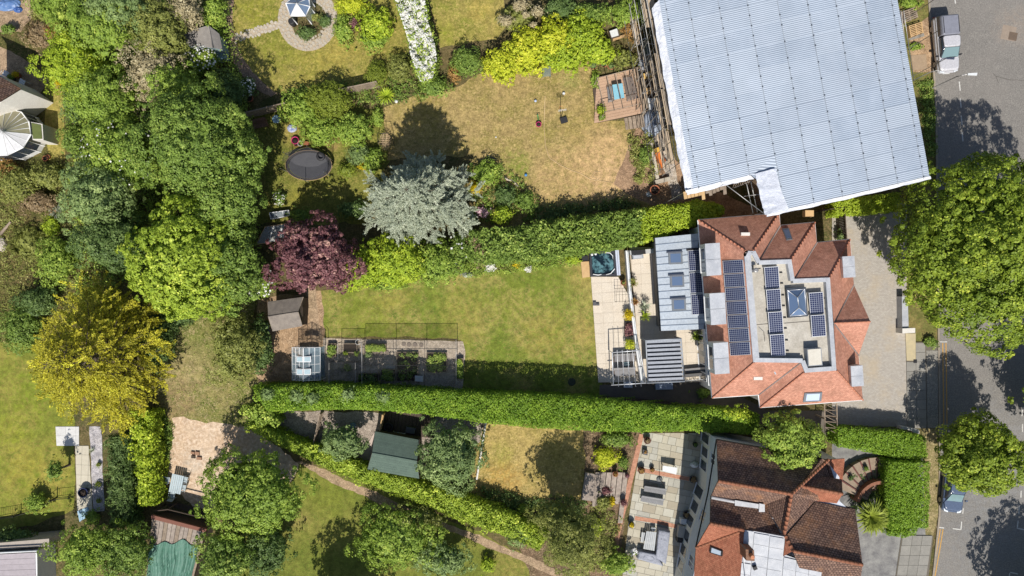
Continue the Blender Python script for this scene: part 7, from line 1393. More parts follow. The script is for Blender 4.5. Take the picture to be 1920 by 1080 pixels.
def car(label, px, py, ang, L_, W_, paint, pickup=False, name='parked_car', cat='car'):
    cx, cy = P(px, py, .8); t = thing(name, label, cat, cx, cy); ca, sa = math.cos(ang), math.sin(ang); hw = W_ / 2
    f = lambda x, y, z: (cx + x * ca - y * sa, cy + x * sa + y * ca, z)
    h = L_ / 2; tyre = plain('tyre_rubber', A(46, 46, 48), .85); rim = plain('alloy_rim', A(176, 178, 182), .35, .6)
    layered(t, 'lower_body', [(.28, -h + .1, h - .12, hw - .14, hw - .1, .3), (.45, -h + .02, h - .02, hw - .04, hw - .02, .34), (.75, -h, h, hw - .02, hw, .36), (.9, -h + .03, h - .1, hw - .06, hw - .02, .36)], paint, f)
    if pickup:
        layered(t, 'bonnet', [(.902, h - 1.35, h - .08, hw - .06, hw - .03, .3), (1.05, h - 1.4, h - .14, hw - .1, hw - .06, .34), (1.1, h - 1.42, h - .3, hw - .2, hw - .12, .3)], paint, f)
        layered(t, 'cab', [(.902, -h + .1, h - 1.1, hw - .05, hw - .03, .18), (1.15, -h + .1, h - 1.2, hw - .07, hw - .05, .18)], paint, f)
        g_ = layered(t, 'glasshouse', [(1.152, -.55, h - 1.22, hw - .08, hw - .08, .2), (1.66, -.5, h - 2.0, hw - .2, hw - .16, .2)], glass_dk, f); layered(t, 'roof', [(1.662, -.52, h - 1.98, hw - .19, hw - .15, .2), (1.74, -.45, h - 2.1, hw - .26, hw - .22, .2)], paint, f)
        cn = layered(t, 'canopy', [(1.152, -h + .12, -.57, hw - .06, hw - .06, .1), (1.7, -h + .22, -.56, hw - .16, hw - .16, .12), (1.8, -h + .34, -.62, hw - .24, hw - .24, .12)], plain('canopy_grey', A(146, 148, 160), .4, .0), f)
        q = [f(-h + .34, hw - .24, 1.803), f(-.62, hw - .24, 1.803), f(-.62, -hw + .24, 1.803), f(-h + .34, -hw + .24, 1.803)]
        for s_ in (-1, 1): MB().tube([f(-h + .4, s_ * (hw - .27), 1.83), f(-.7, s_ * (hw - .27), 1.83)], .02, 5).build('roof_rail', dark_metal, cn)
        for s_ in (-1, 1):
            for (x0, x1) in ((-1.9, -.75),): MB().face([f(x0, s_ * (hw - .088), 1.22), f(x1, s_ * (hw - .088), 1.22), f(x1, s_ * (hw - .15), 1.6), f(x0, s_ * (hw - .15), 1.6)]).build('side_window', glass_dk, cn)
        ws = [f(h - 1.24, hw - .2, 1.17), f(h - 1.24, -hw + .2, 1.17), f(h - 1.97, -hw + .3, 1.65), f(h - 1.97, hw - .3, 1.65)]; mx = h - 1.5
    else:
        layered(t, 'bonnet', [(.902, h - 1.1, h - .12, hw - .1, hw - .04, .36), (.98, h - 1.15, h - .3, hw - .2, hw - .1, .34)], paint, f)
        layered(t, 'glasshouse', [(.902, -h + .25, h - .95, hw - .06, hw - .06, .3), (1.42, -h + .75, h - 1.75, hw - .22, hw - .22, .3)], glass_dk, f); layered(t, 'roof', [(1.422, -h + .73, h - 1.73, hw - .21, hw - .21, .3), (1.48, -h + .9, h - 1.9, hw - .32, hw - .32, .3)], paint, f)
        ws = [f(h - .98, hw - .22, .93), f(h - .98, -hw + .22, .93), f(h - 1.73, -hw + .36, 1.41), f(h - 1.73, hw - .36, 1.41)]; mx = h - 1.25
    MB().face([tuple(p) for p in offset(ws, .02)]).build('windscreen', glass_mat('windscreen_glass', (.16, .24, .25), .05, .9) if 'windscreen_glass' not in MATS else MATS['windscreen_glass'], t)
    p0, p1 = Vector(ws[0]), Vector(ws[1]); MB().tube([p0.lerp(p1, .1) + Vector((0, 0, .03)), p0.lerp(p1, .55) + Vector((0, 0, .05))], .015, 4).build('wiper', black_pl, t)
    for s_ in (-1, 1):
        for wx in (-h + .95, h - .9):
            y0 = s_ * (hw - .06); wh = MB(); wh.tube([f(wx, y0 - s_ * .2, .34), f(wx, y0 + s_ * .03, .34)], .34, 16); w_ = wh.build('wheel', tyre, t); MB().tube([f(wx, y0 + s_ * .031, .34), f(wx, y0 + s_ * .045, .34)], .21, 14).build('rim', rim, w_)
        MB().prism([f(mx, s_ * hw, 0)[:2], f(mx + .14, s_ * hw, 0)[:2], f(mx + .1, s_ * (hw + .2), 0)[:2], f(mx, s_ * (hw + .2), 0)[:2]], 1.0, 1.16).build('wing_mirror', black_pl if pickup else paint, t)
        MB().prism([f(h - .22, s_ * (hw - .5), 0)[:2], f(h + .01, s_ * (hw - .5), 0)[:2], f(h - .08, s_ * (hw - .16), 0)[:2], f(h - .3, s_ * (hw - .12), 0)[:2]], .72, .905).build('headlight', glass_mat('headlamp', (.75, .8, .85), .1, .9) if 'headlamp' not in MATS else MATS['headlamp'], t)
        MB().prism([f(-h - .01, s_ * (hw - .3), 0)[:2], f(-h + .05, s_ * (hw - .3), 0)[:2], f(-h + .08, s_ * (hw - .08), 0)[:2], f(-h + .02, s_ * (hw - .08), 0)[:2]], .6, .8).build('tail_light', plain('red_lens', A(190, 40, 36), .3), t)
    MB().prism([f(h - .03, -.3, 0)[:2], f(h + .015, -.3, 0)[:2], f(h + .015, .3, 0)[:2], f(h - .03, .3, 0)[:2]], .4, .5).build('number_plate', white_pl, t)
    return t
car('silver-grey pickup with a canopy parked at the kerb beside the pallets', 1773.5, 83, math.radians(-85), 5.0, 1.86, plain('silver_grey_paint', A(206, 205, 210), .3, .0, c2=A(196, 195, 200), ns=1, amt=.2, spec=.6), True)
car('dark blue-grey car parked under the smaller street tree', 1789, 916, math.radians(-96), 4.2, 1.8, plain('blue_grey_paint', A(96, 110, 136), .25, .0, c2=A(86, 100, 124), ns=1, amt=.2))
# ================================================================ trees, hedges, shrubs
G = LF
# street trees
tree('street_tree', 'huge round yellow-green street tree overhanging the block paved driveway', 1858, 468, 183, 184, 12.5, G['street'], zc=7.2, lobe=0.50, leaf=.21, dens=161, ragged=.07, gap=.08, tspread=.2, trunk_r=.4)
tree('street_tree', 'smaller lush green street tree partly covering the parked blue car', 1834, 852, 82, 80, 8.0, G['street'], zc=4.6, lobe=0.47, leaf=.21, dens=190, ragged=.16, gap=.08, trunk_r=.2)
tree('street_tree', 'street tree just outside the right edge of the picture, opposite the driveway', 2030, 790, 95, 110, 8.5, G['street'], zc=5.0, lobe=0.50, leaf=.26, dens=93)
tree('street_tree', 'street tree just outside the lower right corner of the picture', 2010, 1170, 110, 100, 8.5, G['street'], zc=5.0, lobe=0.50, leaf=.26, dens=93)
tree('garden_tree', 'pale green maple standing against the brown tiled roof', 1481, 824, 64, 58, 8.0, G['fresh'], zc=5.6, lobe=0.42, leaf=.19, dens=182, ragged=.16, gap=.05)
# wood on the left
WOOD = 'trees of the overgrown strip on the left'
tree('broadleaf_tree', 'broad dark green tree filling the upper left between shed and golden conifer', 372, 275, 125, 105, 10.5, G['mid'], group=WOOD, lobe=0.50, leaf=.19, dens=161, ragged=.25, gap=.1, depth=.6)
tree('broadleaf_tree', 'dark leafy tree right beside the shady trampoline lawn', 432, 375, 62, 95, 9, G['mid'], group=WOOD, lobe=0.50, leaf=.19, dens=161, ragged=.25, gap=.1, depth=.6)
tree('maple_tree', 'bright yellow-green maple with knobbly crown beside the golden conifer', 352, 488, 100, 118, 10.5, G['maple'], zc=6.4, group=WOOD, lobe=0.36, leaf=.22, dens=161, ragged=.16, gap=.05, tspread=.18)
tree('maple_tree', 'shaded maple crown between the bright maple and the purple tree', 432, 500, 58, 92, 8.5, G['mid'], group=WOOD, lobe=0.45, leaf=.2, dens=156, ragged=.22)
tree('blue_green_tree', 'dull blue-green tree at the left edge of the wood', 192, 372, 62, 78, 9, G['bluegreen'], group=WOOD, lobe=0.50, leaf=.17, dens=182, ragged=.25, gap=.1, depth=.6)
tree('blue_green_tree', 'dark blue-green tree standing just above the golden conifer', 222, 452, 70, 62, 8.5, G['dark'], group=WOOD, lobe=0.50, leaf=.17, dens=171, ragged=.25, gap=.1, depth=.6)
tree('scrub_tree', 'light green feathery tree between the two blue-green trees and conservatory', 232, 292, 72, 72, 8, G['fresh'], group=WOOD, lobe=0.40, leaf=.16, dens=208, ragged=.28, gap=.1, flower=(90, .16, .2, LF['white']), depth=.5)
tree('scrub_tree', 'light green scrubby tree in the middle of the wood', 205, 190, 68, 62, 7, G['fresh'], group=WOOD, lobe=0.40, leaf=.16, dens=197, ragged=.3, gap=.12, depth=.5)
tree('scrub_tree', 'yellowish scrubby tree behind the gravel patio corner', 140, 120, 62, 70, 6, G['lime'], group=WOOD, lobe=0.38, leaf=.15, dens=187, ragged=.3, gap=.12, depth=.5)
tree('scrub_tree', 'green scrubby tree at the top of the wood', 190, 50, 82, 62, 7, G['fresh'], group=WOOD, lobe=0.42, leaf=.16, dens=192, ragged=.3, gap=.12, depth=.5)
tree('scrub_tree', 'blue-green scrub tree touching the top edge left of the brown tree', 232, 20, 62, 52, 7.5, G['bluegreen'], group=WOOD, lobe=0.42, leaf=.16, dens=182, ragged=.3, gap=.12, depth=.5)
tree('scrub_tree', 'green scrub tree on the left, touching the top edge', 118, 10, 60, 42, 6, G['fresh'], group=WOOD, lobe=0.40, leaf=.16, dens=182, ragged=.3, gap=.12, depth=.5)
tree('twiggy_tree', 'thin half-bare grey-green twiggy tree left of the old shed', 285, 140, 58, 70, 6.5, G['tan'], group=WOOD, lobe=0.35, leaf=.13, dens=88, ragged=.35, gap=.25, depth=.5)
tree('scrub_tree', 'olive leafy tree between the twiggy tree and old shed', 300, 60, 58, 60, 6.5, G['olive'], group=WOOD, lobe=0.38, leaf=.16, dens=166, ragged=.3, gap=.12, depth=.5)
tree('scrub_tree', 'dark green small tree above the broad dark tree, near the shed', 330, 165, 48, 42, 6.5, G['fresh'], group=WOOD, lobe=0.38, leaf=.16, dens=166, ragged=.3, gap=.12, depth=.5)
tree('brown_tree', 'tan-brown dry tree at the top edge beside the bark path', 348, 22, 36, 38, 5, G['tan'], group=WOOD, lobe=0.33, leaf=.14, dens=166, ragged=.3, gap=.12, depth=.5)
shrub('shrub', 'bright green shrub between the tan tree and bark path', 396, 18, 24, 44, 2.6, G['fresh'])
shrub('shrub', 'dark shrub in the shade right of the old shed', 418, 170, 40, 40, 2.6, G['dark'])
shrub('rose_shrub', 'white flowering shrub in front of the old shed', 372, 105, 32, 24, 3.0, G['fresh'], flower=(120, .17, .2, LF['white']))
shrub('rose_shrub', 'dark shrub with white flowers near the lone terracotta pot', 462, 162, 17, 20, 1.6, G['dark'], flower=(60, .13, .3, LF['white']))
conifer('golden_conifer', 'big golden-yellow feathery conifer on the left', 178, 668, 108, 150, 12.5, G['gold'], n_br=112, spray=.9, leaf=.2, dens=38, z0=.12, up=.42, droop=.2, asp=.32, shape=.62, power=1.15)
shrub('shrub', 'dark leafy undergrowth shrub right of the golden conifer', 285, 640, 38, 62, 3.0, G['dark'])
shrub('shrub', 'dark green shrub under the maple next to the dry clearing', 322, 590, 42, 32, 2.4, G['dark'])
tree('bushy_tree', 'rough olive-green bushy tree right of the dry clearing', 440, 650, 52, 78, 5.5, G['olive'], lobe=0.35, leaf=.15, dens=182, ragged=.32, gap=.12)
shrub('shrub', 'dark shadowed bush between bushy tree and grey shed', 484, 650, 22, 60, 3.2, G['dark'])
shrub('shrub', 'green bush on the left edge above the western lawn', 30, 615, 42, 48, 3.2, G['mid'], lobe=0.32, leaf=.15)
shrub('shrub', 'dark bush left of the golden conifer top', 60, 565, 40, 30, 3.0, G['dark'])
shrub('shrub', 'yellowish-green bush left of the blue-green trees', 95, 490, 38, 50, 3.0, G['fresh'], lobe=0.32)
shrub('shrub', 'olive bush with orange tints at the left edge', 20, 345, 40, 40, 2.4, G['olive'])
shrub('shrub', 'golden brown shrub at the left edge below conservatory', 8, 325, 26, 34, 1.8, G['rust'])
shrub('shrub', 'dark olive shrub below the conservatory', 80, 330, 38, 26, 2.2, G['olive'])
shrub('shrub', 'brown twiggy shrub in the middle of the western bed', 62, 378, 42, 26, 1.8, G['brown'], dens=133)
shrub('shrub', 'grey-green grassy clump low on the left edge', 48, 455, 40, 36, 1.2, G['olive'], asp=.25, leaf=.24)
shrub('shrub', 'bright moss-yellow low bush beside the yucca', 92, 425, 18, 22, .9, G['lime'])
shrub('shrub', 'rusty brown dead-looking shrub near the upper left patio', 72, 62, 40, 32, 1.8, G['brown'], dens=152)
shrub('shrub', 'orange-brown bush between dead shrub and scrub', 100, 52, 22, 24, 1.8, G['rust'])
shrub('shrub', 'fresh green shrub in the top left corner', 82, 22, 32, 22, 2.0, G['olive'])
shrub('shrub', 'small dark bush on the left edge above the gravel patio', 12, 52, 16, 10, 1.2, G['mid'])
shrub('shrub', 'yellow flowering bush on the conservatory lawn edge', 106, 148, 8, 12, .8, G['yellow'])
shrub('shrub', 'dark round bush on the right edge of the conservatory lawn', 130, 190, 24, 40, 2.4, G['dark'])
shrub('shrub', 'dark shrub right of the conservatory', 130, 258, 26, 30, 2.2, G['mid'])
rosette('yucca', 'spiky pale green yucca in the western bed', 104, 395, 20, .9, G['silver'], 44, .035)
rosette('yucca', 'smaller dark green spiky plant below the conservatory', 112, 316, 18, .9, G['olive'], 36, .035)
cover('undergrowth', 'tangled green undergrowth below the trees on the left', [(110, -10), (420, -10), (470, 200), (480, 420), (480, 560), (300, 590), (250, 520), (130, 560), (130, 300)], 2.2, G['fresh'], 2000, .17, per=26, clump=.55)
cover('undergrowth', 'mixed dry weeds and low plants of the western bed', [(-10, 300), (140, 300), (140, 560), (-10, 680)], .5, G['olive'], 520, .13, per=22)
cover('weeds', 'dry straw weeds scattered over the clearing', [(300, 600), (460, 600), (450, 780), (310, 780)], .16, G['straw'], 160, .12, per=10, clump=.25, asp=.25)
cover('weeds', 'low green weeds scattered over the clearing', [(310, 600), (470, 580), (470, 780), (320, 760)], .2, G['fresh'], 130, .12, per=10, clump=.25, asp=.3)

# middle strip
tree('purple_tree', 'dark purple-leaved tree above the main lawn', 592, 482, 86, 72, 7.2, G['purple'], zc=4.0, lobe=0.33, leaf=.21, dens=187, ragged=.26, gap=.12, tspread=.25)
conifer('blue_cedar', 'silvery blue-grey cedar casting its shadow on the dry lawn', 780, 372, 108, 92, 11.0, G['silver'], n_br=130, spray=.6, leaf=.17, dens=80, z0=.16, up=.2, droop=.12, asp=.3, shape=.6, power=1.0)
shrub('rose_shrub', 'green rambling rose with cream flowers left of the purple tree', 482, 528, 32, 34, 3.0, G['fresh'], flower=(110, .17, .2, LF['white']))
B_ = 'leafy bushes of the border above the main lawn'
shrub('bush', 'yellow-green bush directly right of the purple tree', 668, 498, 44, 40, 4.4, G['lime'], B_, lobe=0.29, leaf=.17)
shrub('bush', 'big yellow-green bush below the blue cedar', 735, 488, 62, 52, 4.8, G['lime'], B_, lobe=0.32, leaf=.17)
shrub('bush', 'green bush right of the cedar, at the left end of the long hedge', 812, 492, 56, 46, 3.4, G['fresh'], B_, lobe=0.32, leaf=.16)
shrub('bush', 'low lime bush spilling onto the lawn below the purple tree', 652, 530, 30, 18, 1.8, G['lime'], B_)
shrub('bush', 'low green bush spilling onto the lawn in front of the border', 720, 532, 46, 16, 1.6, G['fresh'], B_)
shrub('bush', 'bronze-brown bush set into the long hedge', 902, 462, 30, 32, 3.0, G['brown'], B_, leaf=.13)
shrub('bush', 'green bush with cream flowers below the cedar', 862, 468, 26, 34, 2.8, G['mid'], B_, flower=(14, .22, .3, LF['white']))
hedge('hedge', 'long loose mixed hedge between dry lawn and main lawn', [(880, 432), (940, 432), (1020, 415), (1110, 402), (1210, 388)], [(880, 490), (940, 490), (1010, 486), (1100, 472), (1200, 456)], 3.0, G['mid'], leaf=.17, dens=125, wob=.26, rnd=.3, clump=.25, tuft=70)
hedge('hedge', 'brighter green clipped end of the long hedge beside the red roof', [(1205, 390), (1260, 383), (1310, 374), (1345, 378), (1358, 385)], [(1205, 455), (1250, 440), (1310, 419), (1345, 408), (1358, 402)], 3.2, G['lime'], leaf=.16, dens=140, wob=.16, rnd=.25, clump=.2)
cover('flower_border', 'mixed low flowers and herbs along the lawn edge under the hedge', [(870, 492), (990, 482), (1092, 474), (1096, 492), (990, 505), (875, 518)], .7, G['fresh'], 210, .12, per=22)
shrub('flower_clump', 'white flower clump in the border, near the bronze bush', 919, 498, 11, 13, .6, G['white'], cat='flowers')
shrub('flower_clump', 'small white flower clump in the border, nearer the hot tub', 990, 504, 8, 7, .4, G['white'], cat='flowers')
shrub('flower_clump', 'yellow flower clump in the border below the hedge', 969, 494, 9, 9, .6, G['yellow'], cat='flowers')
shrub('flower_clump', 'lime green clump at the end of the border by the hot tub', 1075, 486, 16, 11, .8, G['lime'], cat='plant')
shrub('flower_clump', 'pale blue-grey clump at the lawn edge in the border', 875, 515, 12, 6, .4, G['silver'], cat='plant')

# upper gardens
shrub('bush', 'clipped olive-green dome bush above the trampoline', 612, 184, 45, 38, 3.4, G['clip'], lobe=0.20, leaf=.12, dens=285, ragged=.07, gap=0)
shrub('bush', 'fresh green round bush between dome bush and hanging chair', 656, 240, 42, 34, 2.8, G['fresh'], lobe=0.26, leaf=.16)
shrub('bush', 'loose bright green shrub left of the clipped dome bush', 556, 200, 38, 34, 2.4, G['fresh'], lobe=0.29, leaf=.17)
shrub('bush', 'leafy green shrub above the trampoline', 594, 242, 34, 32, 2.2, G['fresh'], lobe=0.26, leaf=.17)
shrub('bush', 'pale green clipped round bush right of the trampoline', 671, 288, 25, 21, 1.8, G['bluegreen'], lobe=0.17, leaf=.1, dens=323, ragged=.08, gap=0)
shrub('bush', 'olive round bush below the pale clipped one', 650, 318, 21, 18, 1.5, G['clip'], lobe=0.20, leaf=.12)
shrub('bush', 'green shrub behind the pale clipped bush, next to the cedar', 696, 300, 22, 28, 1.8, G['fresh'])
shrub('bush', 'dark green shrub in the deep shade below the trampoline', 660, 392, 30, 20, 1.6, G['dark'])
shrub('bush', 'small dark bush between cold frames and trampoline', 560, 402, 22, 14, 1.2, G['mid'])
shrub('rose_shrub', 'pale pink flowering bush at the left edge of the trampoline lawn', 522, 372, 12, 14, 1.2, G['mid'], flower=(40, .12, .2, LF['white']))
shrub('flower_clump', 'yellow flowers beside the pale clipped bush', 679, 311, 9, 8, .7, G['yellow'], cat='flowers')
shrub('bush', 'small green shrub left of the hanging chair', 706, 218, 14, 18, 1.3, G['fresh'])
shrub('topiary_ball', 'clipped yellow-green ball by the wooden fence', 704, 135, 25, 25, 2.2, G['clip'], lobe=0.15, leaf=.09, dens=437, ragged=.03, gap=0)
shrub('bush', 'square clipped bush right of the topiary ball', 746, 125, 27, 28, 2.2, G['olive'], lobe=0.20, leaf=.12, dens=285, ragged=.1)
rosette('phormium', 'arching yellow-green sword-leaved plant below the topiary ball', 723, 178, 22, 1.0, G['lime'], 60, .05)
hedge('rose_hedge', 'long hedge smothered in white blossom', [(738, -20), (744, 10), (757, 45), (766, 80), (773, 112), (788, 152)], [(794, -20), (800, 20), (803, 45), (813, 75), (819, 105), (810, 146)], 2.4, G['fresh'], leaf=.15, dens=130, wob=.3, rnd=.5, tuft=26, flower=(3000, .16, LF['white']))
shrub('bush', 'green shrub under the end of the white blossom hedge', 812, 160, 34, 24, 1.8, G['mid'])
shrub('bush', 'dense dull green bush left of the lime hedge', 874, 112, 33, 30, 2.6, G['mid'], lobe=0.20, leaf=.12, dens=266, ragged=.1)
shrub('bush', 'reddish-brown bush between blossom hedge and dull green bush', 852, 133, 14, 19, 1.4, G['rust'], leaf=.12)
LG = 'lime shrubs of the bright hedge'
for (px, py, rx, ry, lb, mt) in ((942, 118, 38, 34, 'leftmost lime shrub of the bright hedge above the dry lawn', 'gold_lime'), (988, 92, 44, 46, 'second lime shrub from the left in the bright hedge, behind the garden table', 'gold_lime'), (1038, 72, 46, 46, 'tall lime shrub in the middle of the bright hedge', 'gold_lime'), (1092, 62, 46, 42, 'greener lime shrub near the right end of the bright hedge', 'lime'), (1058, 104, 48, 30, 'lower lime shrub in the front of the bright hedge', 'lime'), (1122, 92, 34, 28, 'rightmost lime shrub of the bright hedge, by the white crate', 'lime')):
    shrub('lime_shrub', lb, px, py, rx, ry, 2.9, G[mt], LG, lobe=0.27, leaf=.19, dens=190, ragged=.25)
shrub('bush', 'bright green bush next to the top left corner of the tin roof', 1180, 18, 42, 28, 3.0, G['fresh'], lobe=0.29)
shrub('bush', 'orange-brown shrub beside the scaffold', 1186, 50, 20, 20, 1.8, G['rust'])
shrub('bush', 'dark shrub at the top edge behind the lime hedge', 1052, 12, 36, 24, 2.4, G['dark'])
shrub('bush', 'dark green shrub at the top edge left of the bright green bush', 1112, 22, 38, 24, 2.4, G['mid'])
shrub('pampas_grass', 'straw and green pampas grass clump near the top edge', 972, 30, 34, 30, 1.8, G['olive'], asp=.16, leaf=.5, dens=76, cat='grass')
for i, (px, py, r) in enumerate(((948, 38, 16), (975, 10, 18), (1008, 22, 14), (986, 28, 9), (1000, 48, 9))): shrub('pampas_plume', ('wide', 'topmost', 'rightmost', 'small middle', 'small lower')[i] + ' feathery pinkish-tan plume patch of the pampas grass', px, py, r, r * .7, 2.2, G['tan'], 'pampas plumes', cat='grass', zc=1.7, leaf=.12, depth=.1, big=2)
shrub('lime_bush', 'yellow-lime bush at the top edge right of the stone ring', 655, 5, 34, 20, 2.0, G['gold_lime'])
shrub('bush', 'bright lime bush right of the small purple ball', 700, 40, 36, 36, 2.4, G['lime'], lobe=0.27, leaf=.17)
shrub('bush', 'soft green low shrubs left of the small purple ball', 642, 50, 22, 34, 1.4, G['fresh'])
shrub('bush', 'light green shrub at the lower end of the top border', 700, 72, 30, 22, 1.6, G['fresh'])
shrub('purple_ball', 'small round dark purple bush in the top border', 666, 42, 12, 12, 1.5, G['purple'], lobe=0.15, leaf=.1, dens=304, ragged=.08, depth=.1)
shrub('bush', 'dark green mound inside the stone ring', 573, 60, 22, 15, 1.2, G['dark'], lobe=0.20, leaf=.12)
shrub('bush', 'small dark bush on the right inside the stone ring', 607, 38, 13, 14, 1.0, G['dark'], lobe=0.20, leaf=.12)
shrub('bush', 'thin olive bush behind the glass gazebo', 590, 30, 12, 9, .8, G['olive'])
cover('flower_border', 'shaded low planting along the fence above the trampoline garden', [(520, 160), (700, 150), (760, 140), (790, 165), (800, 185), (700, 195), (560, 190)], .8, G['mid'], 190, .14, per=24)
cover('flower_border', 'green and brown low planting along the bed beside the deck', [(1180, 255), (1222, 250), (1235, 340), (1195, 350)], .9, G['olive'], 120, .14, per=26)
shrub('bush', 'green shrub low in the bed beside the orange barrow', 1210, 290, 14, 20, 1.1, G['mid'])
shrub('bush', 'mixed green shrub above the timber deck', 1172, 108, 26, 20, 1.4, G['olive'])
cover('flower_border', 'leafy low planting right of the blue cedar', [(880, 305), (930, 300), (975, 335), (1000, 365), (1000, 415), (880, 415)], .9, G['mid'], 150, .15, per=26)
shrub('bush', 'loose green bush above the yellow flowers right of the cedar', 912, 322, 30, 26, 1.8, G['fresh'])
shrub('flower_clump', 'bright yellow flower bush beside the cedar', 893, 352, 15, 15, 1.0, G['yellow'], cat='flowers', leaf=.1)
shrub('bush', 'dark bush in the middle of the bed right of the cedar', 948, 365, 26, 22, 1.6, G['dark'])
shrub('bush', 'lime green feathery bush in the shade right of the cedar', 941, 404, 21, 20, 2.2, G['lime'], leaf=.13)
shrub('bush', 'green bush at the lawn corner above the long hedge', 985, 378, 24, 20, 1.6, G['mid'])
shrub('flower_clump', 'pinkish flowering clump in the shade right of the cedar', 905, 398, 12, 10, .9, G['pink'], cat='flowers', dens=260, depth=.15)
cover('weeds', 'shaded weeds along the fence foot behind the long hedge', [(1000, 390), (1180, 372), (1200, 385), (1010, 415)], .6, G['dark'], 150, .14)

# bottom hedges and gardens
hedge('hedge', 'very long dense clipped green hedge running under the main lawn', [(470, 726), (560, 722), (650, 724), (780, 731), (900, 739), (1000, 742), (1100, 748), (1200, 758), (1290, 767), (1350, 770), (1425, 778)], [(500, 772), (560, 770), (650, 768), (720, 771), (800, 778), (900, 793), (1000, 803), (1100, 808), (1200, 811), (1300, 809), (1422, 816)], 3.5, G['hedge'], leaf=.125, dens=240, wob=.11, rnd=.12, clump=.26, tuft=45)
for i, (px, py) in enumerate(((505, 738), (560, 740), (655, 738), (720, 742), (590, 745))): shrub('ivy_shoots', ('leftmost', 'second', 'fourth', 'rightmost', 'third')[i] + ' pale leafy shoots growing out of the top of the long clipped hedge', px, py, 17, 14, 4.0, G['bluegreen'], 'pale shoots in the long hedge', cat='plant', zc=3.5, dens=60, ragged=.4, gap=.2, depth=.1, big=2)
hedge('hedge', 'loose bright hedge end where the two lower hedges meet', [(452, 766), (475, 760), (505, 768)], [(468, 792), (492, 800), (520, 796)], 2.4, G['fresh'], leaf=.17, dens=130, wob=.22, rnd=.3, tuft=12)
hedge('hedge', 'diagonal informal hedge along the trodden path', [(470, 790), (560, 828), (620, 850), (700, 880), (790, 905), (880, 935), (960, 965), (1030, 1000)], [(462, 806), (550, 852), (620, 885), (700, 915), (780, 945), (860, 978), (950, 1010), (1010, 1035)], 2.2, G['maple'], leaf=.16, dens=170, wob=.16, rnd=.3, clump=.2, tuft=26)
tree('garden_tree', 'round green tree beside the white garden table', 472, 925, 100, 82, 7.0, G['fresh'], zc=4.0, lobe=0.42, leaf=.19, dens=171, ragged=.22)
tree('garden_tree', 'dark green tree at the bottom edge right of the tarpaulin shed', 425, 1045, 60, 60, 6.5, G['mid'], lobe=0.40, leaf=.18, dens=161, ragged=.25)
tree('garden_tree', 'dark bush-like tree at the bottom between lawn and round tree', 500, 1030, 48, 60, 5.0, G['dark'], lobe=0.40, leaf=.18, dens=161, ragged=.25)
tree('garden_tree', 'grey-green tree growing over the green-roofed shed', 844, 856, 68, 68, 5.5, G['bluegreen'], lobe=0.38, leaf=.17, dens=187, ragged=.25, gap=.1)
tree('garden_tree', 'small round tree left of the green-roofed shed', 643, 828, 44, 36, 4.0, G['bluegreen'], lobe=0.30, leaf=.16, dens=208, ragged=.22)
tree('fruit_tree', 'yellow-green airy fruit tree at the bottom centre', 742, 1012, 88, 62, 4.5, G['fresh'], lobe=0.35, leaf=.17, dens=161, ragged=.32, gap=.15)
tree('fruit_tree', 'thin olive tree shading the trodden path', 778, 972, 62, 26, 3.4, G['olive'], lobe=0.30, leaf=.15, dens=114, ragged=.35, gap=.25)
tree('fruit_tree', 'grey-green tree right of the yellow-green fruit tree', 830, 1050, 60, 40, 4.0, G['bluegreen'], lobe=0.33, leaf=.16, dens=161, ragged=.32, gap=.15)
tree('garden_tree', 'tree just outside the bottom edge, shading the orchard lawn', 640, 1165, 80, 62, 7.5, G['mid'], lobe=.45, leaf=.24, dens=90)
tree('birch_tree', 'feathery olive-green birch at the end of the diagonal hedge', 1072, 1010, 62, 66, 9.0, G['olive'], lobe=0.30, leaf=.12, dens=239, ragged=.3, gap=.15, tspread=.15)
tree('birch_tree', 'dark olive tree above the feathery birch', 1040, 962, 46, 30, 7.0, G['olive'], lobe=0.30, leaf=.14, dens=182, ragged=.3, gap=.15)
shrub('bush', 'pale leafy bush between birch and path', 975, 1005, 34, 26, 2.2, G['bluegreen'])
shrub('bush', 'round lime bush at the deck corner', 1136, 862, 26, 25, 1.9, G['gold_lime'], lobe=0.21, leaf=.13, dens=247)
shrub('bush', 'small dark green round bush beside the lime bush', 1169, 868, 14, 15, 1.3, G['mid'], lobe=0.17, leaf=.1, dens=285, ragged=.1)
shrub('bush', 'dark leafy climber on the lower side of the hedge', 1160, 825, 34, 18, 1.6, G['mid'])
shrub('bush', 'yellow-lime bush right of the birch', 1118, 990, 14, 20, 1.4, G['lime'])
shrub('bush', 'leafy bush at the bottom edge left of the covered sofa', 1160, 1062, 34, 26, 2.4, G['fresh'])
shrub('bush', 'olive low bush below the silver deck', 1132, 945, 16, 16, 1.0, G['olive'])
shrub('flower_clump', 'orange-yellow flower clump beside the silver deck', 1148, 941, 7, 11, .7, G['yellow'], cat='flowers')
shrub('flower_clump', 'dark purple plant standing on the silver deck', 1137, 921, 10, 9, .7, G['purple'], cat='plant')
cover('flower_border', 'dark shaded planting along the foot of the small dry lawn', [(895, 915), (1000, 935), (1100, 935), (1090, 975), (1000, 985), (940, 960)], .8, G['dark'], 240, .14)
cover('flower_border', 'brown and green planting between birch and patio', [(1110, 945), (1165, 965), (1150, 1060), (1100, 1080), (1100, 990)], .6, G['olive'], 160, .13)
shrub('bush', 'small green bush in the dark border below the dry lawn', 981, 955, 12, 11, 1.0, G['fresh'])
shrub('bush', 'round lime bush beside the bottom path', 914, 1062, 15, 16, 1.3, G['lime'], lobe=0.20)
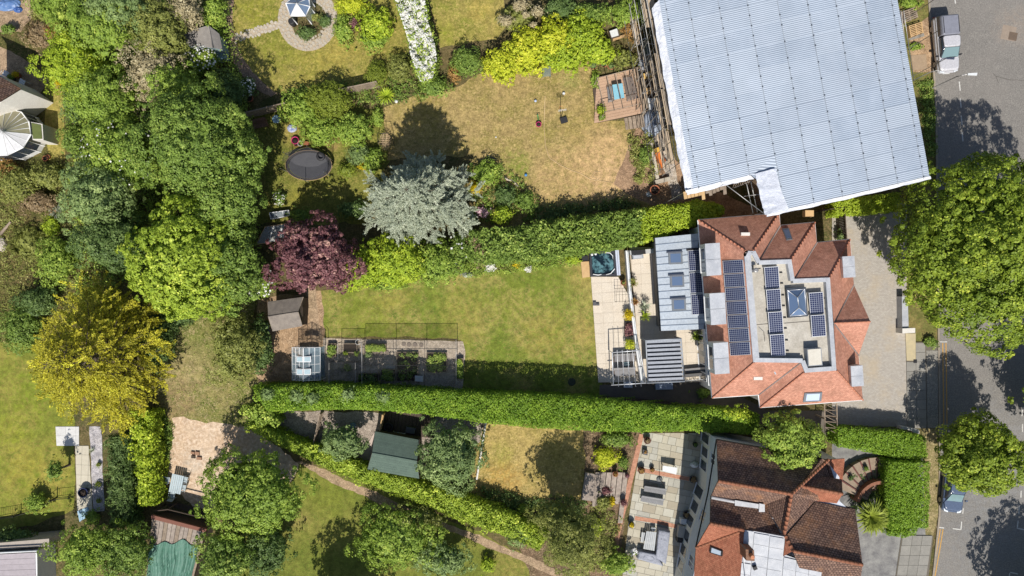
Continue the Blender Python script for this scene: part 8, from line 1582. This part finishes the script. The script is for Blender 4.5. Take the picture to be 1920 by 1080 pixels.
# lower left
hedge('hedge', 'tall narrow light green hedge left of the bare patch', [(244, 772), (248, 850), (258, 950)], [(284, 776), (288, 850), (290, 948)], 2.6, G['lime'], leaf=.17, dens=130, wob=.25, rnd=.35, clump=.2, tuft=20)
hedge('yew_hedge', 'dark feathery conifer hedge beside the slate path', [(196, 820), (196, 880), (200, 990)], [(238, 820), (242, 880), (246, 990)], 2.4, G['dark'], leaf=.18, dens=120, wob=.28, rnd=.4, clump=.2, asp=.35, tuft=10)
tree('garden_tree', 'green tree at the bottom left corner below the slate path', 165, 1030, 62, 52, 5.5, G['fresh'], lobe=0.38, leaf=.17, dens=166, ragged=.3)
tree('garden_tree', 'dark leafy tree at the bottom edge left of the tarpaulin shed', 235, 1035, 56, 56, 5.5, G['mid'], lobe=0.38, leaf=.17, dens=161, ragged=.3)
shrub('bush', 'yellow-green shrub beside the black railings', 62, 945, 22, 20, 1.6, G['fresh'], ragged=.4)
shrub('bush', 'dark bush at the left edge above the grey building', 20, 1010, 40, 20, 2.0, G['dark'])
tree('sapling', 'slim young tree standing on the western lawn', 104, 882, 15, 22, 3.0, G['mid'], lobe=0.22, leaf=.13, dens=156, gap=.2, zc=2.0, cat='tree')
for i, (px, py, r) in enumerate(((183, 872, 6), (182, 909, 7.5), (183, 940, 6.5))): shrub('topiary_ball', ('top', 'middle', 'lowest')[i] + ' of the three small box balls in the slate strip', px, py, r, r, .55, G['clip'], 'box balls in the slate strip', lobe=.12, leaf=.06, dens=500, ragged=.03, gap=0)
shrub('bush', 'leafy plant at the foot of the slate path', 170, 970, 16, 12, .9, G['fresh'])
rosette('grass_tuft', 'grey-green grass tuft at the top of the slate strip', 172, 845, 9, .45, G['silver'], 30, .02)
cover('weeds', 'green weeds down the left side of the bare patch', [(296, 780), (320, 790), (316, 880), (298, 940)], .6, G['mid'], 120, .13)
# street front
hedge('hedge', 'clipped hedge along the lower edge of the driveway', [(1571, 801), (1640, 806), (1700, 810), (1738, 820)], [(1572, 838), (1640, 850), (1690, 860), (1740, 862)], 2.2, G['hedge'], leaf=.13, dens=220, wob=.08, rnd=.15)
hedge('hedge', 'big square clipped hedge beside the palm', [(1672, 868), (1668, 930), (1672, 992)], [(1746, 868), (1746, 930), (1744, 990)], 2.6, G['hedge'], leaf=.13, dens=220, wob=.08, rnd=.12)
hedge('hedge', 'low dark strip of hedge at the foot of the square hedge', [(1670, 990), (1700, 992), (1722, 990)], [(1668, 1006), (1695, 1010), (1716, 1006)], 1.6, G['hedge'], leaf=.13, dens=200)
hedge('hedge', 'bright lime hedge along the top of the driveway', [(1566, 374), (1620, 368), (1690, 360)], [(1566, 404), (1620, 402), (1692, 394)], 2.0, G['lime'], leaf=.15, dens=180, wob=.12)
rosette('fan_palm', 'yellow-green fan palm in front of the old house', 1638, 972, 38, 1.2, G['clip'], 230, .12, stem=1.6)
cover('weeds', 'shaded shrubs behind the curved front steps', [(1595, 890), (1640, 880), (1660, 940), (1600, 960)], .9, G['dark'], 110, .15)
cover('verge_plants', 'rough weeds growing on the street verge beside the site', [(1722, 150), (1748, 150), (1756, 290), (1740, 290)], .5, G['mid'], 130, .14)
shrub('bush', 'small green shrub at the end of the verge below the big tree', 1748, 642, 14, 12, .8, G['mid'])
shrub('bush', 'green shrub beside the pallets on the verge', 1710, 5, 22, 10, 1.0, G['fresh'])
shrub('bush', 'small weedy bush on the verge below the pallets', 1718, 86, 14, 9, .5, G['fresh'])
shrub('bush', 'climber on the fence beside the driveway corner', 1579, 445, 8, 14, 1.4, G['bluegreen'])
shrub('bush', 'shaded bush in the side alley below the red roof', 1322, 738, 16, 12, 1.0, G['mid'])
shrub('bush', 'leafy clump growing on the hedge under the red roof corner', 1378, 775, 30, 14, 4.0, G['lime'], zc=3.2)
